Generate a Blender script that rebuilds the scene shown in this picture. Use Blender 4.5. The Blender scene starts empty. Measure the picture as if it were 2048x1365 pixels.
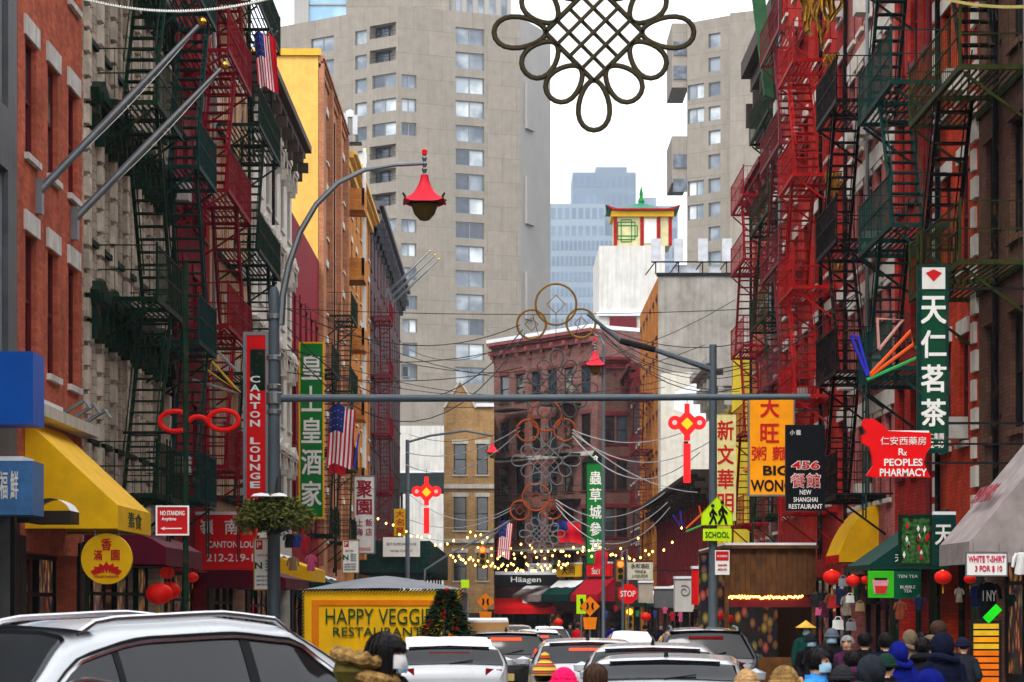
import bpy, bmesh, math, random
from mathutils import Vector, Matrix
R = math.radians
rnd = random.Random(7)
sc = bpy.context.scene
COL = sc.collection
# ------------------------------------------------------------------ camera, sky, sun, exposure
F, VX, VY, CZ = 4800.0, 1010.0, 1205.0, 1.85        # focal length in photo pixels, street vanishing point, eye height
cd = bpy.data.cameras.new('camera'); cam = bpy.data.objects.new('camera', cd); COL.objects.link(cam)
cd.sensor_width = 36.0; cd.lens = 36.0 * F / 2048
cd.shift_x = (1024 - VX) / 2048; cd.shift_y = (VY - 682.5) / 2048
cd.clip_start = 0.5; cd.clip_end = 4000
cam.location = (0, 0, CZ); cam.rotation_euler = (R(90), 0, 0)
cd.dof.use_dof = True; cd.dof.focus_distance = 52.0; cd.dof.aperture_fstop = 6.3
sc.camera = cam
w = bpy.data.worlds.new('World'); sc.world = w; w.use_nodes = True
nt = w.node_tree; nt.nodes.clear()
sky = nt.nodes.new('ShaderNodeTexSky'); sky.sky_type = 'NISHITA'; sky.sun_disc = False
SUN_EL, SUN_AZ = R(52), R(200)
sky.sun_elevation = SUN_EL; sky.sun_rotation = SUN_AZ; sky.air_density = 1.0; sky.dust_density = 4.0
mixn = nt.nodes.new('ShaderNodeMix'); mixn.data_type = 'RGBA'; mixn.inputs[0].default_value = 0.86   # overcast: cloud white over the clear sky
mixn.inputs[7].default_value = (8.6, 8.75, 9.0, 1)
bg = nt.nodes.new('ShaderNodeBackground'); bg.inputs[1].default_value = 0.12
wo = nt.nodes.new('ShaderNodeOutputWorld')
nt.links.new(sky.outputs[0], mixn.inputs[6]); nt.links.new(mixn.outputs[2], bg.inputs[0]); nt.links.new(bg.outputs[0], wo.inputs[0])
sd = bpy.data.lights.new('sun', 'SUN'); sun = bpy.data.objects.new('sun', sd); COL.objects.link(sun)
sd.energy = 1.3; sd.angle = R(25); sd.color = (1.0, 0.97, 0.93)
sdir = Vector((math.sin(SUN_AZ) * math.cos(SUN_EL), math.cos(SUN_AZ) * math.cos(SUN_EL), math.sin(SUN_EL)))
sun.rotation_euler = sdir.to_track_quat('Z', 'Y').to_euler(); sun.location = (0, -20, 60)
vs = sc.view_settings; vs.view_transform = 'Standard'; vs.look = 'None'; vs.gamma = 1; vs.use_curve_mapping = False
vs.exposure = 1.05
sc.cycles.max_bounces = 6; sc.cycles.diffuse_bounces = 3; sc.cycles.glossy_bounces = 3; sc.cycles.transmission_bounces = 4
sc.cycles.volume_bounces = 1; sc.cycles.caustics_reflective = False; sc.cycles.caustics_refractive = False

# ------------------------------------------------------------------ helpers
XL, XR = -8.0, 9.0                                    # the two building lines
def P(u, v, D): return Vector(((u - VX) / F * D, D, CZ + (VY - v) / F * D))
def px(n, D): return n * D / F
def gz(y):                                            # the street falls gently away from the crossing
    return 0.0 if y < 20 else (-0.01 * (y - 20) if y < 200 else -1.8)
def lin(c): return tuple(((x / 255 + .055) / 1.055) ** 2.4 if x > 10 else x / 255 / 12.92 for x in c)

class MB:
    def __init__(s): s.v = []; s.f = []; s.m = []
    def face(s, pts, m=0):
        n = len(s.v); s.v += [tuple(p) for p in pts]; s.f.append(tuple(range(n, n + len(pts)))); s.m.append(m); return s
    def box(s, x0, x1, y0, y1, z0, z1, m=0):
        n = len(s.v)
        s.v += [(x0, y0, z0), (x1, y0, z0), (x1, y1, z0), (x0, y1, z0), (x0, y0, z1), (x1, y0, z1), (x1, y1, z1), (x0, y1, z1)]
        for q in ((0, 3, 2, 1), (4, 5, 6, 7), (0, 1, 5, 4), (1, 2, 6, 5), (2, 3, 7, 6), (3, 0, 4, 7)):
            s.f.append(tuple(n + i for i in q)); s.m.append(m)
        return s
    def tube(s, pts, r, n=6, closed=False, m=0, caps=True):
        pts = [Vector(p) for p in pts]; N = len(pts); b = len(s.v)
        rr = r if isinstance(r, (list, tuple)) else [r] * N
        prev = None
        for i, p in enumerate(pts):
            if closed: t = pts[(i + 1) % N] - pts[i - 1]
            else: t = pts[min(i + 1, N - 1)] - pts[max(i - 1, 0)]
            t = t.normalized() if t.length > 1e-9 else Vector((0, 0, 1))
            if prev is None:
                a = Vector((0, 0, 1)) if abs(t.z) < .9 else Vector((1, 0, 0))
                u = t.cross(a).normalized()
            else:
                u = (prev - t * prev.dot(t))
                u = u.normalized() if u.length > 1e-6 else t.orthogonal().normalized()
            prev = u; w_ = t.cross(u)
            off = math.pi / n
            for k in range(n):
                an = 2 * math.pi * k / n + off
                q = p + u * (rr[i] * math.cos(an)) + w_ * (rr[i] * math.sin(an)); s.v.append(tuple(q))
        for i in range(N if closed else N - 1):
            j = (i + 1) % N
            for k in range(n):
                l = (k + 1) % n
                s.f.append((b + i * n + k, b + i * n + l, b + j * n + l, b + j * n + k)); s.m.append(m)
        if caps and not closed:
            s.f.append(tuple(b + k for k in reversed(range(n)))); s.m.append(m)
            s.f.append(tuple(b + (N - 1) * n + k for k in range(n))); s.m.append(m)
        return s
    def lathe(s, prof, n=16, c=(0, 0, 0), m=0, sx=1, sy=1):
        b = len(s.v)
        for r, z in prof:
            for k in range(n):
                a = 2 * math.pi * k / n
                s.v.append((c[0] + r * sx * math.cos(a), c[1] + r * sy * math.sin(a), c[2] + z))
        for i in range(len(prof) - 1):
            for k in range(n):
                l = (k + 1) % n
                s.f.append((b + i * n + k, b + i * n + l, b + (i + 1) * n + l, b + (i + 1) * n + k)); s.m.append(m)
        if prof[0][0] > 1e-4: s.f.append(tuple(b + k for k in reversed(range(n)))); s.m.append(m)
        if prof[-1][0] > 1e-4: s.f.append(tuple(b + (len(prof) - 1) * n + k for k in range(n))); s.m.append(m)
        return s
    def grid(s, fn, nu, nv, m=0):                     # fn(i/nu, j/nv) -> point
        b = len(s.v)
        for i in range(nu + 1):
            for j in range(nv + 1): s.v.append(tuple(fn(i / nu, j / nv)))
        for i in range(nu):
            for j in range(nv):
                a = b + i * (nv + 1) + j
                s.f.append((a, a + nv + 1, a + nv + 2, a + 1)); s.m.append(m)
        return s
    def prism(s, poly, y0, y1, m=0, m2=None):           # polygon in x,z extruded along y
        b = len(s.v); n = len(poly)
        s.v += [(p[0], y0, p[1]) for p in poly] + [(p[0], y1, p[1]) for p in poly]
        s.f.append(tuple(range(b, b + n))); s.m.append(m)
        s.f.append(tuple(reversed(range(b + n, b + 2 * n)))); s.m.append(m)
        for i in range(n):
            j = (i + 1) % n; s.f.append((b + i, b + n + i, b + n + j, b + j)); s.m.append(m if m2 is None else m2)
        return s
    def mesh(s, name='mesh', smooth=False, ang=40, fix=True):
        me = bpy.data.meshes.new(name); me.from_pydata(s.v, [], s.f)
        if any(s.m): me.polygons.foreach_set('material_index', s.m)
        if fix:
            bm = bmesh.new(); bm.from_mesh(me); bmesh.ops.remove_doubles(bm, verts=bm.verts, dist=1e-5)
            bmesh.ops.recalc_face_normals(bm, faces=bm.faces); bm.to_mesh(me); bm.free()
        if smooth:
            me.polygons.foreach_set('use_smooth', [True] * len(me.polygons)); me.set_sharp_from_angle(angle=R(ang))
        me.update(); return me

def part(name, me, mat, parent=None, loc=(0, 0, 0), rot=(0, 0, 0), smooth=False, label=None, kind=None, ang=40):
    if isinstance(me, MB): me = me.mesh(name, smooth, ang)
    if mat is not None and not me.materials:
        for m in (mat if isinstance(mat, (list, tuple)) else [mat]): me.materials.append(m)
    o = bpy.data.objects.new(name, me); COL.objects.link(o)
    o.parent = parent; o.location = loc; o.rotation_euler = rot
    if label: o['label'] = label
    if kind: o['kind'] = kind
    return o
LABELS = {}
def tag(o, label, cat, group=None):
    o['label'] = label; o['category'] = cat
    if group: o['group'] = group
    return o
def thing(name, label, cat, loc=(0, 0, 0), rz=0, group=None):
    o = bpy.data.objects.new(name, None); o.empty_display_size = .3; COL.objects.link(o)
    o.location = loc; o.rotation_euler = (0, 0, rz); return tag(o, label, cat, group)
def struct(name, mb, mat, smooth=False):
    o = part(name, mb, mat, None, smooth=smooth); o['kind'] = 'structure'; return o

# ------------------------------------------------------------------ materials
MATS = {}
def _base(name, rough, metal, spec=.5):
    m = bpy.data.materials.new(name); m.use_nodes = True; nt = m.node_tree
    b = nt.nodes['Principled BSDF']; b.inputs['Roughness'].default_value = rough; b.inputs['Metallic'].default_value = metal
    b.inputs['Specular IOR Level'].default_value = spec
    return m, nt, b
def M(name, col, rough=.65, metal=0, var=.14, scale=2.5, bump=.15, spec=.1, streak=.0, emit=0, sheen=0, bscale=40, rust=0):
    """plain coated or raw surface: uneven tone, faint streaks, fine relief"""
    if name in MATS: return MATS[name]
    m, nt, b = _base(name, rough, metal, spec); L = nt.links.new; N = nt.nodes.new
    c = lin(col) if max(col) > 1.0001 else col
    tc = N('ShaderNodeTexCoord'); oi = N('ShaderNodeObjectInfo')
    off = N('ShaderNodeVectorMath'); off.operation = 'MULTIPLY_ADD'
    comb = N('ShaderNodeCombineXYZ'); L(oi.outputs['Random'], comb.inputs[0]); L(oi.outputs['Random'], comb.inputs[2])
    off.inputs[1].default_value = (37, 0, 53); L(comb.outputs[0], off.inputs[0]); L(tc.outputs['Object'], off.inputs[2])
    n = N('ShaderNodeTexNoise'); n.inputs['Scale'].default_value = scale; n.inputs['Detail'].default_value = 6; n.inputs['Roughness'].default_value = .62
    L(off.outputs[0], n.inputs['Vector'])
    rp = N('ShaderNodeMapRange'); rp.inputs[1].default_value = .3; rp.inputs[2].default_value = .7
    rp.inputs[3].default_value = 1 - var * 1.6; rp.inputs[4].default_value = 1 + var; L(n.outputs['Fac'], rp.inputs[0])
    hsv = N('ShaderNodeHueSaturation'); hsv.inputs['Color'].default_value = (*c, 1); L(rp.outputs[0], hsv.inputs['Value'])
    out = hsv.outputs[0]
    if streak:
        mp = N('ShaderNodeMapping'); mp.inputs['Scale'].default_value = (3.2, 3.2, .18); L(off.outputs[0], mp.inputs[0])
        n2 = N('ShaderNodeTexNoise'); n2.inputs['Scale'].default_value = 1.6; n2.inputs['Detail'].default_value = 5; L(mp.outputs[0], n2.inputs['Vector'])
        r2 = N('ShaderNodeMapRange'); r2.inputs[1].default_value = .42; r2.inputs[2].default_value = .72; r2.inputs[3].default_value = 0; r2.inputs[4].default_value = streak
        L(n2.outputs['Fac'], r2.inputs[0])
        mx = N('ShaderNodeMix'); mx.data_type = 'RGBA'; mx.inputs[7].default_value = (.05, .045, .04, 1)
        L(r2.outputs[0], mx.inputs[0]); L(out, mx.inputs[6]); out = mx.outputs[2]
    if rust:
        n4 = N('ShaderNodeTexNoise'); n4.inputs['Scale'].default_value = 5.5; n4.inputs['Detail'].default_value = 7; n4.inputs['Roughness'].default_value = .7; L(off.outputs[0], n4.inputs['Vector'])
        r4 = N('ShaderNodeMapRange'); r4.inputs[1].default_value = .54; r4.inputs[2].default_value = .64; r4.inputs[4].default_value = rust; L(n4.outputs['Fac'], r4.inputs[0])
        mx4 = N('ShaderNodeMix'); mx4.data_type = 'RGBA'; mx4.inputs[7].default_value = (.11, .045, .022, 1); L(r4.outputs[0], mx4.inputs[0]); L(out, mx4.inputs[6]); out = mx4.outputs[2]
    L(out, b.inputs['Base Color'])
    if emit:
        L(out, b.inputs['Emission Color']); b.inputs['Emission Strength'].default_value = emit
    r3 = N('ShaderNodeMapRange'); r3.inputs[3].default_value = max(.03, rough - .1); r3.inputs[4].default_value = min(1, rough + .12)
    L(n.outputs['Fac'], r3.inputs[0]); L(r3.outputs[0], b.inputs['Roughness'])
    if bump:
        n3 = N('ShaderNodeTexNoise'); n3.inputs['Scale'].default_value = bscale; n3.inputs['Detail'].default_value = 4; L(tc.outputs['Object'], n3.inputs['Vector'])
        bp = N('ShaderNodeBump'); bp.inputs['Strength'].default_value = bump; bp.inputs['Distance'].default_value = .02
        L(n3.outputs['Fac'], bp.inputs['Height']); L(bp.outputs[0], b.inputs['Normal'])
    if sheen: b.inputs['Sheen Weight'].default_value = sheen
    MATS[name] = m; return m
def brick(name, c1, c2, mortar, bw=.215, bh=.075, streak=.3, var=.2, mort=.006):
    if name in MATS: return MATS[name]
    m, nt, b = _base(name, .92, 0, .06); L = nt.links.new; N = nt.nodes.new
    tc = N('ShaderNodeTexCoord'); sep = N('ShaderNodeSeparateXYZ'); L(tc.outputs['Object'], sep.inputs[0])
    ad = N('ShaderNodeMath'); ad.operation = 'ADD'; L(sep.outputs[0], ad.inputs[0]); L(sep.outputs[1], ad.inputs[1])
    cb = N('ShaderNodeCombineXYZ'); L(ad.outputs[0], cb.inputs[0]); L(sep.outputs[2], cb.inputs[1])
    bt = N('ShaderNodeTexBrick'); bt.inputs['Scale'].default_value = 1; bt.inputs['Brick Width'].default_value = bw; bt.inputs['Row Height'].default_value = bh
    bt.inputs['Mortar Size'].default_value = mort; bt.inputs['Mortar Smooth'].default_value = .3
    bt.inputs['Color1'].default_value = (*lin(c1), 1); bt.inputs['Color2'].default_value = (*lin(c2), 1); bt.inputs['Mortar'].default_value = (*lin(mortar), 1)
    L(cb.outputs[0], bt.inputs['Vector'])
    n = N('ShaderNodeTexNoise'); n.inputs['Scale'].default_value = .9; n.inputs['Detail'].default_value = 7; n.inputs['Roughness'].default_value = .65; L(tc.outputs['Object'], n.inputs['Vector'])
    rp = N('ShaderNodeMapRange'); rp.inputs[1].default_value = .3; rp.inputs[2].default_value = .7; rp.inputs[3].default_value = 1 - var * 1.5; rp.inputs[4].default_value = 1 + var
    L(n.outputs['Fac'], rp.inputs[0])
    hsv = N('ShaderNodeHueSaturation'); L(bt.outputs['Color'], hsv.inputs['Color']); L(rp.outputs[0], hsv.inputs['Value'])
    mp = N('ShaderNodeMapping'); mp.inputs['Scale'].default_value = (2.2, 2.2, .12); L(tc.outputs['Object'], mp.inputs[0])
    n2 = N('ShaderNodeTexNoise'); n2.inputs['Scale'].default_value = 1.3; n2.inputs['Detail'].default_value = 5; L(mp.outputs[0], n2.inputs['Vector'])
    r2 = N('ShaderNodeMapRange'); r2.inputs[1].default_value = .45; r2.inputs[2].default_value = .75; r2.inputs[4].default_value = streak; L(n2.outputs['Fac'], r2.inputs[0])
    mx = N('ShaderNodeMix'); mx.data_type = 'RGBA'; mx.inputs[7].default_value = (.04, .035, .032, 1)
    L(r2.outputs[0], mx.inputs[0]); L(hsv.outputs[0], mx.inputs[6]); L(mx.outputs[2], b.inputs['Base Color'])
    bp = N('ShaderNodeBump'); bp.inputs['Strength'].default_value = .5; bp.inputs['Distance'].default_value = .012; bp.invert = True
    L(bt.outputs['Fac'], bp.inputs['Height']); L(bp.outputs[0], b.inputs['Normal'])
    MATS[name] = m; return m
def glass(name, col, rough=.06, curtain=None, spec=.9, ns=1.4):
    """window seen from outside by day: dark room behind a reflecting pane"""
    if name in MATS: return MATS[name]
    m, nt, b = _base(name, rough, 0, spec); L = nt.links.new; N = nt.nodes.new
    tc = N('ShaderNodeTexCoord'); oi = N('ShaderNodeObjectInfo')
    n = N('ShaderNodeTexNoise'); n.inputs['Scale'].default_value = ns; n.inputs['Detail'].default_value = 3
    va = N('ShaderNodeVectorMath'); va.operation = 'ADD'; L(tc.outputs['Object'], va.inputs[0]); L(oi.outputs['Location'], va.inputs[1]); L(va.outputs[0], n.inputs['Vector'])
    rp = N('ShaderNodeValToRGB'); c = lin(col); k = lin(curtain) if curtain else tuple(x * 1.7 for x in c)
    rp.color_ramp.elements[0].position = .42; rp.color_ramp.elements[0].color = (*c, 1); rp.color_ramp.elements[1].position = .62; rp.color_ramp.elements[1].color = (*k, 1)
    L(n.outputs['Fac'], rp.inputs[0]); L(rp.outputs[0], b.inputs['Base Color'])
    bp = N('ShaderNodeBump'); bp.inputs['Strength'].default_value = .03; L(n.outputs['Fac'], bp.inputs['Height']); L(bp.outputs[0], b.inputs['Normal'])
    MATS[name] = m; return m
def glow(name, col, s):
    if name in MATS: return MATS[name]
    m, nt, b = _base(name, .4, 0); c = lin(col)
    b.inputs['Base Color'].default_value = (*c, 1); b.inputs['Emission Color'].default_value = (*c, 1); b.inputs['Emission Strength'].default_value = s
    MATS[name] = m; return m
SNOW = M('snow', (235, 238, 243), .7, var=.05, bump=.5, bscale=14, spec=.3)
WHITE = M('white_paint', (228, 226, 220), .5, var=.05, bump=.05, streak=.12)
BLACK = M('black_metal', (26, 27, 30), .5, var=.2, bump=.05)
STEEL = M('galvanised_steel', (128, 134, 138), .42, .75, var=.1, bump=.05)
GREYP = M('grey_pole_paint', (86, 98, 106), .5, .2, var=.1, bump=.05, streak=.15)
RED = M('red_sign_enamel', (232, 14, 20), .45, var=.07, bump=.03, streak=.06)
YEL = M('yellow_sign_enamel', (244, 188, 12), .45, var=.07, bump=.03, streak=.06)
GREENS = M('green_sign_enamel', (4, 120, 44), .45, var=.08, bump=.03, streak=.08)
def lit_shop(name):
    m, nt, b = _base(name, .2, 0, .4); L = nt.links.new; N = nt.nodes.new
    tc = N('ShaderNodeTexCoord'); v = N('ShaderNodeTexVoronoi'); v.inputs['Scale'].default_value = 3.2; mp = N('ShaderNodeMapping'); mp.inputs['Scale'].default_value = (1.6, 1, .9); L(tc.outputs['Object'], mp.inputs[0]); L(mp.outputs[0], v.inputs['Vector'])
    rp = N('ShaderNodeValToRGB'); e = rp.color_ramp.elements; e[0].color = (.25, .10, .03, 1); e[1].color = (.01, .008, .008, 1); e[1].position = .5
    L(v.outputs['Distance'], rp.inputs[0]); hs = N('ShaderNodeMix'); hs.data_type = 'RGBA'; hs.blend_type = 'MULTIPLY'; hs.inputs[0].default_value = .6; L(rp.outputs[0], hs.inputs[6]); L(v.outputs['Color'], hs.inputs[7])
    L(hs.outputs[2], b.inputs['Base Color']); L(hs.outputs[2], b.inputs['Emission Color']); b.inputs['Emission Strength'].default_value = 1.0; MATS[name] = m; return m
LITSHOP = lit_shop('lit_shop_interior')
GLS = [glass('window_dark', (16, 19, 24)), glass('window_blue', (38, 48, 58)), glass('window_curtain', (44, 46, 48), .1, (150, 146, 136))]

# ------------------------------------------------------------------ lettering
TXT = {}
def text(body, w, h, mat, parent, x, z, y=-.012, bold=.012, name='lettering', rot=0, ext=.004, keep=False, label=None):
    key = (body, round(w, 3), round(h, 3), bold, mat.name, keep, ext)
    if key not in TXT:
        c = bpy.data.curves.new('txt', 'FONT'); c.body = body; c.size = 1; cjk = any(ord(ch) > 0x2e80 for ch in body); c.offset = 0 if cjk else bold; c.extrude = .02; c.align_x = 'CENTER'; c.resolution_u = 3
        o = bpy.data.objects.new('txt', c)
        me = bpy.data.meshes.new_from_object(o); bpy.data.objects.remove(o); bpy.data.curves.remove(c)
        co = [v.co.copy() for v in me.vertices]
        x0 = min(p.x for p in co); x1 = max(p.x for p in co); y0 = min(p.y for p in co); y1 = max(p.y for p in co)
        sx = w / max(x1 - x0, .01); sy = h / max(y1 - y0, .01)
        if keep: sx = sy = min(sx, sy)
        for v, p in zip(me.vertices, co):
            v.co = ((p.x - (x0 + x1) / 2) * sx, -p.z / .02 * ext, (p.y - (y0 + y1) / 2) * sy)
        if cjk and bold > 0:                                # heavier brush weight: nudged layers, each a hair proud of the last
            V0 = [v.co.copy() for v in me.vertices]; F0 = [tuple(p.vertices) for p in me.polygons]; V1, F1_ = [], []; d = min(w, h) * (.012 + bold * .35) / max(1, len(body) ** .5)
            for q, (dx, dz) in enumerate(((-d, -d), (d, -d), (-d, d), (d, d))):
                n0 = len(V1); V1 += [(p.x + dx, p.y - .0012 * q, p.z + dz) for p in V0]; F1_ += [tuple(i + n0 for i in f) for f in F0]
            me = bpy.data.meshes.new('lettering'); me.from_pydata(V1, [], F1_)
        me.materials.clear(); me.materials.append(mat); me.name = 'lettering'; TXT[key] = me
    return part(name, TXT[key], None, parent, (x, y, z), (0, rot, 0), label=label)
# ------------------------------------------------------------------ ground
ASPH = M('asphalt', (62, 62, 64), .85, var=.25, scale=.8, bump=.4, bscale=60)
CONC = M('pavement_concrete', (122, 120, 116), .88, var=.2, scale=.7, bump=.3, streak=.0)
KERB = M('kerb_granite', (132, 132, 132), .8, var=.2)
def strip(x0, x1, dz, ys):
    mb = MB()
    for a, b in zip(ys, ys[1:]): mb.face([(x0, a, gz(a) + dz), (x1, a, gz(a) + dz), (x1, b, gz(b) + dz), (x0, b, gz(b) + dz)])
    return mb
YS = [-30, 20] + list(range(30, 201, 10)) + [260]
struct('ground', strip(-1500, 1500, -.30, [-60, 20, 60, 120, 200, 3000]), ASPH)
struct('road', strip(-4.75, 5.05, -.0, YS), ASPH)
CR = MB(); CR.box(-60, 60, 2, 24, -.25, -.02); struct('cross_street', CR, ASPH)
for nm, a, b in (('pavement_west', -22, -4.9), ('pavement_east', 5.2, 23)):
    o = struct(nm, strip(a, b, .14, [24.5] + list(range(30, 201, 10)) + [230]), CONC)
for nm, a, b in (('kerb_west', -4.9, -4.75), ('kerb_east', 5.05, 5.2)):
    mb = MB()
    ys = [24.5] + list(range(30, 201, 10)) + [230]
    for y0, y1 in zip(ys, ys[1:]):
        for q in ([(a, gz(y0) + .145), (b, gz(y0) + .145), (b, gz(y1) + .145), (a, gz(y1) + .145)],):
            mb.face([(a, y0, q[0][1]), (b, y0, q[1][1]), (b, y1, q[2][1]), (a, y1, q[3][1])])
        for x in (a, b): mb.face([(x, y0, gz(y0) - .1), (x, y1, gz(y1) - .1), (x, y1, gz(y1) + .145), (x, y0, gz(y0) + .145)])
    struct(nm, mb, KERB)
mb = MB()
for k in range(9): mb.box(-4.2 + k * 1.02, -3.65 + k * 1.02, 20.6, 23.6, -.015, .004)
struct('crosswalk_marking', mb, M('road_paint', (205, 205, 200), .7, var=.2))
mb = MB()
for y0 in range(60, 190, 10): mb.face([(.1, y0, gz(y0) + .005), (.22, y0, gz(y0) + .005), (.22, y0 + 3, gz(y0 + 3) + .005), (.1, y0 + 3, gz(y0 + 3) + .005)])
struct('lane_marking', mb, MATS['road_paint'])

# ------------------------------------------------------------------ buildings
FRAMEM = {}
WM = {}
def wmesh(w, h, rec, style):
    k = (round(w, 2), round(h, 2), rec, style)
    if k in WM: return WM[k]
    f = MB(); t = .06; y0, y1 = rec - .07, rec + .01
    f.box(0, t, y0, y1, 0, h); f.box(w - t, w, y0, y1, 0, h); f.box(t, w - t, y0, y1, 0, t); f.box(t, w - t, y0, y1, h - t, h)
    g = MB()
    if style == 'wide':
        n = 2 if w < 2.6 else 3
        for i in range(1, n): f.box(w * i / n - .05, w * i / n + .05, y0 - .01, y1, t, h - t)
        g.face([(t, rec - .02, t), (w - t, rec - .02, t), (w - t, rec - .02, h - t), (t, rec - .02, h - t)])
    else:
        f.box(t, w - t, y0 + .01, y1, h * .5 - .03, h * .5 + .03)
        g.face([(t, rec - .01, t), (w - t, rec - .01, t), (w - t, rec - .01, h * .5), (t, rec - .01, h * .5)])
        g.face([(t, rec - .035, h * .5), (w - t, rec - .035, h * .5), (w - t, rec - .035, h - t), (t, rec - .035, h - t)])
    WM[k] = (f.mesh('window'), g.mesh('pane')); return WM[k]
BOXM = {}
def boxmesh(*d):
    d = tuple(round(x, 3) for x in d)
    if d not in BOXM: BOXM[d] = MB().box(*d).mesh('block')
    return BOXM[d]
def mcopy(me, mat):                                   # one mesh per material, shared by alike pieces
    k = (me.name, mat.name)
    if k not in BOXM:
        c = me.copy(); c.materials.clear(); c.materials.append(mat); BOXM[k] = c
    return BOXM[k]
def hood(w):                                          # carved window head: two brackets and a stepped cap
    k = ('hood', round(w, 2))
    if k not in BOXM:
        m = MB(); m.prism([(-.2, 0), (w + .2, 0), (w + .3, .16), (w + .34, .3), (w * .5, .55), (-.34, .3), (-.3, .16)], -.27, .02).box(-.1, w + .1, -.33, -.26, .1, .26)
        for x in (-.16, w + .02):
            m.prism([(x, -.62), (x + .14, -.62), (x + .14, .02), (x, .02)], -.2, .02)
            m.box(x - .02, x + .16, -.25, -.19, -.2, .01); m.box(x + .01, x + .13, -.27, -.19, -.45, -.2)
        BOXM[k] = m.mesh('hood')
    return BOXM[k]
def wall_mesh(L, z0, z1, ops, rec, depth, ends=True):
    mb = MB(); xs = sorted({0, L, *[round(v, 4) for o in ops for v in o[:2]]}); zs = sorted({z0, z1, *[round(v, 4) for o in ops for v in o[2:4]]})
    for a, b in zip(xs, xs[1:]):
        for c, d in zip(zs, zs[1:]):
            cx, cz = (a + b) / 2, (c + d) / 2
            if any(o[0] < cx < o[1] and o[2] < cz < o[3] for o in ops): continue
            mb.face([(a, 0, c), (b, 0, c), (b, 0, d), (a, 0, d)])
    for o in ops:
        a, b, c, d = [round(v, 4) for v in o[:4]]; r = o[5] if len(o) > 5 else rec
        mb.face([(a, 0, c), (a, 0, d), (a, r, d), (a, r, c)]); mb.face([(b, 0, c), (b, r, c), (b, r, d), (b, 0, d)])
        mb.face([(a, 0, c), (a, r, c), (b, r, c), (b, 0, c)]); mb.face([(a, 0, d), (b, 0, d), (b, r, d), (a, r, d)])
    mb.face([(0, 0, z0), (0, 0, z1), (0, depth, z1), (0, depth, z0)], 1); mb.face([(L, 0, z0), (L, depth, z0), (L, depth, z1), (L, 0, z1)], 1)
    mb.face([(0, 0, z1), (L, 0, z1), (L, depth, z1), (0, depth, z1)], 2); mb.face([(0, depth, z0), (0, depth, z1), (L, depth, z1), (L, depth, z0)], 1)
    return mb.mesh('wall', fix=False)
ROOFM = M('roof_tar', (70, 70, 72), .9)
def cornice(root, L, z, proj, h, mat, brackets=0, ends=.15, dentil=True):
    m = MB(); m.box(-ends * 0, L, -proj * .35, .02, z - h, z - h * .45); m.box(-.0, L, -proj * .7, .02, z - h * .447, z - h * .25); m.box(0, L, -proj, .02, z - h * .247, z)
    c = part('cornice', m, mat, root)
    if brackets:
        bm_ = MB().prism([(0, 0), (.16, 0), (.16, h * 1.1), (0, h * 1.1)], -proj * .3, .015).box(-.02, .18, -proj * .85, -.01, h * .62, h * .98).box(.0, .16, -proj * .55, -.01, h * .3, h * .62).mesh('bracket')
        for i in range(brackets):
            part('bracket', mcopy(bm_, mat), None, c, ((L - .3) * i / max(1, brackets - 1) + .05, 0, z - h * 1.62))
    return c
def frame_of(side, y0, y1, x0=None):
    if side == 'L': return (XL, y0, 0), R(90), y1 - y0
    if side == 'R': return (XR, y1, 0), R(-90), y1 - y0
    return (x0, y0, 0), 0, y1
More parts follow.
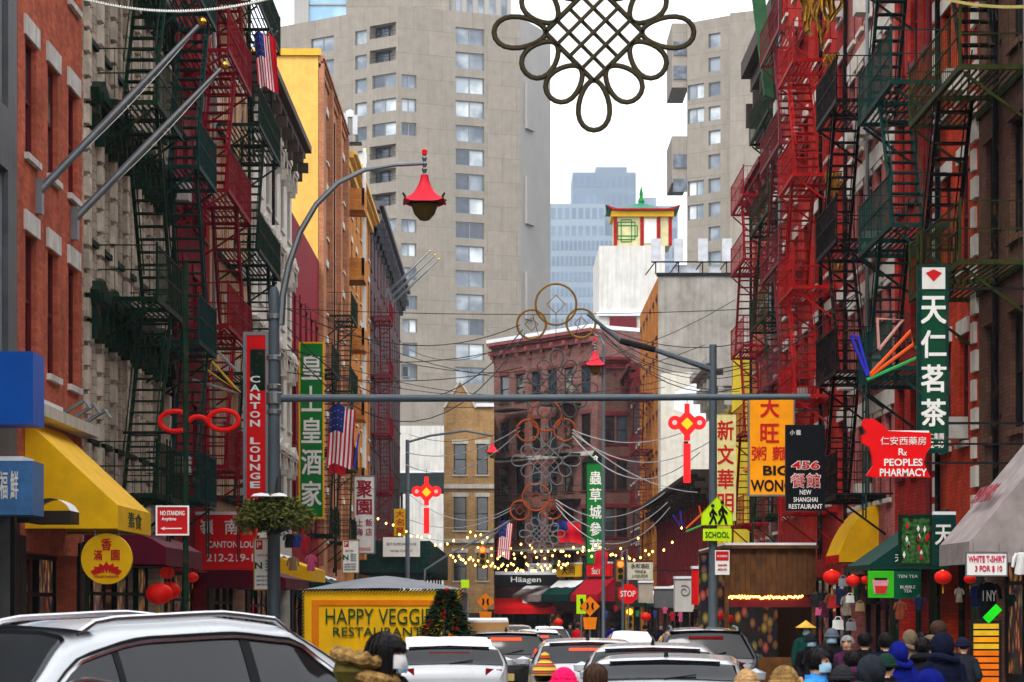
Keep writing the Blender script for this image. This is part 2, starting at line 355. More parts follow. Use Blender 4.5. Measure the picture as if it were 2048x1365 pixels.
def building(label, side, y0, y1, ztop, wall, rows, bays, frame=None, trim=None, lintel=.3, sill=True, rec=.16, depth=14, side_mat=None,
             heads='flat', shop=True, shop_h=3.3, x0=None, rz=None, corn=None, name='building', cat='building', style='sash', group=None, noglass=False, gbase=None, shopm=None, ac=0.0, L=None):
    """rows: (sill z, head z); bays: (centre along facade, width), measured from the root"""
    loc, rot, LL = frame_of(side, y0, y1, x0)
    if L is None: L = LL
    if rz is not None: rot = rz
    root = thing(name, label, cat, loc, rot, group)
    g = gz(y0) if gbase is None else gbase
    gg = min(gz(y0), gz(y1 if side in 'LR' else y0)) - 1.2
    ops = []
    for zb, zt in rows:
        for c, wd in bays:
            a, b = c - wd / 2, c + wd / 2
            if a > .05 and b < L - .05: ops.append((a, b, zb, zt, style))
    if shop: ops.append((.45, L - .45, g - .1, g + shop_h, 'shop', .5))
    sm = side_mat or wall
    part('wall', wall_mesh(L, gg, ztop, ops, rec, depth), [wall, sm, ROOFM], root)
    frame = frame or WHITE; trim = trim or WHITE
    for o in ops:
        a, b, zb, zt, st = o[:5]; w_, h_ = b - a, zt - zb
        if st == 'shop':
            m = MB(); n = max(2, int(w_ / 1.5)); m.box(0, w_, .42, .5, 0, .7)
            for i in range(n + 1): m.box(min(i * w_ / n, w_ - .07), min(i * w_ / n, w_ - .07) + .07, .4, .5, .7, h_)
            m.box(0, w_, .41, .5, h_ - .75, h_ - .68); m.box(0, w_, .39, .5, h_ - .08, h_)
            s_ = part('storefront', m, shopm or BLACK, root, (a, 0, zb))
            for x_ in (-.455, w_ - .005): part('shop_pier', MB().box(x_, x_ + .46, -.05, .02, 0, h_ + .25), shopm or BLACK, root, (a, 0, zb))
            for i in range(n):
                part('pane', MB().face([(i * w_ / n + .07, .46, .7), ((i + 1) * w_ / n, .46, .7), ((i + 1) * w_ / n, .46, h_ - .08), (i * w_ / n + .07, .46, h_ - .08)]), LITSHOP if rnd.random() < .35 else GLS[0], s_)
            continue
        fm, gm = wmesh(w_, h_, rec, st)
        W_ = part('window', mcopy(fm, frame), None, root, (a, 0, zb))
        part('pane', mcopy(gm, GLS[rnd.choice((0, 0, 1, 2))]), None, W_)
        if sill: part('sill', mcopy(boxmesh(-.1, w_ + .1, -.08, .05, -.11, -.005), trim), None, W_)
        if heads == 'flat' and lintel: part('lintel', mcopy(boxmesh(-.14, w_ + .14, -.045, .03, h_ + .005, h_ + lintel), trim), None, W_)
        elif heads == 'hood': part('hood', mcopy(hood(w_), trim), None, W_, (0, 0, h_ + .02))
        if ac and rnd.random() < ac:
            m = boxmesh(w_ * .18, w_ * .82, -.38, rec, .05, .47); part('air_conditioner', mcopy(m, M('air_conditioner_casing', (196, 194, 186), .6, streak=.2)), None, W_)
    if corn: cornice(root, L, ztop + .02, *corn)
    return root
def bays(n, L, wd, m=.7): return [(m + wd / 2 + (L - 2 * m - wd) * i / max(1, n - 1), wd) for i in range(n)]
def rows(z0, step, n, h): return [(z0 + k * step, z0 + k * step + h) for k in range(n)]
STONE = M('limestone_trim', (206, 200, 188), .8, streak=.25, var=.12)
DGREEN = M('dark_green_paint', (10, 44, 30), .6, var=.25, streak=.25, bump=.1, rust=.6, spec=.025)
TEAL = M('teal_green_paint', (6, 54, 50), .6, var=.22, streak=.2, bump=.1, rust=.6, spec=.025)
OLIVE = M('weathered_olive_paint', (46, 54, 20), .65, var=.35, streak=.35, bump=.2, rust=.6, spec=.025)
CRIM = M('crimson_paint', (134, 6, 30), .6, var=.18, streak=.15, bump=.1, rust=.6, spec=.025)
REDP = M('bright_red_paint', (160, 14, 18), .5, var=.2, streak=.15, bump=.1, rust=.6, spec=.025)
BLKP = M('black_iron_paint', (14, 15, 20), .5, var=.3, bump=.1, rust=.6, spec=.025)
MAROON = M('maroon_paint', (104, 26, 34), .6, var=.2, streak=.2)
B_RED = brick('red_brick', (208, 106, 76), (178, 84, 60), (150, 104, 88), streak=.35, var=.24)
B_CREAM = brick('cream_brick', (204, 190, 170), (178, 162, 144), (96, 84, 76), .6, .16, streak=.5, var=.28)
B_CRIM = brick('crimson_brick', (150, 26, 36), (122, 20, 32), (84, 24, 30))
B_PEACH = brick('peach_brick', (220, 178, 138), (198, 152, 114), (150, 124, 104))
B_TANR = brick('tan_brick', (192, 132, 96), (168, 110, 78), (140, 108, 88))
B_ORAN = brick('ochre_brick', (206, 134, 58), (178, 108, 46), (134, 96, 62))
B_BROWN = brick('mauve_brown_brick', (108, 88, 90), (88, 70, 74), (74, 64, 66))
B_DBRN = brick('dark_brown_brick', (116, 80, 64), (94, 64, 52), (72, 58, 52))
B_ORED = brick('orange_red_brick', (212, 68, 34), (186, 52, 28), (130, 60, 46), streak=.45, var=.3)
B_RED2 = brick('painted_red_brick', (196, 46, 32), (168, 32, 26), (108, 34, 32), streak=.5, var=.3)
B_PINK = brick('pink_brick', (190, 112, 104), (168, 90, 86), (130, 92, 88), streak=.45, var=.28)
B_SALM = brick('salmon_brick', (214, 124, 98), (190, 98, 78), (150, 100, 84))
B_DRED = brick('deep_red_brick', (138, 74, 66), (114, 58, 54), (98, 72, 66))
B_TAN = brick('buff_brick', (196, 158, 108), (176, 138, 92), (140, 118, 88))
YELW = M('yellow_stucco', (222, 178, 92), .85, var=.08, streak=.12, bump=.2)
YELW2 = M('lemon_stucco', (236, 214, 66), .85, var=.1, streak=.12, bump=.2)
WSTUC = M('white_stucco', (204, 202, 196), .85, var=.1, scale=.8, streak=.25)
GRAYW = M('grey_stone_cladding', (96, 98, 100), .5, var=.18, streak=.3)

# --- west side, near to far
b = building('dark grey stone corner building above the blue shop signs', 'L', 24.5, 39.35, 24, GRAYW, rows(5.6, 4.2, 4, 3.2), bays(4, 14.85, 2.6), frame=STEEL, trim=GRAYW, lintel=0, sill=False, style='wide')
b = building('plain red brick building with white stone lintels and two flagpoles', 'L', 39.4, 45.4, 19, B_RED, [(5.85, 8.05), (9.35, 11.3), (12.9, 15.0)], [(1.1, .95), (3.05, .95), (5.05, .95)], frame=MAROON, trim=M('weathered_lintel', (212, 208, 200), .85, streak=.3), lintel=.34, shop_h=2.9)
L2 = building('cream rusticated brick building with carved green window heads and green fire escapes', 'L', 45.45, 56.9, 24, B_CREAM, rows(5.0, 3.85, 5, 2.5), [(.95, .72), (2.55, .72), (4.15, .72), (5.75, .72), (7.4, .72), (9.0, .72), (10.5, .72)], frame=WHITE, trim=DGREEN, heads='hood', shop_h=3.0, shopm=DGREEN)
for i in range(8):                                      # rusticated piers between its windows
    m = MB(); x = [.12, 1.58, 3.18, 4.78, 6.4, 8.03, 9.6, 11.1][i]
    for k in range(44): m.box(x, x + .34, -.1, .02, 3.6 + k * .46, 3.6 + k * .46 + .36)
    part('pier', m, M('pier_stone', (204, 190, 172), .85, streak=.45, var=.25), L2)
L3 = building('crimson painted tenement with crimson fire escape', 'L', 56.95, 65, 22, B_CRIM, rows(4.9, 3.3, 5, 2.0), bays(4, 8.05, .9), frame=CRIM, trim=CRIM, shop_h=3, corn=(.5, .9, CRIM, 5), ac=.3)
L4 = building('peach brick tenement with dark green fire escape and flags', 'L', 65.05, 74.5, 22.5, B_PEACH, rows(4.9, 3.4, 5, 2.1), bays(4, 9.45, .95), frame=WHITE, trim=STONE, shop_h=3, corn=(.7, 1.1, DGREEN, 6), ac=.3)
L5 = building('white stone building with ornate carved frieze and dark projecting roof cornice', 'L', 74.55, 90, 18.9, STONE, rows(4.7, 3.5, 4, 2.3), bays(6, 15.45, 1.1), frame=BLACK, trim=STONE, heads='hood', shop_h=3, corn=(.75, 1.0, M('brown_cornice', (74, 60, 52), .7, streak=.3), 8))
L5b = building('low building with a crimson panelled front below the yellow gable', 'L', 90.05, 103, 16.5, CRIM, rows(4.6, 3.4, 3, 2.1), bays(5, 12.95, 1.0), frame=CRIM, trim=CRIM, side_mat=WSTUC, shop_h=3)
L6 = building('tall tan brick building with a bright yellow gable wall', 'L', 103.05, 120, 25.3, B_TANR, rows(4.6, 3.4, 6, 2.1), bays(5, 16.95, 1.1), frame=WHITE, trim=STONE, side_mat=YELW, shop_h=3, corn=(.25, .5, B_TANR))
for k in range(4): part('pilaster', MB().box(k * 5.45 + .0, k * 5.45 + .55, -.22, .02, 3.4, 25), B_TANR, L6)
part('parapet_cap', MB().box(-.12, .25, -.1, 6, 25.32, 25.6), M('yellow_cap', (226, 170, 60), .8), L6)
L7 = building('ochre brick building with stacked bay balconies and a yellow stair tower', 'L', 120.05, 142, 24.4, B_ORAN, rows(4.4, 3.5, 6, 2.2), bays(6, 21.95, 1.2), frame=WHITE, trim=STONE, side_mat=YELW, shop_h=3, corn=(.6, .7, YELW))
for k in range(6):
    m = MB(); z = 4.0 + k * 3.5; m.box(.1, 2.4, -.95, .02, z, z + .22); m.box(.1, .25, -.95, .0, z + .22, z + 1.1); m.box(.1, 2.4, -.95, -.82, z + .22, z + 1.1)
    part('balcony', m, B_ORAN, L7); part('balcony_post', MB().box(2.2, 2.38, -.92, -.74, z + 1.1, z + 3.48), WHITE, L7)
L8 = building('mauve brown brick building with a red fire escape and bracketed cornice', 'L', 142.05, 183, 25.6, B_BROWN, rows(4.2, 3.5, 6, 2.2), bays(11, 40.95, 1.2), frame=MAROON, trim=B_BROWN, shop_h=3, corn=(.8, 1.2, M('lead_cornice', (84, 84, 90), .7), 14))

# --- east side, near to far
R0 = building('dark brown brick building above the white t-shirt shop', 'R', 28, 45.6, 22, B_DBRN, rows(4.9, 3.4, 5, 2.1), bays(8, 17.6, 1.0), frame=BLACK, trim=B_DBRN, shop_h=3.0)
R1 = building('orange red brick building with striped stone quoins behind the olive fire escape', 'R', 45.65, 50.2, 22, B_ORED, rows(5.0, 3.4, 5, 2.1), [(1.3, .9), (3.1, .9)], frame=MAROON, trim=STONE, shop_h=3.0, shopm=DGREEN, ac=.3)
for x in (.02, 4.13):
    m = MB()
    for k in range(30): m.box(x, x + (.5 if k % 2 else .32), -.07, .02, 3.5 + k * .55, 3.5 + k * .55 + .4)
    part('quoin', m, STONE, R1)
R2 = building('bright red painted brick building with teal fire escape', 'R', 50.25, 55.4, 22, B_RED2, rows(4.7, 3.0, 5, 2.0), bays(3, 5.15, .85, .5), frame=MAROON, trim=MAROON, shop_h=3.0, shopm=DGREEN, lintel=.2)
R3 = building('pink brick building banded with white stone above the pharmacy sign', 'R', 55.45, 63, 23, B_PINK, rows(4.3, 3.0, 6, 2.0), bays(5, 7.55, .8, .5), frame=MAROON, trim=STONE, shop_h=2.9, lintel=.42, ac=.3)
for k in range(6):
    part('stone_band', MB().box(0, 7.55, -.06, .02, 6.45 + k * 3.0, 6.85 + k * 3.0), STONE, R3)
R4 = building('red painted tenement with black and red fire escapes and gold banners', 'R', 63.05, 78, 24, B_RED2, rows(4.6, 3.2, 6, 2.1), bays(6, 14.95, .95), frame=MAROON, trim=STONE, shop_h=3.0, lintel=.32, ac=.25)
R5 = building('maroon tenement with heavy dark bracketed cornice', 'R', 78.05, 88, 21.6, B_DRED, rows(4.4, 3.3, 5, 2.1), bays(4, 9.95, 1.0), frame=DGREEN, trim=STONE, shop_h=3.0, corn=(1.15, 2.4, M('dark_brown_cornice', (66, 54, 50), .7, streak=.3), 5))
R6 = building('salmon brick tenement with a curved parapet beside the yellow building', 'R', 88.05, 95, 18.2, B_SALM, rows(4.3, 3.3, 4, 2.1), bays(3, 6.95, 1.0), frame=DGREEN, trim=STONE, shop_h=3.0, corn=(.5, .8, MAROON, 4))
R7 = building('low yellow stucco building with red Chinese characters on its front', 'R', 95.05, 104, 11.6, YELW2, rows(4.2, 3.3, 2, 2.0), bays(4, 8.95, .9), frame=DGREEN, trim=STONE, shop_h=3.0, corn=(1.0, 1.2, M('pale_grey_cornice', (176, 174, 168), .8, streak=.2), 6))
R5.location.x += .8; R6.location.x += .8
GABLE = M('patched_gable_render', (150, 146, 138), .9, var=.22, scale=.9, streak=.25)
R8 = building('tall building with bare grey gable wall and ochre front', 'R', 141, 160, 21, B_ORAN, rows(4, 3.4, 5, 2.2), bays(6, 19, 1.1), frame=MAROON, trim=MAROON, side_mat=GABLE, shop_h=3.0, lintel=.2)
# whitewashed and cream patches of render on the gable (gable is the x=L end of that building)
m = MB(); m.face([(19.006, .15, -3), (19.006, 13, -3), (19.006, 13, 14.6), (19.006, 5.1, 14.8), (19.006, 2.5, 15.4), (19.006, .15, 15.3)]); part('lower_render', m, M('cream_render', (206, 202, 188), .9, var=.08, streak=.15), R8)
pts = [(.9, 13.2), (3.0, 12.4), (4.6, 11.2), (6, 11.0), (6, 14.9), (3.2, 14.2), (2.6, 14.9), (1.9, 14.6), (1.0, 14.2)]
m = MB(); m.face([(19.012, a, c) for a, c in pts]); part('whitewash_patch', m, M('whitewash', (236, 238, 242), .9, var=.08), R8)
part('roof_edge', MB().box(18.7, 19.1, -.1, 14, 21.02, 21.2), BLACK, R8)
part('vent', MB().box(19.02, 19.15, 1.5, 1.75, 10.4, 11.3), BLACK, R8)
R9 = building('brown fronted tenement beyond the grey gable', 'R', 160.05, 178, 17.8, B_BROWN, rows(3.6, 3.3, 4, 2.1), bays(6, 17.95, 1.1), frame=BLACK, trim=STONE, corn=(.8, 1.0, MAROON, 8), side_mat=GABLE)
R7b = building('low maroon battened shop row beyond the yellow building', 'R', 104.05, 140.9, 7.6, brick('maroon_battened', (122, 54, 50), (104, 42, 42), (70, 34, 34)), [(3.6, 5.8)], bays(14, 36.85, 1.3), frame=DGREEN, trim=MAROON, shop_h=3.0, shopm=BLACK, corn=(.9, .8, M('sooty_cornice', (52, 44, 44), .8), 16))
for k in range(24): part('batten', MB().box(.4 + k * 1.53, .55 + k * 1.53, -.12, .02, 2.2, 6.8), MAROON, R7b)

# downpipes and conduits clipped to the fronts
def pipe(root, x, z1, mat, r=.06):
    p = part('downpipe', MB().tube([(x, -r - .03, 3.2), (x, -r - .03, z1)], r, 6), mat, root, smooth=True)
    part('clip', MB().box(x - .09, x + .09, -.02, .02, 5.2, 5.26).box(x - .09, x + .09, -.02, .02, 8.6, 8.66).box(x - .09, x + .09, -.02, .02, 12, 12.06), mat, p)
for rt, x, z, m_ in ((L3, .12, 21, BLKP), (L4, .2, 21, STEEL), (L4, 9.2, 21, BLKP), (L5, 7.4, 17, BLKP), (L6, 8.0, 24, BLKP), (R1, .75, 21, BLKP), (R2, 4.95, 21, MAROON), (R3, .15, 22, BLKP), (R3, 4.0, 22, STEEL), (R4, .2, 23, STEEL), (R4, 10.2, 23, BLKP), (R5, .3, 19, STEEL), (R6, .2, 17, BLKP), (R0, 2.0, 21, BLKP), (R0, 4.6, 21, STEEL)): pipe(rt, x, z, m_)

# --- the street goes on behind the viewer: unseen blocks, added to darken glass reflections
building('plain unseen brown tenement behind the viewer on the left', 'L', -42, 1.5, 19, B_DRED, rows(4.6, 3.4, 4, 2.1), bays(13, 43.5, 1.1), frame=WHITE, trim=STONE)
building('plain unseen buff tenement behind the viewer on the right', 'R', -42, 1.5, 20, B_TAN, rows(4.6, 3.4, 4, 2.1), bays(13, 43.5, 1.1), frame=BLACK, trim=STONE)

b = building('plain unseen brick block added to close the side street on the right', 'R', -8, 30, 16, B_RED2, rows(4.6, 3.4, 4, 2.1), bays(11, 38, 1.2), frame=WHITE, trim=STONE); b.location.x = 46  # unseen block, added so the car glass reflects brick instead of sky

# --- across the end of the street, where it bends
def front(label, u0, u1, D, vtop, wall, rws, bys, rz=0, **k):
    a = P(u0, vtop, D); L_ = px(u1 - u0, D) / math.cos(rz)
    return building(label, 'F', D, L_, a.z, wall, rws, bys, x0=a.x, rz=rz, L=L_, gbase=gz(D), **k)
F1 = front('buff brick building with pointed gable between the pale tower and dark red block', 888, 988, 172, 815, B_TAN, [(3.4, 5.4), (7.0, 9.4), (11.0, 13.2)], [(1.15, .9), (2.75, .8)], frame=DGREEN, trim=STONE, shop_h=2.6)
part('gable', MB().prism([(.1, 15.85), (2.2, 15.85), (1.15, 17.6)], -.05, .4), B_TAN, F1); part('gable_coping', MB().tube([(.0, -.1, 15.8), (1.15, -.1, 17.75), (2.3, -.1, 15.8)], .12, 4), STONE, F1)
part('string_course', MB().box(0, 3.58, -.15, .02, 10.0, 10.3), STONE, F1); part('string_course', MB().box(0, 3.58, -.15, .02, 6.1, 6.4), STONE, F1)
part('parapet_snow', MB().box(2.3, 3.58, -.2, 3, 15.85, 16.1), SNOW, F1)
F2 = building('brown red corner tenement closing the street with snowy roof edge', 'F', 182, 12.95, P(0, 690, 182).z, brick('brown_red_brick', (148, 106, 98), (126, 86, 80), (112, 92, 86)), [(3.2, 5.2), (6.5, 8.6), (9.9, 12.0), (13.2, 15.4), (16.9, 18.9)], bays(6, 12.95, 1.15, .8), rz=R(-55), x0=P(988, 0, 182).x, L=12.95, gbase=gz(182), frame=DGREEN, trim=B_DRED, shop_h=2.8, corn=(.7, .9, M('dusty_red_cornice', (150, 84, 80), .8, streak=.2), 9))
part('roof_snow', MB().box(0, 12.95, -.72, 4, P(0, 690, 182).z + .03, P(0, 690, 182).z + .3), SNOW, F2)
for z in (5.5, 12.4): part('white_band', MB().box(0, 12.95, -.06, .02, z, z + .3), STONE, F2)
F2b = front('narrow brown tenement squeezed beside the corner block', 1196, 1262, 171.6, 716, brick('umber_brick', (112, 76, 64), (94, 62, 54), (84, 66, 60)), [(3.2, 5.2), (6.5, 8.6), (9.9, 12.0), (13.2, 15.2)], [(.8, .75), (1.7, .75)], frame=BLACK, trim=MAROON, shop_h=2.8, corn=(.6, .8, MAROON, 3))
# pale building with a pagoda lantern on the roof
F3 = front('white building with maroon lower front behind the orange facade', 1198, 1330, 205, 492, WSTUC, [(16, 22)], [(1.0, .9)], frame=STEEL, trim=WSTUC, shop=False)
part('maroon_front', MB().box(.9, 3.2, -.25, -.02, 0, 26.2), MAROON, F3); part('white_cap', MB().box(-.2, 6, -.3, .02, 26.3, 26.6), SNOW, F3)
pg = thing('rooftop_pagoda', 'small red and yellow pagoda pavilion with green roof on the white building', 'pagoda', tuple(P(1285, 492, 208)), 0)
m = MB(); m.box(-2.45, 2.45, 0, 4, 0, 2.7); part('wall', m, M('pagoda_cream', (204, 196, 148), .8), pg)
for x in (-2.5, -.2, 1.25, 2.25): part('column', MB().box(x, x + .3, -.12, .0, 0, 2.5), REDP, pg)
for x in (-1.4,):
    for dx, dz, w_, h_ in ((0, 1.3, 1.5, 1.5), (0, 1.3, .9, 1.9), (0, 1.3, 1.9, .9)):
        m = MB()
        for a in (-1, 1): m.box(x + a * w_ / 2 - .04, x + a * w_ / 2 + .04, -.05, 0, dz - h_ / 2, dz + h_ / 2); m.box(x - w_ / 2, x + w_ / 2, -.052, 0, dz + a * h_ / 2 - .04, dz + a * h_ / 2 + .04)
        part('lattice', m, GREENS, pg)
part('panel', MB().box(.15, 1.2, -.06, 0, .2, 2.3), WHITE, pg)
part('beam', MB().box(-2.7, 2.7, -.3, 4.2, 2.5, 3.0), YEL, pg)
def proof(a, b):                                        # upswept hip roof
    x = -3.1 + 6.2 * a; y = -.7 + 5.4 * b; e = max(abs(2 * a - 1), abs(2 * b - 1)); c = (abs(2 * a - 1) * abs(2 * b - 1)) ** 3
    return (x * (1 + .05 * c), y, 3.0 + 1.15 * (1 - e) ** 1.4 + .45 * c)
part('roof', MB().grid(proof, 14, 14), M('jade_roof_tile', (38, 112, 92), .5, bump=.4, bscale=12), pg, smooth=True)
part('finial', MB().lathe([(.22, 0), (.3, .2), (.12, .5), (.18, .8), (.03, 1.5)], 8, (0, 2, 4.0)), GREENS, pg, smooth=True)
part('eave_trim', MB().tube([(-3.05, -.75, 3.35), (-2.6, -.74, 3.05), (2.6, -.74, 3.05), (3.05, -.75, 3.35)], .1, 6), REDP, pg)

# --- concrete towers
CONCR = brick('tower_concrete', (146, 138, 127), (139, 132, 121), (122, 115, 106), 3.6, 2.77, .14, .1, .03)
CONCL = M('tower_concrete_light', (160, 157, 153), .9, var=.06, scale=.25, streak=.08, bump=.1, bscale=6)
DREC = M('balcony_shade', (110, 108, 106), .9)
TW = {}
def towerwin(root, O, S, nrm, u0, u1, v0, v1, kind='win'):
    """window on a tower face given the face's plan line and the photo rectangle"""
    def hit(u):
        k = (u - VX) / F; s = (k * O[1] - O[0]) / (S[0] - k * S[1]); return s, O[1] + s * S[1]
    s0, d0 = hit(u0); s1, d1 = hit(u1); dm = (d0 + d1) / 2
    zb = CZ + (VY - v1) / F * dm; zt = CZ + (VY - v0) / F * dm
    w_ = round(s1 - s0, 1); h_ = round(zt - zb, 1); rot = math.atan2(S[1], S[0])
    loc = (O[0] + S[0] * s0 - root.location.x, O[1] + S[1] * s0 - root.location.y, zb)
    return w_, h_, loc, rot
def tower(name, label, faces, zt, wins, top):
    """faces: plan corner list; walls as closed prism with window recesses cut per face"""
    root = thing(name, label, 'tower block', (faces[0][0], faces[0][1], 0))
    ox, oy = faces[0]
    for fi in range(len(faces) - 1):
        O, E = faces[fi], faces[fi + 1]; d = math.hypot(E[0] - O[0], E[1] - O[1]); S = ((E[0] - O[0]) / d, (E[1] - O[1]) / d)
        rot = math.atan2(S[1], S[0]); ops = []; items = []
        for (f_, u0, u1, v0, v1, kd) in wins:
            if f_ != fi: continue
            w_, h_, loc, _ = towerwin(root, O, S, None, u0, u1, v0, v1)
            k = (u0 - VX) / F; s0 = (k * O[1] - O[0]) / (S[0] - k * S[1])
            s0 = round(s0, 1); z0 = round(loc[2], 1)
            if s0 < .1 or s0 + w_ > d - .1: continue
            ops.append((s0, s0 + w_, z0, z0 + h_, kd, 1.3 if kd == 'balcony' else .3)); items.append((s0, z0, w_, h_, kd))
        wl = part('wall', wall_mesh(round(d, 3), -3, zt, ops, .3, 9 if fi < len(faces) - 2 else 3.5), [CONCR if fi < 2 else CONCL] * 2 + [CONCR], root, (O[0] - ox, O[1] - oy, 0), (0, 0, rot))
        for s0, z0, w_, h_, kd in items:
            rec = 1.3 if kd == 'balcony' else .3
            k = (w_, h_, kd)
            if k not in TW:
                f = MB(); t = .12; f.box(0, w_, rec - .1, rec, 0, t); f.box(0, w_, rec - .1, rec, h_ - t, h_)
                n = 1 if w_ < 1.8 else (2 if w_ < 3.9 else 3)
                for i in range(n + 1): f.box(min(max(0, w_ * i / n - t / 2), w_ - t), min(max(0, w_ * i / n - t / 2), w_ - t) + t, rec - .1, rec, t, h_ - t)
                gs = [MB().face([(w_ * i / n, rec - .04, 0), (w_ * (i + 1) / n, rec - .04, 0), (w_ * (i + 1) / n, rec - .04, h_), (w_ * i / n, rec - .04, h_)]).mesh('pane') for i in range(n)]
                TW[k] = (f.mesh('window'), gs)
            f, gs = TW[k]
            W_ = part('balcony' if kd == 'balcony' else 'window', mcopy(f, STEEL if kd != 'balcony' else BLACK), None, root, (O[0] - ox + S[0] * s0, O[1] - oy + S[1] * s0, z0), (0, 0, rot))
            for g_ in gs: part('pane', mcopy(g_, TG[rnd.choice((0, 0, 1, 1, 2, 3))] if kd != 'balcony' else TG[4]), None, W_)
            if kd == 'balcony':
                part('railing', MB().tube([(0, .1, h_ * .4), (w_, .1, h_ * .4)], .04, 4).tube([(0, .1, h_ * .2), (w_, .1, h_ * .2)], .03, 4), BLACK, W_)
    return root
TG = [glass('tower_glass_grey', (96, 108, 120), .12, (170, 178, 184), ns=.3), glass('tower_glass_pale', (150, 162, 170), .15, (214, 218, 218), ns=.3), glass('tower_glass_dark', (44, 52, 64), .1), glass('tower_glass_mid', (70, 82, 96), .1, (130, 140, 150), ns=.3), glass('balcony_glass', (38, 46, 60), .2, (84, 98, 116))]
def planpt(u, D): return ((u - VX) / F * D, D)
wins = []
for k in range(15): wins.append((1, 911, 969, 58 + 48.4 * k, 91 + 48.4 * k, 'win'))
for k in range(3): wins.append((0, 622, 668, 78 + 47 * k - 4, 108 + 47 * k - 4, 'win'))
for k in range(15): wins.append((0, 710, 733, 62 + 48.2 * k, 90 + 48.2 * k, 'win'))
for k in range(15):
    v = 50 + 48.2 * k; j = k % 6
    wins.append((0, 739, 792, v, v + 26, 'balcony') if j in (0, 1, 5) else (0, 745, 792, v + 4, v + 30, 'win'))
    if j in (2, 3, 4): wins.append((1, 802, 832, v + 4, v + 30, 'win'))
for k in range(4): wins.append((1, 804, 834, 586 + 47 * k + 5, 615 + 47 * k + 5, 'win'))
tA = tower('concrete_tower', 'tall beige concrete apartment tower filling the middle of the view', [planpt(560, 280), planpt(796, 270), planpt(1041, 275.5), planpt(1101, 284)], 69.0, wins, 0)
# stepped balcony bay on the corner, a column of pale panels on the right flank, rooftop plant
for k in range(4):
    z = P(0, 165 + 190 * k, 277).z
    part('flank_panel', MB().box(1.2, 3.6, -.35, -.02, 0, 5.4), CONCL, tA, (planpt(1041, 275.5)[0] - tA.location.x, 275.5 - tA.location.y, z - 5.4), (0, 0, math.atan2(8.5, planpt(1101, 284)[0] - planpt(1041, 275.5)[0])))
part('rooftop_plant', MB().box(6.8, 19.4, 14, 26, 60, 82), CONCR, tA)
part('rooftop_plant', MB().box(0.4, 2.2, 14, 26, 60, 82), CONCL, tA)
part('glass_bay', MB().box(2.2, 6.8, 14.5, 24, 60, 82), glass('sky_blue_glass', (120, 165, 200), .12, (160, 196, 220), ns=.3), tA)
for k in range(4): part('glass_mullion', MB().box(2.2, 6.8, 14.3, 14.49, 69.5 + k * 2.8, 69.7 + k * 2.8), CONCL, tA)
part('rooftop_wing', MB().box(19.4, 27, 15, 26, 60, 82), CONCL, tA)
for k in range(5): part('slot_window', MB().box(20.2 + k * 1.4, 20.8 + k * 1.4, 14.8, 14.99, 66, 82), TG[3], tA)
wins = []
for k in range(10):
    v = 72 + 48.3 * k; j = k % 4
    wins.append((0, 1347 if j < 2 else 1376, 1409, v + 10 * (j < 2) - 0, v + 30, 'balcony' if j < 2 else 'win')); wins.append((0, 1417, 1441, v - 4, v + 24, 'win'))
    wins.append((0, 1490, 1508, v - 10, v + 18, 'win'))
tB = tower('concrete_tower', 'beige concrete apartment tower partly hidden behind the right hand tenements', [planpt(1374, 272), planpt(1520, 266), planpt(1600, 280)], 67.5, wins, 0)
for v0, v1 in ((50, 178), (275, 368)):
    a, c = P(1343, v1, 273), P(1376, v0, 273)
    part('overhang', MB().box(a.x - tB.location.x, c.x - tB.location.x, .3, 9, a.z, c.z), CONCR, tB)
    for k in range(2): part('overhang_balcony', MB().box(a.x - tB.location.x + .15, c.x - tB.location.x + .05, .15, .28, c.z - 3.6 - 2.75 * k, c.z - 2.1 - 2.75 * k), TG[4], tB)
# --- far skyscrapers: blue-grey cladding, with haze paleness put into the colours
HZ = [M('far_blue_hazed_cladding', (94, 110, 126), .5, var=.08, scale=.02, bump=0), M('far_pale_hazed_cladding', (122, 136, 148), .5, var=.06, scale=.02, bump=0), glass('far_hazed_glass', (76, 94, 114), .3, (94, 112, 130), spec=.3, ns=.05)]
def sky_block(label, u0, u1, vt, D, mat, dep=40, wrow=0, wcol=0, vb=640):
    a = P(u0, vt, D); b_ = P(u1, vt, D); root = thing('skyscraper', label, 'skyscraper', (a.x, D, 0), 0, 'hazy skyscrapers beyond the towers')
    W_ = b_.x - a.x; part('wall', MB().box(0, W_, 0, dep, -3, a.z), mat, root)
    if wrow:
        m = MB(); z = a.z - 3
        while z > P(0, vb, D).z:
            n = wcol
            for i in range(n): m.box(W_ * (i + .15) / n, W_ * (i + .8) / n, -.25, -.02, z - wrow * .6, z)
            z -= wrow
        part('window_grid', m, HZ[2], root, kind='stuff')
    return root
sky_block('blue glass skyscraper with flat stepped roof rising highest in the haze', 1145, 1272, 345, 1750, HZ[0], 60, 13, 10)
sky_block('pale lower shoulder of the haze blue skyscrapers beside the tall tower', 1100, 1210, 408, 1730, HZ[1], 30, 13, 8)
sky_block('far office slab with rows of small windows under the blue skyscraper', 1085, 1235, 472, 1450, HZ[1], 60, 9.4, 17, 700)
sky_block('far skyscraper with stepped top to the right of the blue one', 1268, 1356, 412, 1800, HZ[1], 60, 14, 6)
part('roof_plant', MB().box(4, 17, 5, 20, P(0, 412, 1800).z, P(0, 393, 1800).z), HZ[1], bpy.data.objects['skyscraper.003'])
part('roof_plant', MB().box(17, 40, 5, 20, P(0, 345, 1750).z, P(0, 332, 1750).z), HZ[0], bpy.data.objects['skyscraper'])
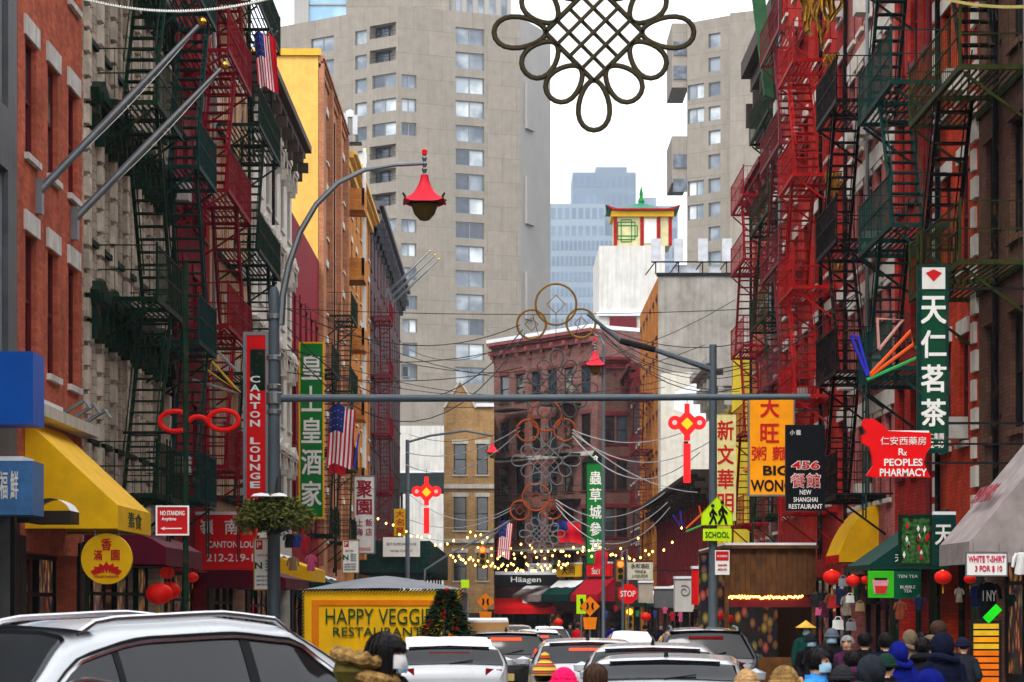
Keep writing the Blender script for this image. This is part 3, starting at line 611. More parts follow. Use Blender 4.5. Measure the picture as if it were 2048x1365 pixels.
# ------------------------------------------------------------------ fire escapes
RAILC = {}
def fire_escape(label, side, y0, y1, levels, mat, dep=1.15, stair=True, drop=True, rail_h=1.0, ladder_top=False, snow=False, st_mat=None, sp=.17, br=.0075, dx=0):
    loc, rot, L = frame_of(side, y0, y1); loc = (loc[0] + dx, loc[1], 0); root = thing('fire_escape', label, 'fire escape', loc, rot, 'iron fire escapes on the tenement fronts')
    st_mat = st_mat or mat
    for li, z in enumerate(levels):
        m = MB(); o = -dep
        m.box(0, L, o, o + .05, -.11, 0); m.box(0, L, -.06, -.01, -.11, 0)
        for x in (0, L - .05, L * .5): m.box(x, x + .05, o + .051, -.061, -.10, -.01)
        n = int(dep / .11)
        for i in range(1, n): m.box(.051, L - .051, o + i * dep / n, o + i * dep / n + .035, -.03, -.001)
        part('platform', m, mat, root, (0, 0, z))
        r = MB(); h = rail_h
        for zz in (h, h * .52): r.tube([(0.02, -.02, zz), (.02, o + .02, zz), (L - .02, o + .02, zz), (L - .02, -.02, zz)], .017, 4)
        k = int(L / sp)
        for i in range(k + 1): r.tube([(.02 + (L - .04) * i / k, o + .02, 0), (.02 + (L - .04) * i / k, o + .02, h)], br, 4, caps=False)
        for x in (.02, L - .02):
            for i in range(1, int(dep / .17)): r.tube([(x, o + i * .17 + rnd.uniform(-.01, .01), 0), (x, o + i * .17, h)], .008, 4, caps=False)
            r.tube([(x, o + .02, -.02), (x, o + .02, h + .06)], .03, 4)
        part('railing', r, mat, root, (0, 0, z))
        if snow: part('snow', MB().box(.08, L - .08, o + .08, -.1, .002, .06), SNOW, root, (0, 0, z))
        for x in (.12, L - .12):
            part('bracket', MB().tube([(0, 0, -.95), (0, o * .92, -.14)], .035, 4), mat, root, (x, 0, z))
        if stair and li < len(levels) - 1:
            H = levels[li + 1] - z; run = min(L - .9, H * .62); a, b = (.45, .45 + run) if li % 2 == 0 else (L - .45, L - .45 - run)
            ys = (-dep + .14, -dep + .74); s_ = MB()
            for y in ys: s_.tube([(a, y, 0), (b, y, H)], .05, 4); s_.tube([(a, y, .85), (b, y, H + .85)], .018, 4)
            S_ = part('stair', s_, st_mat, root, (0, 0, z)); n = int(H / .24)
            sm = mcopy(boxmesh(-.11, .11, ys[0], ys[1], -.015, .015), st_mat)
            for i in range(1, n): part('step', sm, None, S_, (a + (b - a) * i / n, 0, H * i / n))
    if drop:
        s_ = MB(); z = levels[0]; x = L * .3; zb = max(2.9, z - 3.0)
        for dx in (-.22, .22): s_.tube([(x + dx, -dep - .06, zb), (x + dx, -dep - .06, z + 1.1)], .025, 4)
        S_ = part('drop_ladder', s_, mat, root)
        for i in range(int((z + 1 - zb) / .3)): part('rung', mcopy(boxmesh(-.22, .22, -dep - .075, -dep - .045, -.012, .012), mat), None, S_, (x, 0, zb + .2 + i * .3))
    return root
fire_escape('dark green fire escape nearest the flagpoles on the cream building', 'L', 47, 50.6, [4.0, 7.85, 11.7, 15.5], DGREEN, 1.2, sp=.13, br=.009)
fire_escape('dark green fire escape at the far end of the cream building', 'L', 53.4, 56.6, [4.2, 7.7, 11.6, 15.4], TEAL, 1.2, sp=.12, br=.01)
fire_escape('crimson fire escape on the crimson tenement', 'L', 58.2, 63.4, [5.2, 8.6, 11.9, 15.3, 18.6], CRIM, 1.3, sp=.14, br=.009)
fire_escape('dark green fire escape with flags on the peach tenement', 'L', 66.0, 72.2, [4.8, 8.2, 11.6, 15.05, 18.4, 21.6], DGREEN, 1.25, sp=.13, br=.01)
fire_escape('small green fire escape below the crimson panelled front', 'L', 96, 100, [4.6, 8.0, 11.2], DGREEN, 1.1)
fire_escape('dark green fire escape on the tan brick building under the yellow gable', 'L', 108, 112.5, [4.6, 8.0, 11.4, 14.8], DGREEN, 1.1)
fire_escape('thin red fire escape on the mauve brown building', 'L', 143.5, 148.5, [5.0, 8.5, 12.0, 15.5, 19.0], CRIM, 1.1)
fire_escape('weathered olive fire escape in front of the orange red brick building', 'R', 41.2, 46.4, [7.75, 11.1, 14.5], OLIVE, 1.2, st_mat=BLKP)
fire_escape('teal green fire escape on the bright red building', 'R', 48.6, 53.0, [6.65, 9.55, 12.45, 15.4], TEAL, 1.2, sp=.12, br=.01)
fire_escape('black fire escape over the pink banded building', 'R', 56.6, 60.2, [4.4, 7.35, 10.45, 13.75], BLKP, 1.2, sp=.12, br=.01)
fire_escape('bright red fire escape beside the overhead wires', 'R', 65.0, 68.6, [4.4, 7.5, 10.45, 13.5, 16.6], REDP, 1.2)
fire_escape('dark maroon fire escape at the far end of the red tenement', 'R', 71.0, 76.2, [5.4, 8.6, 12.0, 15.5, 18.9], MATS['maroon_paint'], .9)
fire_escape('dark green fire escape under the heavy brown cornice', 'R', 79.4, 85.5, [4.8, 8.1, 11.5, 14.9, 18.2], DGREEN, 1.1, dx=.8)
fire_escape('crimson fire escape on the salmon tenement', 'R', 88.8, 93.6, [4.8, 8.2, 11.4, 14.6, 17.0], CRIM, 1.0, dx=.8)
fire_escape('maroon fire escape on the ochre fronted far building', 'R', 146, 152, [4.4, 7.8, 11.2, 14.6], MAROON, 1.1)
# the corner block's own fire escapes face the street end
def far_escape(label, u, D, zs, wd, mat):
    root = thing('fire_escape', label, 'fire escape', (P(u, 0, D).x, D, 0), R(-55), 'iron fire escapes on the tenement fronts')
    for z in zs:
        m = MB(); m.box(0, wd, -1, .4, -.1, 0); part('platform', m, mat, root, (0, 0, z))
        r = MB()
        for zz in (.95, .5): r.tube([(0, 0.3, zz), (0, -1, zz), (wd, -1, zz), (wd, .3, zz)], .03, 4)
        for i in range(int(wd / .18) + 1): r.tube([(i * .18, -1, 0), (i * .18, -1, .95)], .018, 4, caps=False)
        part('railing', r, mat, root, (0, 0, z))
far_escape('green balcony fire escape at the left corner of the dark red block', 1000, 180.4, [5.6, 9.3, 12.6, 16.2], 3.0, DGREEN)
far_escape('green balcony fire escape behind the green vertical sign', 1105, 175.2, [5.6, 9.3, 12.6, 16.2], 3.0, DGREEN)

# ------------------------------------------------------------------ signs
def sign(name, label, u0, u1, v0, v1, D, bg, th=.12, border=None, bw=.05, cat='sign', group=None, rz=0):
    a, b = P(u0, v1, D), P(u1, v0, D); W_, H_ = b.x - a.x, b.z - a.z
    root = thing(name, label, cat, ((a.x + b.x) / 2, D, a.z), rz, group)
    part('panel', MB().box(-W_ / 2, W_ / 2, 0, th, 0, H_), bg, root)
    if border:
        m = MB(); t = bw; m.box(-W_ / 2 - .01, -W_ / 2 + t, -.015, th * .5, -.01, H_ + .01); m.box(W_ / 2 - t, W_ / 2 + .01, -.015, th * .5, -.01, H_ + .01)
        m.box(-W_ / 2 + t, W_ / 2 - t, -.015, th * .5, -.01, t); m.box(-W_ / 2 + t, W_ / 2 - t, -.015, th * .5, H_ - t, H_ + .01); part('border', m, border, root)
    return root, W_, H_
def vtext(root, W_, H_, chars, mat, top, bot, wf=.75, bold=.02, x=0):
    n = len(chars); st = (top - bot) / n
    for i, c in enumerate(chars):
        if c != ' ': text(c, W_ * wf, st * H_ * .78, mat, root, x, (top - (i + .5) * st) * H_, bold=bold)
INKW = M('letter_white', (238, 238, 232), .5, var=.05, bump=0)
INKR = M('letter_red', (200, 26, 30), .5, var=.06, bump=0)
INKK = M('letter_black', (22, 20, 18), .5, var=.1, bump=0)
INKG = M('letter_green', (14, 74, 44), .5, var=.1, bump=0)
INKP = M('letter_pink', (208, 30, 84), .5, var=.05, bump=0)
def arms(root, side, D, x, z_list, W_):                # iron arms that tie a projecting sign to its wall
    X = XL if side == 'L' else XR
    for z in z_list:
        s_ = MB().tube([(0, .06, z), (X - root.location.x, .06, z)], .03, 4); part('arm', s_, BLACK, root)
# west
r, w_, h_ = sign('vertical_sign', 'tall green banner sign with white Chinese characters', 598, 648, 685, 1037, 91, GREENS, border=YEL, bw=.05)
vtext(r, w_, h_, '皇上皇酒家', INKW, .95, .05, .78, .022); arms(r, 'L', 91, 0, (.3, h_ - .3), w_)
r, w_, h_ = sign('vertical_sign', 'tall red lounge sign with white vertical letters and grey frame', 487, 537, 665, 1005, 57.3, RED, th=.25, border=STEEL, bw=.07)
part('green_panel', MB().box(-.14, w_ / 2 - .08, -.02, 0, h_ * .66, h_ * .9), DGREEN, r)
for i, c in enumerate('CANTON LOUNGE 21'):
    if c != ' ': text(c, .24, .16, INKW, r, -.02, h_ * .62 - i * .21 + .0 + .42, bold=.03, y=-.028)
arms(r, 'L', 57.3, 0, (.4, h_ - .4), w_)
r, w_, h_ = sign('awning_sign', 'wide red lounge sign with white letters and phone number under snow', 380, 512, 1030, 1140, 62, RED, th=.5)
text('嶺', .34, .38, INKW, r, -.42, h_ * .78); text('南', .34, .38, INKW, r, .22, h_ * .78); text('CANTON LOU', 1.2, .17, INKW, r, .2, h_ * .46); text('212-219-1', 1.2, .2, INKW, r, .18, h_ * .22)
part('snow', MB().box(-w_ / 2, w_ / 2, .01, .5, h_, h_ + .08), SNOW, r); part('frame', MB().box(-w_ / 2 - .3, -w_ / 2, 0, .4, 0, h_), STEEL, r)
r, w_, h_ = sign('vertical_sign', 'white sign with dark red Chinese characters beside the stair tower', 707, 750, 952, 1108, 112, WHITE, border=STEEL, bw=.05)
text('聚', .7, .78, M('letter_dark_red', (150, 26, 48), .5), r, 0, h_ * .83, bold=.03); text('園', .7, .7, MATS['letter_dark_red'], r, 0, h_ * .6, bold=.03)
for a, c, x, z in ((0, '上', -.22, .40), (0, '飯', .22, .40), (0, '海', -.22, .28), (0, '店', .22, .28)): text(c, .3, .34, MATS['letter_dark_red'], r, x, h_ * z)
text('LOUNGE', .6, .16, INKR, r, 0, h_ * .06); arms(r, 'L', 112, 0, (.4, h_ - .3), w_)
r, w_, h_ = sign('vertical_sign', 'small yellow sign with red characters beyond the green banner', 788, 812, 1018, 1072, 150, YEL)
vtext(r, w_, h_, '大名星', INKR, .97, .03, .7); arms(r, 'L', 150, 0, (.3,), w_)
r, w_, h_ = sign('shop_sign', 'bright blue box sign above the left shop entrance', -60, 66, 703, 848, 37, M('blue_enamel', (20, 92, 190), .4, var=.08, streak=.1), th=.9)
arms(r, 'L', 37, 0, (.4,), w_)
r, w_, h_ = sign('shop_sign', 'faded blue box sign with white lettering and snow on top', -60, 65, 922, 1030, 36.5, M('faded_blue', (72, 122, 176), .4, var=.2, scale=4, streak=.1), th=.9)
text('福 鮮', .28, .42, INKW, r, .12, h_ * .55, bold=.01); part('snow', MB().box(-w_ / 2, w_ / 2 - .15, .02, .88, h_, h_ + .07), SNOW, r); arms(r, 'L', 36.5, 0, (.4,), w_)
# round yellow sign
c = P(214, 1118, 40.2); rr = px(51, 40.2)
r = thing('round_sign', 'round yellow hanging sign with red lotus and Chinese characters', 'sign', tuple(c - Vector((0, 0, rr))))
part('disc', MB().lathe([(0, -.05), (rr, -.05), (rr, .05), (0, .05)], 40).mesh('disc', True, 30), YEL, r, (0, 0, rr), (R(90), 0, 0))
text('香', .17, .2, INKR, r, -.0, rr + .24, y=-.06); text('滿', .14, .17, INKR, r, -.14, rr + .06, y=-.06); text('園', .14, .17, INKR, r, .15, rr + .06, y=-.06)
for k in range(-3, 4):
    a = k * R(26); m = MB(); L_ = .2 - .012 * abs(k)
    m.face([(0, 0, 0), (-.055 * math.cos(a) + L_ * .55 * math.sin(a), 0, .055 * math.sin(a) + L_ * .55 * math.cos(a)), (L_ * math.sin(a), 0, L_ * math.cos(a)), (.055 * math.cos(a) + L_ * .55 * math.sin(a), 0, -.055 * math.sin(a) + L_ * .55 * math.cos(a))])
    part('lotus_petal', m, INKR, r, (k * .035, -.062 - abs(k) * .001, rr - .24 + abs(k) * .0))
text('VEGETARIAN', .42, .04, INKR, r, 0, rr - .3, y=-.06)
part('hanger', MB().tube([(-.2, 0, rr * 1.8), (-.2, 0, rr * 2 + .12)], .012, 4).tube([(.2, 0, rr * 1.8), (.2, 0, rr * 2 + .12)], .012, 4), STEEL, r)
# east
r, w_, h_ = sign('vertical_sign', 'tall dark green tea shop sign with four white Chinese characters', 1838, 1896, 530, 905, 40.9, M('tea_green', (10, 70, 46), .4, var=.1, streak=.1), th=.25, border=TEAL, bw=.045)
part('emblem_field', MB().box(-w_ / 2 + .05, w_ / 2 - .05, -.02, 0, h_ * .87, h_ * .985), WHITE, r)
part('emblem', MB().face([(-.14, -.026, h_ * .955), (0, -.026, h_ * .91), (.14, -.026, h_ * .955), (0, -.026, h_ * .975)]), INKR, r)
vtext(r, w_, h_, '天仁茗茶', INKW, .85, .12, .84, .03)
for k, t in enumerate(('天仁集團', '212-40')): text(t, w_ * .7, .11, MATS['letter_white'], r, 0, h_ * (.085 - k * .045))
arms(r, 'R', 40.9, 0, (.5, h_ - .4), w_)
r = thing('shaped_sign', 'red pharmacy sign cut like a fish with white serif lettering', 'sign', tuple(P(1795, 955, 40.3))); r.scale = (.806, .806, .806)
k = 50 / F; poly = [((u - 1795) * k, (955 - v) * k) for u, v in ((1748, 955), (1862, 955), (1852, 938), (1848, 925), (1852, 908), (1862, 893), (1862, 866), (1775, 862), (1768, 852), (1748, 838), (1728, 838), (1724, 850), (1734, 866), (1722, 872), (1724, 886), (1738, 894), (1744, 912), (1746, 932), (1733, 951))]
part('panel', MB().prism(poly, 0, .16), RED, r); part('snow', MB().box(-.18, .66, .01, .15, .93, .975), SNOW, r)
text('仁安西藥房', .95, .17, INKW, r, .12, .76, bold=0); text('R', .12, .14, INKW, r, .08, .53); text('x', .07, .08, INKW, r, .16, .49)
text('PEOPLES', .8, .15, INKW, r, .12, .31, bold=.02); text('PHARMACY', .98, .16, INKW, r, .12, .1, bold=.02)
for z in (.3, .7): part('arm', MB().tube([(.6, .08, z), ((XR - r.location.x) / .806, .08, z)], .03, 4), BLACK, r)
r, w_, h_ = sign('vertical_sign', 'black restaurant sign with red numerals and white lettering', 1572, 1650, 850, 1022, 55.6, M('sign_black', (16, 18, 24), .4, var=.1), th=.2)
q = w_ / 1.07
text('小 籠', .3 * q, .14 * q, INKW, r, -.28 * q, h_ * .91); text('456', .8 * q, .26 * q, INKW, r, 0, h_ * .53, bold=.06); text('456', .76 * q, .22 * q, INKR, r, 0, h_ * .53, y=-.02, bold=.02)
text('餐館', .82 * q, .4 * q, INKW, r, 0, h_ * .35, bold=.05); text('餐館', .8 * q, .38 * q, INKR, r, 0, h_ * .35, y=-.02, bold=0)
text('NEW', .32 * q, .13 * q, INKW, r, 0, h_ * .215); text('SHANGHAI', .66 * q, .13 * q, INKW, r, 0, h_ * .13); text('RESTAURANT', .92 * q, .13 * q, INKW, r, 0, h_ * .05); arms(r, 'R', 55.6, 0, (.4, h_ - .4), w_)
r, w_, h_ = sign('vertical_sign', 'orange yellow restaurant sign with red characters and black BIG WONG lettering', 1497, 1589, 790, 992, 62.5, M('amber_sign', (250, 158, 14), .4, var=.08, streak=.05), th=.22, border=STEEL, bw=.03)
q = w_ / 1.4
text('大', .55 * q, .55 * q, INKR, r, -.05, h_ * .87, bold=.03); text('旺', .55 * q, .55 * q, INKR, r, -.05, h_ * .62, bold=.03); text('粥 麵', 1.1 * q, .42 * q, INKR, r, -.05, h_ * .42, bold=.01)
text('BIG', .8 * q, .3 * q, INKK, r, .12, h_ * .25, bold=.03); text('WONG', 1.28 * q, .36 * q, INKK, r, 0, h_ * .1, bold=.03); arms(r, 'R', 62.5, 0, (.4, h_ - .4), w_)
r, w_, h_ = sign('vertical_sign', 'pale yellow sign with large red Chinese characters behind the school sign', 1430, 1472, 830, 1042, 90, M('pale_yellow', (232, 222, 150), .5, streak=.1), th=.2)
vtext(r, w_, h_, '新文華明', INKR, .97, .05, .75, .02); arms(r, 'R', 90, 0, (.4, h_ - .4), w_)
r, w_, h_ = sign('vertical_sign', 'narrow green sign with white characters hung on the far corner', 1172, 1210, 925, 1130, 150, GREENS, th=.3, border=DGREEN, bw=.06)
vtext(r, w_, h_, '蟲草城參茸', INKW, .93, .1, .6, .02); part('crown', MB().prism([(-w_ * .75, h_), (w_ * .75, h_), (w_ * .55, h_ + .3), (.2, h_ + .45), (0, h_ + .9), (-.2, h_ + .45), (-w_ * .55, h_ + .3)], -.1, .3), DGREEN, r)
text('✿', .3, .3, INKW, r, 0, h_ + .28, y=-.12); arms(r, 'R', 150, 0, (.4, h_ - .4), w_)
r, w_, h_ = sign('shop_sign', 'white liquor store sign with dark lettering over the far pavement', 1255, 1306, 1125, 1160, 105, M('dirty_white', (206, 204, 184), .5, streak=.2), th=.15)
text('永和酒莊', .8, .2, INKK, r, 0, h_ * .78); text('WINE &', .5, .14, INKK, r, 0, h_ * .47); text('LIQUOR', .7, .15, INKK, r, 0, h_ * .2); arms(r, 'R', 105, 0, (.4,), w_)
# school crossing sign and parking plates on the right pole
k = 55.6 / F
LIME = M('fluorescent_yellow_green', (196, 240, 20), .4, var=.04, bump=0)
r = thing('school_sign', 'fluorescent green pentagon crossing sign with two walking figures', 'sign', tuple(P(1434, 1052, 55.6)))
pent = [((u - 1434) * k, (1052 - v) * k) for u, v in ((1402, 1052), (1466, 1052), (1466, 1028), (1434, 993), (1402, 1028))]
pent = [(a * .99, b) for a, b in pent]
part('panel', MB().prism(pent, -.02, .0), LIME, r)
ed = MB().tube([(a * .96, -.022, .01 + b * .965) for a, b in pent], .007, 4, closed=True); part('border', ed, INKK, r)
for fx, s_ in ((-.1, .85), (.12, 1.0)):
    m = MB(); B = lambda pts: m.tube([(fx + x * s_, -.026, .1 + z * s_) for x, z in pts], [.03 * s_] * len(pts), 6)
    B([(0, .42), (.02, .22)]); B([(.02, .22), (.07, .1), (.09, 0)]); B([(.02, .22), (-.03, .1), (-.09, .0)]); B([(0, .38), (.08, .28), (.11, .24)]); B([(0, .38), (-.07, .28), (-.05, .2)])
    m.lathe([(0, -.045), (.04, -.02), (.045, 0), (.04, .02), (0, .045)], 8, (fx, -.026, .1 + .5 * s_)); part('walking_figure', m, INKK, r, (0, 0, -.06))
r, w_, h_ = sign('school_plate', 'small fluorescent green plate reading SCHOOL under the crossing sign', 1406, 1463, 1058, 1082, 55.6, LIME, th=.02)
text('SCHOOL', w_ * .84, h_ * .5, INKK, r, 0, h_ * .5, bold=.01)
r, w_, h_ = sign('parking_sign', 'red and white parking plate on the right lamp pole', 1430, 1459, 1101, 1150, 55.7, INKW, th=.02)
part('red_field', MB().box(-w_ / 2 + .02, w_ / 2 - .02, -.006, 0, h_ * .58, h_ * .96), INKR, r); text('NO STANDING', w_ * .7, .05, INKW, r, 0, h_ * .76); text('8AM-6PM', w_ * .6, .05, INKR, r, 0, h_ * .4); text('MON-FRI', w_ * .6, .05, INKR, r, 0, h_ * .22)
r, w_, h_ = sign('no_standing_sign', 'red NO STANDING Anytime sign with white arrow on a green post', 313, 377, 1013, 1070, 33.9, INKR, th=.02, border=INKW, bw=.012)
text('NO STANDING', w_ * .76, .065, INKW, r, 0, h_ * .76, bold=.02); text('Anytime', w_ * .46, .06, INKW, r, -.05, h_ * .54, bold=.02)
part('arrow', MB().box(-.12, .13, -.008, 0, h_ * .2, h_ * .24).face([(-.17, -.008, h_ * .22), (-.11, -.008, h_ * .28), (-.11, -.008, h_ * .16)]), INKW, r)
p = P(371, 1190, 34); r = thing('sign_post', 'slim dark green post carrying the red no standing sign', 'post', (p.x, 34, .14))
part('shaft', MB().tube([(0, .03, 0), (0, .03, P(0, 545, 34).z)], .042, 8), DGREEN, r, smooth=True); part('base', MB().lathe([(.12, 0), (.12, .1), (.06, .25)], 10), DGREEN, r)
for (u0, u1, v0, v1, D, lb) in ((508, 553, 1077, 1180, 46, 'white bus stop timetable board under the hanging basket'), (685, 718, 1080, 1146, 62, 'white parking regulations plate beyond the yellow dining booth')):
    r, w_, h_ = sign('notice_board', lb, u0, u1, v0, v1, D, INKW, th=.02, border=M('brass', (170, 120, 50), .4, .6), bw=.012)
    part('red_field', MB().box(-w_ * .42, -w_ * .12, -.006, 0, h_ * .78, h_ * .96), INKR, r); text('P', .08, .1, INKW, r, -w_ * .27, h_ * .87, y=-.018)
    text('NIGHT REG', w_ * .5, .04, INKR, r, -w_ * .1, h_ * .67); text('N', .14, .13, INKG, r, -w_ * .3, h_ * .47, bold=.03)
    for i in range(4): text('TIMES VARY', w_ * .36, .03, INKG, r, w_ * .16, h_ * (.56 - i * .06))
    for i in range(3): text('LIMITED STOPS', w_ * .7, .035, INKK, r, -.02, h_ * (.26 - i * .08))
    p = P(u1 - 4, 0, D); q = thing('sign_post', 'steel post behind the ' + lb.split(' ', 1)[1], 'post', (p.x, D + .1, gz(D) + .14)); part('shaft', MB().tube([(0, 0, 0), (0, 0, P(0, v0, D).z)], .04, 8), STEEL, q); part('base', MB().lathe([(.1, 0), (.1, .1), (.05, .2)], 8), STEEL, q)
# far construction signs
AMB = M('construction_orange', (250, 136, 10), .45, var=.05, bump=0)
def diamond(label, u, v, sz, D, tail):
    c = P(u, v, D); s_ = px(sz, D); r = thing('warning_sign', label, 'sign', (c.x, D, gz(D)), 0, 'orange diamond roadwork signs'); z = c.z - gz(D)
    part('panel', MB().prism([(-s_, z), (0, z - s_), (s_, z), (0, z + s_)], 0, .03), AMB, r)
    for x in (-.2, .2): part('figure', MB().tube([(x * s_ * 1.6, -.02, z - .3 * s_), (x * s_, -.02, z), (x * s_ * 1.5, -.02, z + .35 * s_)], .1 * s_, 5), INKK, r)
    if tail: part('plate', MB().prism([(-s_ * .55, z - 2.3 * s_), (s_ * .55, z - 2.3 * s_), (s_ * .7, z - s_ * 1.1), (-s_ * .7, z - s_ * 1.1)], .0, .03), AMB, r)
    part('post', MB().tube([(0, .06, 0), (0, .06, z + s_ * .5)], .04, 6), STEEL, r)
diamond('orange diamond roadwork sign with an orange plate below it in mid street', 1180, 1213, 20, 88, True)
diamond('orange diamond roadwork sign behind the decorated tree', 971, 1204, 18, 84, True)
r, w_, h_ = sign('crossing_sign', 'lime green crossing sign partly hidden by the orange diamond sign', 1153, 1172, 1190, 1228, 95, LIME, th=.03); part('figure', MB().tube([(0, -.02, .2), (.04, -.02, .4), (0, -.02, .6)], .06, 5), INKK, r); part('post', MB().tube([(0, .06, -1.6), (0, .06, h_)], .04, 6), STEEL, r)
r, w_, h_ = sign('crossing_sign', 'lime green plate on a post far down the left kerb', 922, 938, 1160, 1176, 110, LIME, th=.03); part('post', MB().tube([(0, .06, -2.4), (0, .06, h_)], .05, 6), STEEL, r)

# eyeglasses sign: red outline frames
D = 46.2; r = thing('eyeglasses_sign', 'red outline sign shaped like eyeglasses on the left', 'sign', tuple(P(400, 865, D))); k = D / F
def ring(cu, cv, a, b, t0, t1, n=24): return [((cu + a * math.cos(R(t0 + (t1 - t0) * i / n)) - 400) * k, 0, (865 - cv - -b * math.sin(R(t0 + (t1 - t0) * i / n))) * k) for i in range(n + 1)]
NEON = M('red_tube_enamel', (236, 24, 20), .4, var=.05, bump=0)
part('lens_rim', MB().tube(ring(447, 841, 30, 20, 0, 360)[:-1], .05, 8, closed=True), NEON, r, smooth=True)
part('lens_rim', MB().tube(ring(350, 843, 30, 20, 60, 300), .05, 8), NEON, r, smooth=True)
part('bridge', MB().tube(ring(396, 848, 20, 14, 10, 170), .05, 8), NEON, r, smooth=True)
part('bracket', MB().tube([(-.3, .05, 0), (-1.5, .1, 0)], .03, 5).tube([(.4, .05, -.1), (-.3, .06, 0)], .02, 4), BLACK, r)
# ------------------------------------------------------------------ street lamps and poles
AMBER = M('amber_globe', (96, 78, 20), .25, var=.1, bump=0)
LRED = M('lamp_red_enamel', (206, 30, 50), .4, var=.06, bump=0)
def lamp_head(root, c, s, y_rot=0):
    """pagoda lamp: flared square red hood, amber globe, finial; c = hanging point, s = hood width"""
    def hoodf(a, b):
        t = b; ang = a * 2 * math.pi; w_ = (.09 + .41 * t ** 1.55) * s
        sq = 1 / max(abs(math.cos(ang)), abs(math.sin(ang))); k = 1 + (sq - 1) * .75 * t
        lift = .06 * s * max(0, sq - 1.15) / .26 * t ** 4
        return (c[0] + w_ * k * .9 * math.cos(ang), c[1] + w_ * k * .9 * math.sin(ang), c[2] - .06 * s - .6 * s * t ** .85 + lift)
    part('hood', MB().grid(hoodf, 32, 8), LRED, root, smooth=True)
    part('globe', MB().lathe([(.0, -.36 * s), (.1 * s, -.34 * s), (.21 * s, -.22 * s), (.27 * s, -.05 * s), (.28 * s, .06 * s), (.24 * s, .08 * s)], 16, (c[0], c[1], c[2] - .66 * s)), AMBER, root, smooth=True)
    part('ring', MB().lathe([(.3 * s, 0), (.33 * s, .03 * s), (.3 * s, .06 * s)], 16, (c[0], c[1], c[2] - .68 * s)), BLACK, root)
    m = MB()
    for k in range(4):
        a = math.pi / 4 + k * math.pi / 2; r = .54 * s; m.tube([(c[0] + r * math.cos(a), c[1] + r * math.sin(a), c[2] - .58 * s), (c[0] + r * 1.13 * math.cos(a), c[1] + r * 1.13 * math.sin(a), c[2] - .5 * s)], .014 * s + .008, 5)
    part('corner_hook', m, BLACK, root)
    part('finial', MB().lathe([(.05 * s, -.14 * s), (.055 * s, -.05 * s), (.03 * s, -.02 * s), (.06 * s, .06 * s), (.03 * s, .1 * s), (.06 * s, .18 * s), (.03 * s, .22 * s), (.055 * s, .3 * s), (.02 * s, .36 * s)], 10, c), STEEL, root, smooth=True)
    part('finial_cap', MB().lathe([(.05 * s, .36 * s), (.055 * s, .46 * s), (.0, .5 * s)], 10, c), RED, root, smooth=True)
D = 46; p = P(548, 0, D)
lp = thing('street_lamp', 'tall grey lamp pole with curved arm and red pagoda lantern over the left kerb', 'street lamp', (p.x, D, gz(D) + .14))
zt = P(0, 585, D).z - lp.location.z
part('pole', MB().lathe([(.2, 0), (.2, .5), (.13, .7), (.12, 3), (.105, zt - .5), (.1, zt), (.06, zt + .1)], 12), GREYP, lp, smooth=True)
for v in (640, 722, 780, 830): part('collar', MB().lathe([(.115, 0), (.14, .02), (.14, .09), (.115, .11)], 12, (0, 0, P(0, v, D).z - lp.location.z)), STEEL, lp)
def lpt(u, v, d=D): q = P(u, v, d); return tuple(q - lp.location)
arm = [lpt(562, 650), lpt(566, 590), lpt(578, 530), lpt(600, 465), lpt(632, 410), lpt(676, 366), lpt(730, 340), lpt(790, 330), lpt(846, 327)]
part('arm', MB().tube(arm, [.075, .07, .065, .06, .055, .05, .045, .04, .04], 8), STEEL, lp, smooth=True)
lamp_head(lp, lpt(849, 345), px(96, D))
part('mast_arm', MB().tube([lpt(556, 797), lpt(1000, 797), lpt(1620, 794)], [.075, .07, .055], 10), GREYP, lp, smooth=True)
part('arm_clamp', MB().lathe([(.13, -.12), (.15, -.1), (.15, .1), (.13, .12)], 12, (0, 0, P(0, 797, D).z - lp.location.z)), STEEL, lp)
D2 = 55.8; p = P(1426, 0, D2)
l2 = thing('street_lamp', 'grey steel pole carrying the school crossing sign with a long arm over the road', 'street lamp', (p.x, D2, gz(D2) + .14))
z2 = P(0, 690, D2).z - l2.location.z
part('pole', MB().lathe([(.2, 0), (.2, .5), (.13, .7), (.1, 3), (.085, z2)], 12), GREYP, l2, smooth=True)
a0 = tuple(P(1424, 740, D2) - l2.location); a1 = tuple(P(1310, 700, D2) - l2.location); a2 = tuple(P(1240, 682, D2) - l2.location); a3 = tuple(P(1175, 628, D2) - l2.location)
part('arm', MB().tube([a0, a1, a2, a3], [.07, .06, .055, .04], 8), GREYP, l2, smooth=True)
part('sleeve', MB().tube([a1, a2], .075, 8), BLACK, l2, smooth=True)
part('cobra_head', MB().box(-.62, -.1, -.3, .3, z2 - .6, z2 + 1.0), GREYP, l2) if False else None
D3 = 102; p = P(1207, 0, D3)
l3 = thing('street_lamp', 'slim grey lamp pole with small red pagoda lantern beyond the coin ornament', 'street lamp', (p.x, D3, gz(D3) + .14))
z3 = P(0, 690, D3).z - l3.location.z
part('pole', MB().lathe([(.2, 0), (.2, .5), (.08, .7), (.06, z3)], 10), GREYP, l3, smooth=True)
part('arm', MB().tube([(0, 0, z3), (-.15, 0, z3 + .35), (-.38, 0, z3 + .4)], .045, 6), STEEL, l3, smooth=True)
lamp_head(l3, tuple(P(1190, 700, D3) - l3.location), px(50, D3))
D4 = 123; p = P(815, 0, D4)
l4 = thing('street_lamp', 'far grey lamp pole with thin arm and smallest red pagoda lantern', 'street lamp', (p.x, D4, gz(D4) + .14))
z4 = P(0, 880, D4).z - l4.location.z
part('pole', MB().lathe([(.22, 0), (.22, .5), (.12, .7), (.1, z4)], 10), GREYP, l4, smooth=True)
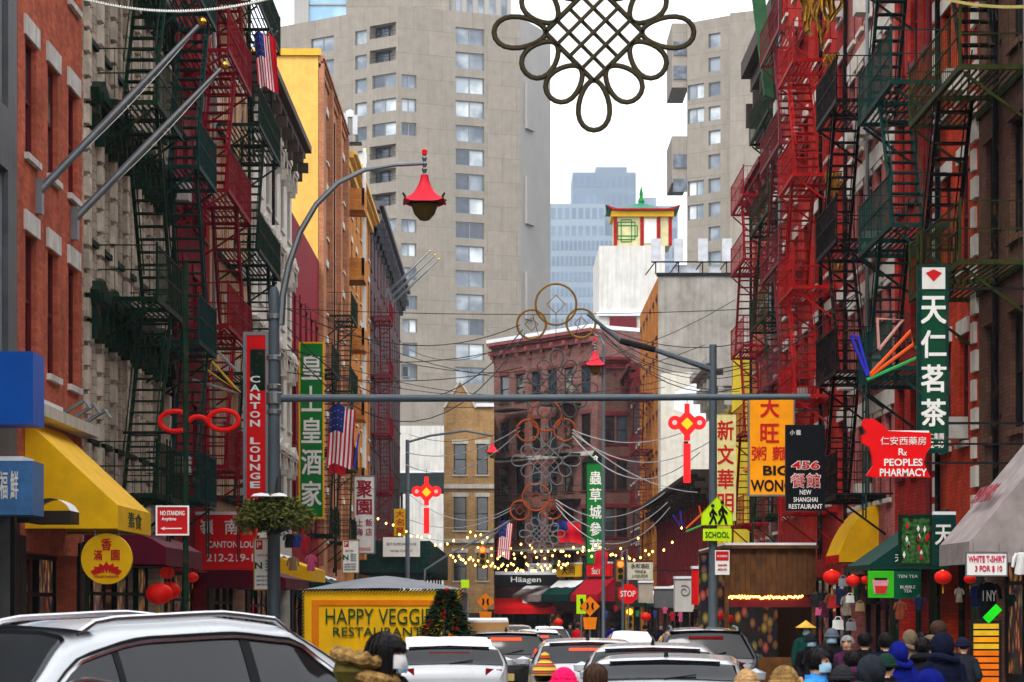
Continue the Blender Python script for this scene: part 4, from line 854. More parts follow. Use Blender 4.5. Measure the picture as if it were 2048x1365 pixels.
part('arm', MB().tube([tuple(P(u, v, D4) - l4.location) for u, v in ((815, 885), (860, 872), (930, 862), (985, 872))], .06, 6), GREYP, l4, smooth=True)
lamp_head(l4, tuple(P(985, 885, D4) - l4.location), px(32, D4))

# ------------------------------------------------------------------ hanging knots, coins, wires
BRONZE = M('bronze_tinsel', (58, 52, 34), .6, .1, var=.25, bump=.6, bscale=50)
PALE = M('silver_tinsel', (120, 122, 126), .6, .1, var=.3, bump=.4)
ORT = M('orange_tinsel', (160, 72, 26), .5, var=.25, bump=.4)
GOLDT = M('gold_tube', (140, 104, 36), .4, .5, var=.2, bump=.3)
def wire(m, p, q, sag, r=.014, n=14):
    p, q = Vector(p), Vector(q); m.tube([p.lerp(q, i / n) - Vector((0, 0, sag * 4 * (i / n) * (1 - i / n))) for i in range(n + 1)], r, 4, caps=False)
def tear(ax, ay, ang, ln, wd, n=20):
    pts = []
    for i in range(n + 1):
        t = i / n; a = 2 * math.pi * t
        r = (1 - math.cos(a)) / 2; side = math.sin(a) * (.62 + .38 * math.sin(a / 2) ** 2)
        x = ln * r; y = wd / 2 * side * (1.0 if r > .3 else 1.0)
        c, s_ = math.cos(R(ang)), math.sin(R(ang)); pts.append((ax + x * c - y * s_, ay + x * s_ + y * c))
    return pts
def knot(label, u, v, W, D, mat, thick=.05, wires=True):
    s_ = W / 405; k = D / F * s_
    r = thing('chinese_knot', label, 'hanging ornament', tuple(P(u, v, D)), 0, 'endless knot ornaments hung over the street')
    def q(x, y, dy=0): return ((x - 1188) * k, dy, (65 - y) * k)
    m = MB(); C = [(1090, 65), (1188, 163), (1286, 65), (1188, -33)]
    for a, b in zip(C, C[1:] + C[:1]): m.tube([q(*a), q(*b)], thick, 6)
    part('frame', m, mat, r, smooth=True); m = MB()
    for i in range(1, 4):
        t = i / 4
        a = (1090 + 98 * t, 65 - 98 * t); b = (1188 + 98 * t, 163 - 98 * t); m.tube([q(*a, .03), q(*b, .03)], thick * .8, 5)
        a = (1090 + 98 * t, 65 + 98 * t); b = (1188 + 98 * t, -33 + 98 * t); m.tube([q(*a, -.03), q(*b, -.03)], thick * .8, 5)
    part('lattice', m, mat, r, smooth=True)
    for ax, ay, an, ln, wd in ((1092, 65, 180, 104, 76), (1284, 65, 0, 104, 76), (1112, 88, 135, 84, 76), (1160, 136, 135, 84, 76), (1188, 161, 90, 100, 76), (1216, 136, 45, 84, 76), (1264, 88, 45, 84, 76),
                             (1112, 42, 225, 84, 76), (1160, -6, 225, 84, 76), (1216, -6, 315, 84, 76), (1264, 42, 315, 84, 76), (1188, -31, 270, 100, 76)):
        part('loop', MB().tube([q(a, b) for a, b in tear(ax, ay, an, ln, wd)][:-1], thick, 6, closed=True), mat, r, smooth=True)
    if wires:
        m = MB()
        for x in (-60, 60): m.tube([q(1188 + x, -90), q(1188 + x * 2, -300)], .012, 4)
        ze = q(0, -300)[2]; x0_ = r.location.x; wire(m, Vector((XL - x0_, 0, ze + .25)), Vector((XR - x0_, 0, ze + .25)), .25, .014)
        part('hanging_wire', m, BLACK, r)
    return r
knot('large dark bronze Chinese knot hanging at the top of the view', 1188, 65, 405, 30, BRONZE, .034)
knot('thin silver Chinese knot below the gold coin rings', 1114, 778, 165, 72, M('dull_wire', (78, 78, 80), .6, var=.3), .02)
knot('silver Chinese knot in front of the dark red block', 1092, 922, 140, 92, PALE, .02)
knot('small pale Chinese knot above the string lights', 1084, 1068, 92, 112, PALE, .024)
def coins(label, u, v, s_, D, mat, th=.03):
    r = thing('coin_ornament', label, 'hanging ornament', tuple(P(u, v, D)), 0, 'coin ring ornaments hung over the street'); k = D / F * s_
    for cx, cy, rr in ((0, 0, 41), (-49, 40, 29), (50, 38, 29)):
        part('coin_ring', MB().tube([((cx + rr * math.cos(2 * math.pi * i / 28)) * k, 0, (-cy + rr * math.sin(2 * math.pi * i / 28)) * k) for i in range(28)], th, 6, closed=True), mat, r, smooth=True)
        h = rr * .45
        part('coin_square', MB().tube([((cx + a * h) * k, 0, (-cy + b * h) * k) for a, b in ((1, 0), (0, 1), (-1, 0), (0, -1))], th * .7, 4, closed=True), mat, r)
    part('stem', MB().tube([(0, 0, -20 * k), (0, 0, -75 * k)], .012, 4), BLACK, r); return r
coins('gold coin rings hanging over the middle of the street', 1112, 609, 1, 68, GOLDT, .032)
coins('orange coin rings hanging below the silver knot', 1092, 832, .75, 86, ORT, .035)
coins('orange coin rings hanging above the pale small knot', 1072, 995, .66, 105, ORT, .035)
WIREM = M('cable_grey', (58, 60, 62), .6, bump=0); WIREW = M('cable_white', (170, 172, 176), .6, bump=0)
def wires(label, lst, mat, r=.014):
    root = thing('overhead_cable', label, 'cable', tuple(P(*lst[0][0])))
    for a, b, s_ in lst:
        m = MB(); wire(m, P(*a) - root.location, P(*b) - root.location, s_, r); part('cable', m, mat, root, smooth=True)
wires('grey cables sagging from the right tenements to the coin rings', [((1718, 585, 60), (1195, 648, 68), 1.0), ((1712, 592, 60), (1200, 655, 68), 1.5), ((1708, 600, 60), (1205, 664, 68), 2.0)], WIREM, .016)
wires('dark cables sagging from the left pole towards the coin rings', [((575, 618, 60), (1040, 650, 68), .75), ((575, 655, 60), (1045, 660, 68), 1.9), ((575, 690, 60), (1050, 668, 68), 2.2), ((570, 700, 60), (1042, 690, 68), .4), ((575, 745, 60), (1045, 735, 68), .3)], WIREM, .016)
wires('pale cables fanning from the orange rings to the right buildings', [((1145, 860, 86), (1420, 840, 80), .6), ((1145, 866, 86), (1425, 880, 80), .9), ((1145, 872, 86), (1400, 905, 80), 1.2), ((1145, 860, 86), (1395, 985, 82), .5)], WIREW, .02)
wires('pale cables fanning from the upper rings to the left buildings', [((1040, 855, 86), (812, 905, 95), .5), ((1040, 862, 86), (812, 930, 95), .8), ((1030, 1010, 105), (820, 990, 110), .9), ((1030, 1016, 105), (820, 1040, 110), .6)], WIREW, .02)
wires('pale cables fanning from the lower orange rings to the right', [((1112, 1000, 105), (1330, 985, 100), .9), ((1112, 1006, 105), (1335, 1005, 100), 1.2), ((1112, 1012, 105), (1340, 1015, 100), 1.6)], WIREW, .02)
wires('bundle of thin dark cables strung across above the mast arm', [((590, 700, 72), (1330, 760, 74), .9), ((600, 735, 72), (1330, 775, 74), .6), ((575, 640, 64), (1470, 600, 66), 1.7), ((1180, 655, 68), (1465, 780, 66), .5), ((1190, 660, 68), (1560, 720, 64), .9), ((1200, 665, 68), (1640, 640, 62), 1.3), ((820, 870, 100), (1060, 840, 86), .5), ((820, 700, 96), (1010, 690, 90), .5)], WIREM, .013)
wires('long slack cable crossing high in front of the tower', [((575, 590, 60), (1410, 690, 58), 1.4)], WIREM, .012)
wires('thick cream cable at the top right corner', [((1860, -10, 36), (2080, 12, 34), .08)], M('cream_cable', (176, 164, 96), .6), .03)
# beaded white light strand at the top left
r = thing('light_strand', 'beaded white light strand sagging across the top left corner', 'light strand', tuple(P(150, -4, 30)))
pa, pb = P(130, -14, 30), P(560, -10, 30); m = MB(); wire(m, pa - r.location, pb - r.location, .21, .012, 30); part('cable', m, BLACK, r)
bm_ = MB().lathe([(0, -.022), (.017, -.01), (.017, .01), (0, .022)], 6).mesh('bead', True); bm_.materials.append(INKW)
for i in range(90):
    t = i / 89; part('bead', bm_, None, r, tuple(pa.lerp(pb, t) - Vector((0, 0, .21 * 4 * t * (1 - t) + .008)) - r.location))
# warm bulbs
BULB = glow('warm_bulb', (255, 196, 84), 5.0)
bm_ = MB().lathe([(0, -.066), (.044, -.022), (.044, .022), (0, .066)], 8).mesh('bulb', True); bm_.materials.append(BULB)
def bulbs(label, pts, n, sag, jit=.15):
    r = thing('string_lights', label, 'string lights', tuple(P(*pts[0]))); pa, pb = P(*pts[0]), P(*pts[1])
    m = MB(); wire(m, pa - r.location, pb - r.location, sag, .012); part('cable', m, BLACK, r)
    for i in range(n):
        t = (i + rnd.random() * .6) / n; part('bulb', bm_, None, r, tuple(pa.lerp(pb, t) - Vector((0, 0, sag * 4 * t * (1 - t) + .06 + rnd.uniform(-jit, jit))) - r.location))
bulbs('dense row of warm string lights low across the far street', ((900, 1112, 116), (1140, 1130, 116), ), 48, .25, .2)
bulbs('warm string lights rising towards the right pavement', ((905, 1080, 118), (1372, 1070, 108)), 30, .75, .45)
bulbs('warm string lights looping in front of the dark red block', ((940, 1078, 125), (1300, 1090, 118)), 32, .6, .55)
bulbs('warm string lights near the left scaffold', ((755, 1040, 118), (905, 1085, 118)), 12, .2, .2)
# red light emblems
def emblem(label, u, v, s_, D, tail=85):
    r = thing('lantern_emblem', label, 'hanging ornament', tuple(P(u, v, D)), 0, 'red knot emblems with tails'); k = D / F * s_
    RM = glow('lit_red_plastic', (235, 12, 16), .55)
    body = [(-9, -4), (-6, 34), (6, 34), (9, -4)]
    part('body', MB().prism([(x * k, z * k) for x, z in ((-20, -6), (-20, 8), (-5, 22), (-5, 40), (5, 40), (5, 22), (20, 8), (20, -6), (6, -22), (6, -34), (-6, -34), (-6, -22))], -.05, .05), RM, r)
    for x in (-24, 24): part('roundel', MB().lathe([(14 * k, -.06), (14 * k, .06)], 16).mesh('roundel', True), RM, r, (x * k, 0, 2 * k), (R(90), 0, 0)); part('roundel_eye', MB().lathe([(5 * k, -.07), (5 * k, .07)], 10).mesh('eye'), WHITE, r, (x * k * 1.04, 0, 2 * k), (R(90), 0, 0))
    part('diamond', MB().prism([(-12 * k, 0), (0, -12 * k), (12 * k, 0), (0, 12 * k)], -.075, -.051), glow('lit_amber_plastic', (255, 170, 10), .5), r)
    part('tail', MB().box(-7 * k, 7 * k, -.05, .05, (-40 - tail) * k, -40 * k), RM, r); part('hook', MB().tube([(0, 0, 40 * k), (0, 0, 60 * k)], .015, 4), BLACK, r)
emblem('large red knot emblem with amber centre on the pale gable', 1374, 848, 1.0, 74, 78)
emblem('smaller red knot emblem with long tail by the left scaffold', 853, 985, .78, 98, 66)
emblem('faint red knot emblem hanging behind the wooden booth', 1611, 1035, .62, 80, 60)
# bent coloured rods (star ornaments)
def rods(label, D, lst):
    u0, v0 = lst[0][1]; r = thing('rod_ornament', label, 'hanging ornament', tuple(P(u0, v0, D)), 0, 'bent coloured rod ornaments')
    for col, *pts in lst: part('rod', MB().tube([tuple(P(a, b, D) - r.location) for a, b in pts], .035, 5), col, r, smooth=True)
CO = {n: M('rod_' + n, c, .45, var=.08, bump=0) for n, c in dict(blue=(52, 52, 190), orange=(238, 92, 20), green=(46, 168, 84), yellow=(214, 178, 20), pink=(206, 150, 140), grey=(150, 148, 146)).items()}
rods('blue orange and green rods beside the green tea sign', 46.5, [(CO['blue'], (1702, 672), (1716, 674), (1738, 752)), (CO['blue'], (1702, 672), (1734, 752)), (CO['orange'], (1738, 752), (1822, 662), (1826, 690), (1742, 752)), (CO['green'], (1734, 760), (1844, 712), (1830, 694)), (CO['pink'], (1758, 700), (1806, 640), (1755, 638), (1758, 698))])
rods('yellow and grey rods beside the red lounge sign', 58, [(CO['yellow'], (406, 704), (480, 786), (410, 738), (406, 704)), (CO['grey'], (415, 682), (472, 742)), (CO['grey'], (385, 760), (478, 788))])
rods('orange and blue rods below the left flag', 88, [(CO['blue'], (718, 868), (708, 938)), (CO['green'], (642, 916), (692, 934)), (CO['orange'], (655, 890), (690, 930))])
rods('orange and green rods over the amber restaurant sign', 70, [(CO['orange'], (1486, 942), (1540, 898), (1548, 920), (1490, 945)), (CO['green'], (1490, 945), (1545, 916))])
rods('blue and orange rods beside the school sign', 84, [(CO['blue'], (1345, 1030), (1366, 1062), (1360, 1022)), (CO['orange'], (1372, 1058), (1402, 1030), (1398, 1012)), (CO['green'], (1372, 1064), (1402, 1052))])

# ------------------------------------------------------------------ flags and flagpoles
GOLD = M('gold_ball', (214, 164, 40), .25, .8, var=.05, bump=0)
def flagpole(label, b, t, r0=.075):
    b, t = Vector(b), Vector(t); r = thing('flagpole', label, 'flagpole', tuple(b), 0, 'steel wall flagpoles'); d = t - b
    part('pole', MB().tube([(0, 0, 0), tuple(d * .55), tuple(d)], [r0, r0 * .85, r0 * .5], 10), STEEL, r, smooth=True)
    part('ball', MB().lathe([(0, -.07), (.05, -.05), (.07, 0), (.05, .05), (0, .07)], 12, tuple(d + d.normalized() * .1)), GOLD, r, smooth=True)
    part('wall_bracket', MB().box(-.12, .1, -.1, .1, -.35, .25), STEEL, r); m = MB(); wire(m, d * .97 + Vector((0, 0, -.04)), d * .3 + Vector((0, 0, -.1)), .06, .009, 6); part('halyard', m, INKW, r)
flagpole('steel flagpole with gold ball nearest on the red brick wall', P(74, 388, 41.0), P(397, 52, 41.5))
flagpole('second steel flagpole with gold ball on the red brick wall', P(146, 442, 44.3), P(442, 138, 44.8))
for k, (x, y) in enumerate(((0, 0), (10, -6), (18, 2))):
    flagpole(['upper thin white flagpole on the mauve brown building', 'middle thin white flagpole on the mauve brown building', 'lower thin white flagpole on the mauve brown building'][k], P(776 + x * .4, 585 + k * 12, 158), P(858 + x, 505 + k * 8, 158), .09)
FR, FW, FB = M('flag_red', (196, 20, 40), .7, var=.06), M('flag_white', (230, 230, 232), .7, var=.05), M('flag_blue', (30, 42, 110), .7, var=.08)
def flag(label, u, v, wpx, hpx, D, kind, rz=0, skew=.3):
    W_, H_ = px(wpx, D), px(hpx, D); r = thing('flag', label, 'flag', tuple(P(u, v, D)), rz)
    def fn(a, b): return ((a - .5) * W_ + skew * W_ * (1 - b) * -.5, .12 * W_ * math.sin(a * 9 + b * 2) + .05 * W_ * math.sin(b * 7), (b - 1) * H_ - .18 * H_ * abs(a - .3))
    m = MB().grid(fn, 26, 20)
    if kind == 'us':                                    # drapes with its stripes hanging down
        m.m = [(2 if (j >= 11 and i < 15) else (0 if (i // 2) % 2 == 0 else 1)) for i in range(26) for j in range(20)]
    elif kind == 'tw': m.m = [(2 if (j >= 11 and i < 12) else 0) for i in range(26) for j in range(20)]
    else: m.m = [0] * 520
    part('cloth', m, [FR, FW, FB], r, smooth=True, ang=80)
    if kind == 'us':
        for i in range(12): part('star', MB().face([(.02 * W_ * math.cos(a) * (1 if k % 2 else .45), 0, .02 * W_ * math.sin(a) * (1 if k % 2 else .45)) for k in range(10) for a in [math.pi * k / 5]]), FW, r, (fn((i % 4 + .5) / 7.2, .65 + (i // 4) * .12)[0], fn((i % 4 + .5) / 7.2, .65 + (i // 4) * .12)[1] - .02, fn((i % 4 + .5) / 7.2, .65 + (i // 4) * .12)[2]))
    part('staff', MB().tube([(-W_ * .6, .3, -H_ * .25), (W_ * .6, 0, .05)], .025, 6), STEEL, r); return r
flag('American flag hanging from the green banner side of the street', 686, 808, 52, 118, 84, 'us')
flag('bright red flag below the American flag on the left', 674, 898, 34, 48, 86, 'plain', skew=.0)
flag('American flag high on the dark green fire escape', 524, 62, 34, 110, 66, 'us', skew=-.6)
flag('red flag with gold corner beside the high American flag', 541, 66, 22, 110, 66.3, 'plain', skew=-.5)
flag('small American flag far down the street centre', 1013, 1040, 26, 72, 120, 'us', skew=.5)
flag('small red and blue flag near the string lights', 1136, 1042, 48, 42, 118, 'tw', skew=-.3)
flag('small red pennant flag over the far string lights', 1204, 1100, 26, 38, 118, 'plain')
# ------------------------------------------------------------------ awnings
def awning(label, side, y0, y1, ztop, zs, zb, proj, mat, val=None, snow=False, curve=0, front=None, sidem=None, rz=0):
    loc, rot, L = frame_of(side, y0, y1, 0); r = thing('awning', label, 'awning', loc, rot); n = 6
    if front: r.location = front[0]; r.rotation_euler = (0, 0, rz); L = front[1]
    prof = [(-proj * (i / n), zs + (ztop - zs) * ((1 - i / n) if not curve else math.cos(i / n * math.pi / 2) ** .8)) for i in range(n + 1)]
    m = MB()
    for a, b in zip(prof, prof[1:]): m.face([(0, a[0], a[1]), (L, a[0], a[1]), (L, b[0], b[1]), (0, b[0], b[1])])
    part('canopy', m, mat, r, smooth=bool(curve)); part('valance', MB().box(0, L, -proj - .012, -proj, zb, zs), val or mat, r)
    for x in (0, L):
        part('side_panel', MB().face([(x, y, z) for y, z in prof] + [(x, -proj, zb + .02), (x, 0, zb + .02)]), sidem or mat, r)
    part('frame', MB().tube([(.02, -.02, zb + .05), (.02, -proj + .03, zb + .05), (L - .02, -proj + .03, zb + .05), (L - .02, -.02, zb + .05)], .02, 4), STEEL, r)
    if snow:
        m = MB(); m.grid(lambda a, b: (.05 + (L - .1) * a, -proj * (.02 + .5 * b), zs + (ztop - zs) * (1 - (.02 + .5 * b)) + .05 + .03 * math.sin(a * 17) * math.sin(b * 5)), 14, 5); part('snow', m, SNOW, r, smooth=True)
    return r
YAWN = M('yellow_canvas', (250, 192, 8), .6, var=.1, streak=.06); GAWN = M('dark_green_canvas', (8, 56, 50), .6, var=.1)
MAWN = M('maroon_canvas', (96, 12, 40), .6, var=.12); GREYC = M('grey_canvas', (158, 148, 146), .7, var=.18, scale=3, streak=.12)
a = awning('big yellow canvas awning over the vegetarian restaurant', 'L', 40.0, 43.7, 4.9, 3.47, 3.06, 1.54, YAWN)
o = text('素食', 1.5, .28, INKG, a, 1.8, 3.27, y=-1.56, bold=.0)
a = awning('maroon canvas awning beyond the round yellow sign', 'L', 45.6, 51, 3.35, 2.9, 2.55, 1.55, MAWN, curve=1)
a = awning('grey canvas awning dusted with snow over the t-shirt shop', 'R', 37.4, 40.0, 4.9, 2.8, 2.45, 1.75, GREYC)
text('SOUVENIRS', 1.6, .35, M('faded_red_print', (150, 70, 80), .7), a, 1.3, 3.6, y=-1.26, name='faded_print').rotation_euler = (R(-36), 0, 0)
a = awning('dark green tea shop awning with white characters on its end', 'R', 48.7, 51.8, 3.75, 2.62, 2.5, 1.6, GAWN)
text('天 仁', .38, .16, INKW, a, 3.115, 2.75, y=-.9, bold=.02).rotation_euler = (0, 0, R(90))
a = awning('yellow awning with red top behind the tea shop', 'R', 57.8, 60.2, 4.2, 3.0, 2.8, .95, YAWN, val=RED, curve=1)
a = awning('yellow canvas awning behind the yellow dining booth', 'L', 74, 80, 3.6, 2.9, 2.5, 2.0, YAWN, snow=True)
a = awning('snow covered dark awning beside the hanging goods on the left', 'L', 64.5, 72, 3.1, 2.5, 2.2, 2.1, MAWN, snow=True)
a = awning('snowy dark awning on the mid left shops', 'L', 92, 101, 3.1, 2.4, 2.0, 1.8, GAWN, snow=True)
a = awning('red awning on the mid right shop row', 'R', 106, 113, 3.0, 2.3, 1.9, 1.8, RED, snow=True)
a = awning('white snow laden awning on the mid right shop row', 'R', 114, 122, 2.8, 2.2, 1.8, 1.9, WSTUC, snow=True)
a = awning('dark green awning on the far right shop row', 'R', 124, 134, 2.7, 2.0, 1.6, 1.9, GAWN, snow=True)
q = P(985, 1175, 175.4)
a = awning('bright red shop awning at the foot of the dark red block', 'F', 0, 0, 2.15 - 0, 1.45, 1.0, 1.1, RED, front=((q.x, 176.6, 0), px(146, 176)))
part('snow', MB().grid(lambda a_, b_: (2.2 + 2.2 * a_, -.08 - .6 * b_, 2.19 - .4 * b_), 6, 3), SNOW, a)
for k, (lb_, m_, sn) in enumerate((('snow covered grey awning on the brown red corner block', GREYC, True), ('dark green awning on the brown red corner block', GAWN, True), ('crimson awning at the near end of the brown red corner block', M('crimson_canvas', (170, 20, 40), .6), False))):
    s0 = 4.6 + k * 3.6; o_ = Vector((P(988, 0, 182).x + s0 * math.cos(R(55)), 182 - s0 * math.sin(R(55)), 0)); awning(lb_, 'F', 0, 0, 3.2 + .2 * k, 2.4, 1.9, 1.5, m_, snow=sn, front=(tuple(o_), 3.2), rz=R(-55))
for k, (lb_, tx, m_) in enumerate((('white shop sign over the grey corner awning', '永利', INKW), ('yellow shop sign over the dark green corner awning', '大同', YEL), ('red shop sign over the crimson corner awning', '金門', RED))):
    s0 = 6.2 + k * 3.6; o_ = Vector((P(988, 0, 182).x + s0 * math.cos(R(55)), 182 - s0 * math.sin(R(55)), 0)); r = thing('shop_sign', lb_, 'sign', (o_.x, o_.y, 3.7), R(-55)); part('panel', MB().box(-1.4, 1.4, -.25, -.05, 0, .9), m_, r); text(tx, 1.6, .6, INKK if m_ is not RED else INKW, r, 0, .45, y=-.27); part('snow', MB().box(-1.4, 1.4, -.28, .0, .9, 1.02), SNOW, r)
r, w_, h_ = sign('shop_sign', 'dark fascia sign with white lettering above the bright red awning', 990, 1130, 1150, 1172, 175.2, BLACK, th=.3); text('Häagen', 2.2, .5, INKW, r, -.3, h_ * .5)
part('snow', MB().box(-w_ / 2, w_ / 2, .0, .5, h_, h_ + .25), SNOW, r)
# small canopies with snow over the near left door
r = thing('door_canopy', 'rounded dark canopy with snow beside the yellow awning', 'canopy', tuple(P(100, 1048, 38.6)))
part('canopy', MB().box(-.28, .38, -.3, .5, 0, .2), M('dark_brown_canopy', (52, 44, 42), .6), r); part('snow', MB().grid(lambda a_, b_: (-.28 + .66 * a_, -.3 + .8 * b_, .2 + .2 * math.sin(math.pi * a_) ** .6), 10, 3), SNOW, r, smooth=True); part('wall_arm', MB().box(-.55, -.28, .1, .2, .02, .18), BLACK, r)
# snow ledge over the red brick shop front
r = thing('shop_cornice', 'snowy ledge with lamps over the yellow awning', 'ledge', (XL, 39.6, 0), R(90)); part('ledge', MB().box(0, 5.7, -.35, -.01, 4.95, 5.15), STONE, r); part('snow', MB().box(.1, 2.0, -.34, -.02, 5.15, 5.22), SNOW, r)
for x in (2.6, 3.6, 4.8): part('spot_lamp', MB().tube([(x, -.2, 5.15), (x, -.6, 5.4), (x, -.7, 5.25)], .04, 6), STEEL, r)
# ------------------------------------------------------------------ yellow dining booth, wooden shed, small street things
D = 44.0; a, b = P(605, 0, D), P(922, 0, D); zt = P(0, 1182, D).z; g = gz(D)
bt = thing('dining_booth', 'yellow outdoor dining booth reading HAPPY VEGGIE RESTAURANT with grey tarp roof', 'dining booth', ((a.x + b.x) / 2, D, g)); W_ = b.x - a.x; H_ = zt - g
BY = M('booth_yellow', (250, 190, 8), .55, var=.08, streak=.05)
part('front_panel', MB().box(-W_ / 2, W_ / 2, 0, .08, .05, H_), BY, bt)
m = MB(); t = .13
for x0, x1, z0, z1 in ((-W_ / 2 + .17, -W_ / 2 + .3, .1, H_ - .17), (W_ / 2 - .3, W_ / 2 - .17, .1, H_ - .17), (-W_ / 2 + .3, W_ / 2 - .3, H_ - .27, H_ - .17)): m.box(x0, x1, -.02, .0, z0, z1)
part('orange_trim', m, M('booth_orange', (236, 128, 10), .55, var=.1), bt)
TARP = M('grey_tarp', (138, 142, 148), .75, var=.12, bump=.4, bscale=8)
part('side_panel', MB().box(-W_ / 2 - .02, -W_ / 2 + .03, .09, 7, .05, H_ - .02), M('booth_side_grey', (150, 154, 160), .7, streak=.1), bt); part('side_panel', MB().box(W_ / 2 - .03, W_ / 2 + .02, .09, 7, .05, H_ - .02), MATS['booth_side_grey'], bt)
part('tarp_roof', MB().grid(lambda p, q: (-W_ / 2 - .08 + (W_ + .16) * p, .02 + 7 * q, H_ + .02 + (.27 * (1 - abs(2 * p - 1) ** 1.3)) * min(1, .12 + q * 6)), 16, 14), TARP, bt, smooth=True)
text('HAPPY VEGGIE', 1.95, .29, INKG, bt, -.05, H_ - .47, y=-.03, bold=-.004, ext=.008); text('RESTAURANT', 1.62, .165, INKG, bt, -.08, H_ - .75, y=-.03, bold=0, ext=.008); text('(212)', .4, .12, INKG, bt, .62, H_ - 1.0, y=-.03, bold=0)
m = MB(); per = [(-W_ / 2, .1), (-W_ / 2, H_), (W_ / 2, H_), (W_ / 2, .1)]
for (x0, z0), (x1, z1) in zip(per, per[1:]):
    n = int(math.hypot(x1 - x0, z1 - z0) / .06)
    for i in range(n):
        x, z = x0 + (x1 - x0) * i / n, z0 + (z1 - z0) * i / n; m.tube([(x - .035, -.04, z - .03), (x + .035, -.05, z + .03)], .014, 4)
part('rope_garland', m, INKK, bt)
part('floor', MB().box(-W_ / 2, W_ / 2, .1, 7, 0, .12), M('booth_deck', (120, 92, 60), .8), bt)
# decorated tree
D = 42.6; c = P(893, 0, D); tr = thing('christmas_tree', 'small decorated fir tree with red ornaments in front of the yellow booth', 'tree', (c.x, D, gz(D)))
part('trunk', MB().tube([(0, 0, 0), (0, 0, 2.1)], [.06, .02], 6), M('bark', (62, 46, 34), .9), tr)
m = MB(); rr = random.Random(3); ht = P(0, 1180, D).z - gz(D)
for i in range(5200):
    t = rr.random() ** .8; z = .35 + (ht - .35) * t; rad = (.95 * (1 - t) + .06) * (.45 + .55 * rr.random() ** .5); an = rr.random() * 6.283
    p0 = Vector((rad * math.cos(an), rad * math.sin(an), z)); d = Vector((math.cos(an + rr.uniform(-.6, .6)), math.sin(an + rr.uniform(-.6, .6)), rr.uniform(-.5, .3))) * .13; s_ = d.cross(Vector((rr.random() - .5, rr.random() - .5, 1))).normalized() * .022
    m.face([p0 - s_, p0 + s_, p0 + d + s_ * .3, p0 + d - s_ * .3])
part('crown', m.mesh('crown', fix=False), M('fir_green', (30, 62, 34), .7, var=.35, scale=9), tr)
orn = MB().lathe([(0, -.045), (.033, -.03), (.046, 0), (.033, .03), (0, .045)], 8).mesh('ornament', True); orn2 = orn.copy(); orn.materials.append(M('ornament_red', (190, 16, 20), .25, var=.05, bump=0)); orn2.materials.append(GOLD)
for i in range(34):
    t = rr.random() ** .9; an = rr.uniform(3.3, 6.1); rad = .9 * (1 - t) + .06; part('ornament', orn if i % 4 else orn2, None, tr, (rad * math.cos(an), rad * math.sin(an), .4 + (ht - .4) * t))
for i in range(9):
    t = rr.random(); an = rr.uniform(3.3, 6.1); rad = .55 * (1 - t); part('snow_clump', MB().lathe([(0, -.03), (.08, 0), (.05, .03), (0, .04)], 7, sy=.7), SNOW, tr, (rad * math.cos(an), rad * math.sin(an), .5 + (ht - .5) * t), smooth=True)
# hanging flower basket
D = 45.2; c = P(548, 1040, D); hb = thing('hanging_basket', 'dark hanging plant basket topped with snow on the left lamp pole', 'plant basket', (c.x, D, c.z))
part('basket', MB().lathe([(.05, -.28), (.3, -.18), (.42, .0), (.4, .02)], 14), BLACK, hb, smooth=True); m = MB()
for i in range(3000):
    an = rr.random() * 6.283; el = rr.uniform(-.5, 1.3); rad = rr.random() ** .4; p0 = Vector((.7 * rad * math.cos(an) * math.cos(el) * (1 + .12 * math.sin(an * 5)), .48 * rad * math.sin(an) * math.cos(el), .04 + .42 * rad * math.sin(el) * (1 + .15 * math.sin(an * 7)) - .12 * rad * (rr.random() < .2)))
    d = Vector((rr.uniform(-1, 1), rr.uniform(-1, 1), rr.uniform(-.9, .6))).normalized() * .11; s_ = d.orthogonal().normalized() * .03; m.face([p0, p0 + d * .5 + s_, p0 + d, p0 + d * .5 - s_])
part('foliage', m.mesh('foliage', fix=False), M('winter_foliage', (92, 96, 44), .8, var=.5, scale=7), hb)
for x, y, s_ in ((-.22, -.2, .2), (.12, -.22, .16), (.02, .1, .18)): part('snow', MB().lathe([(0, -.02), (s_, .0), (s_ * .7, .05), (0, .07)], 10, (x, y, .43)), SNOW, hb, smooth=True)
part('bracket', MB().tube([(0, .1, .3), (0, .8, .9)], .025, 5).tube([(0, 0, .35), (0, 0, .0)], .01, 4), BLACK, hb)
# wooden dining shed on the right
D = 58.0; a, b = P(1450, 0, D), P(1632, 0, D); g = gz(D)
ws = thing('dining_shed', 'brown timber slat dining shed with warm lights and a snowy roof', 'dining booth', ((a.x + b.x) / 2, D, g)); W_ = b.x - a.x; z0, z1 = P(0, 1190, D).z - g, P(0, 1096, D).z - g
WOOD = M('stained_timber', (104, 66, 34), .7, var=.35, scale=3, streak=.3); pm = mcopy(boxmesh(-.058, .058, 0, .03, z0, z1 - .02), WOOD)
for i in range(int(W_ / .125)): part('plank', pm, None, ws, (-W_ / 2 + .06 + i * .125, rr.uniform(0, .012), 0))
part('roof', MB().box(-W_ / 2 - .05, W_ / 2 + .05, -.1, 8, z1 - .02, z1 + .06), WOOD, ws); part('snow', MB().box(-W_ / 2, W_ / 2, -.08, 7.9, z1 + .062, z1 + .12), SNOW, ws)
for x in (-W_ / 2 + .05, W_ / 2 - .05): part('post', MB().box(x - .05, x + .05, .05, .15, 0, z1 - .05), WOOD, ws)
part('counter', MB().box(-W_ / 2, W_ / 2, .03, .1, .1, .9), WOOD, ws); part('backdrop', MB().box(-W_ / 2, W_ / 2, 7.8, 7.9, 0, z1 - .03), LITSHOP, ws)  # backdrop glows by itself: warm interior light put into its material
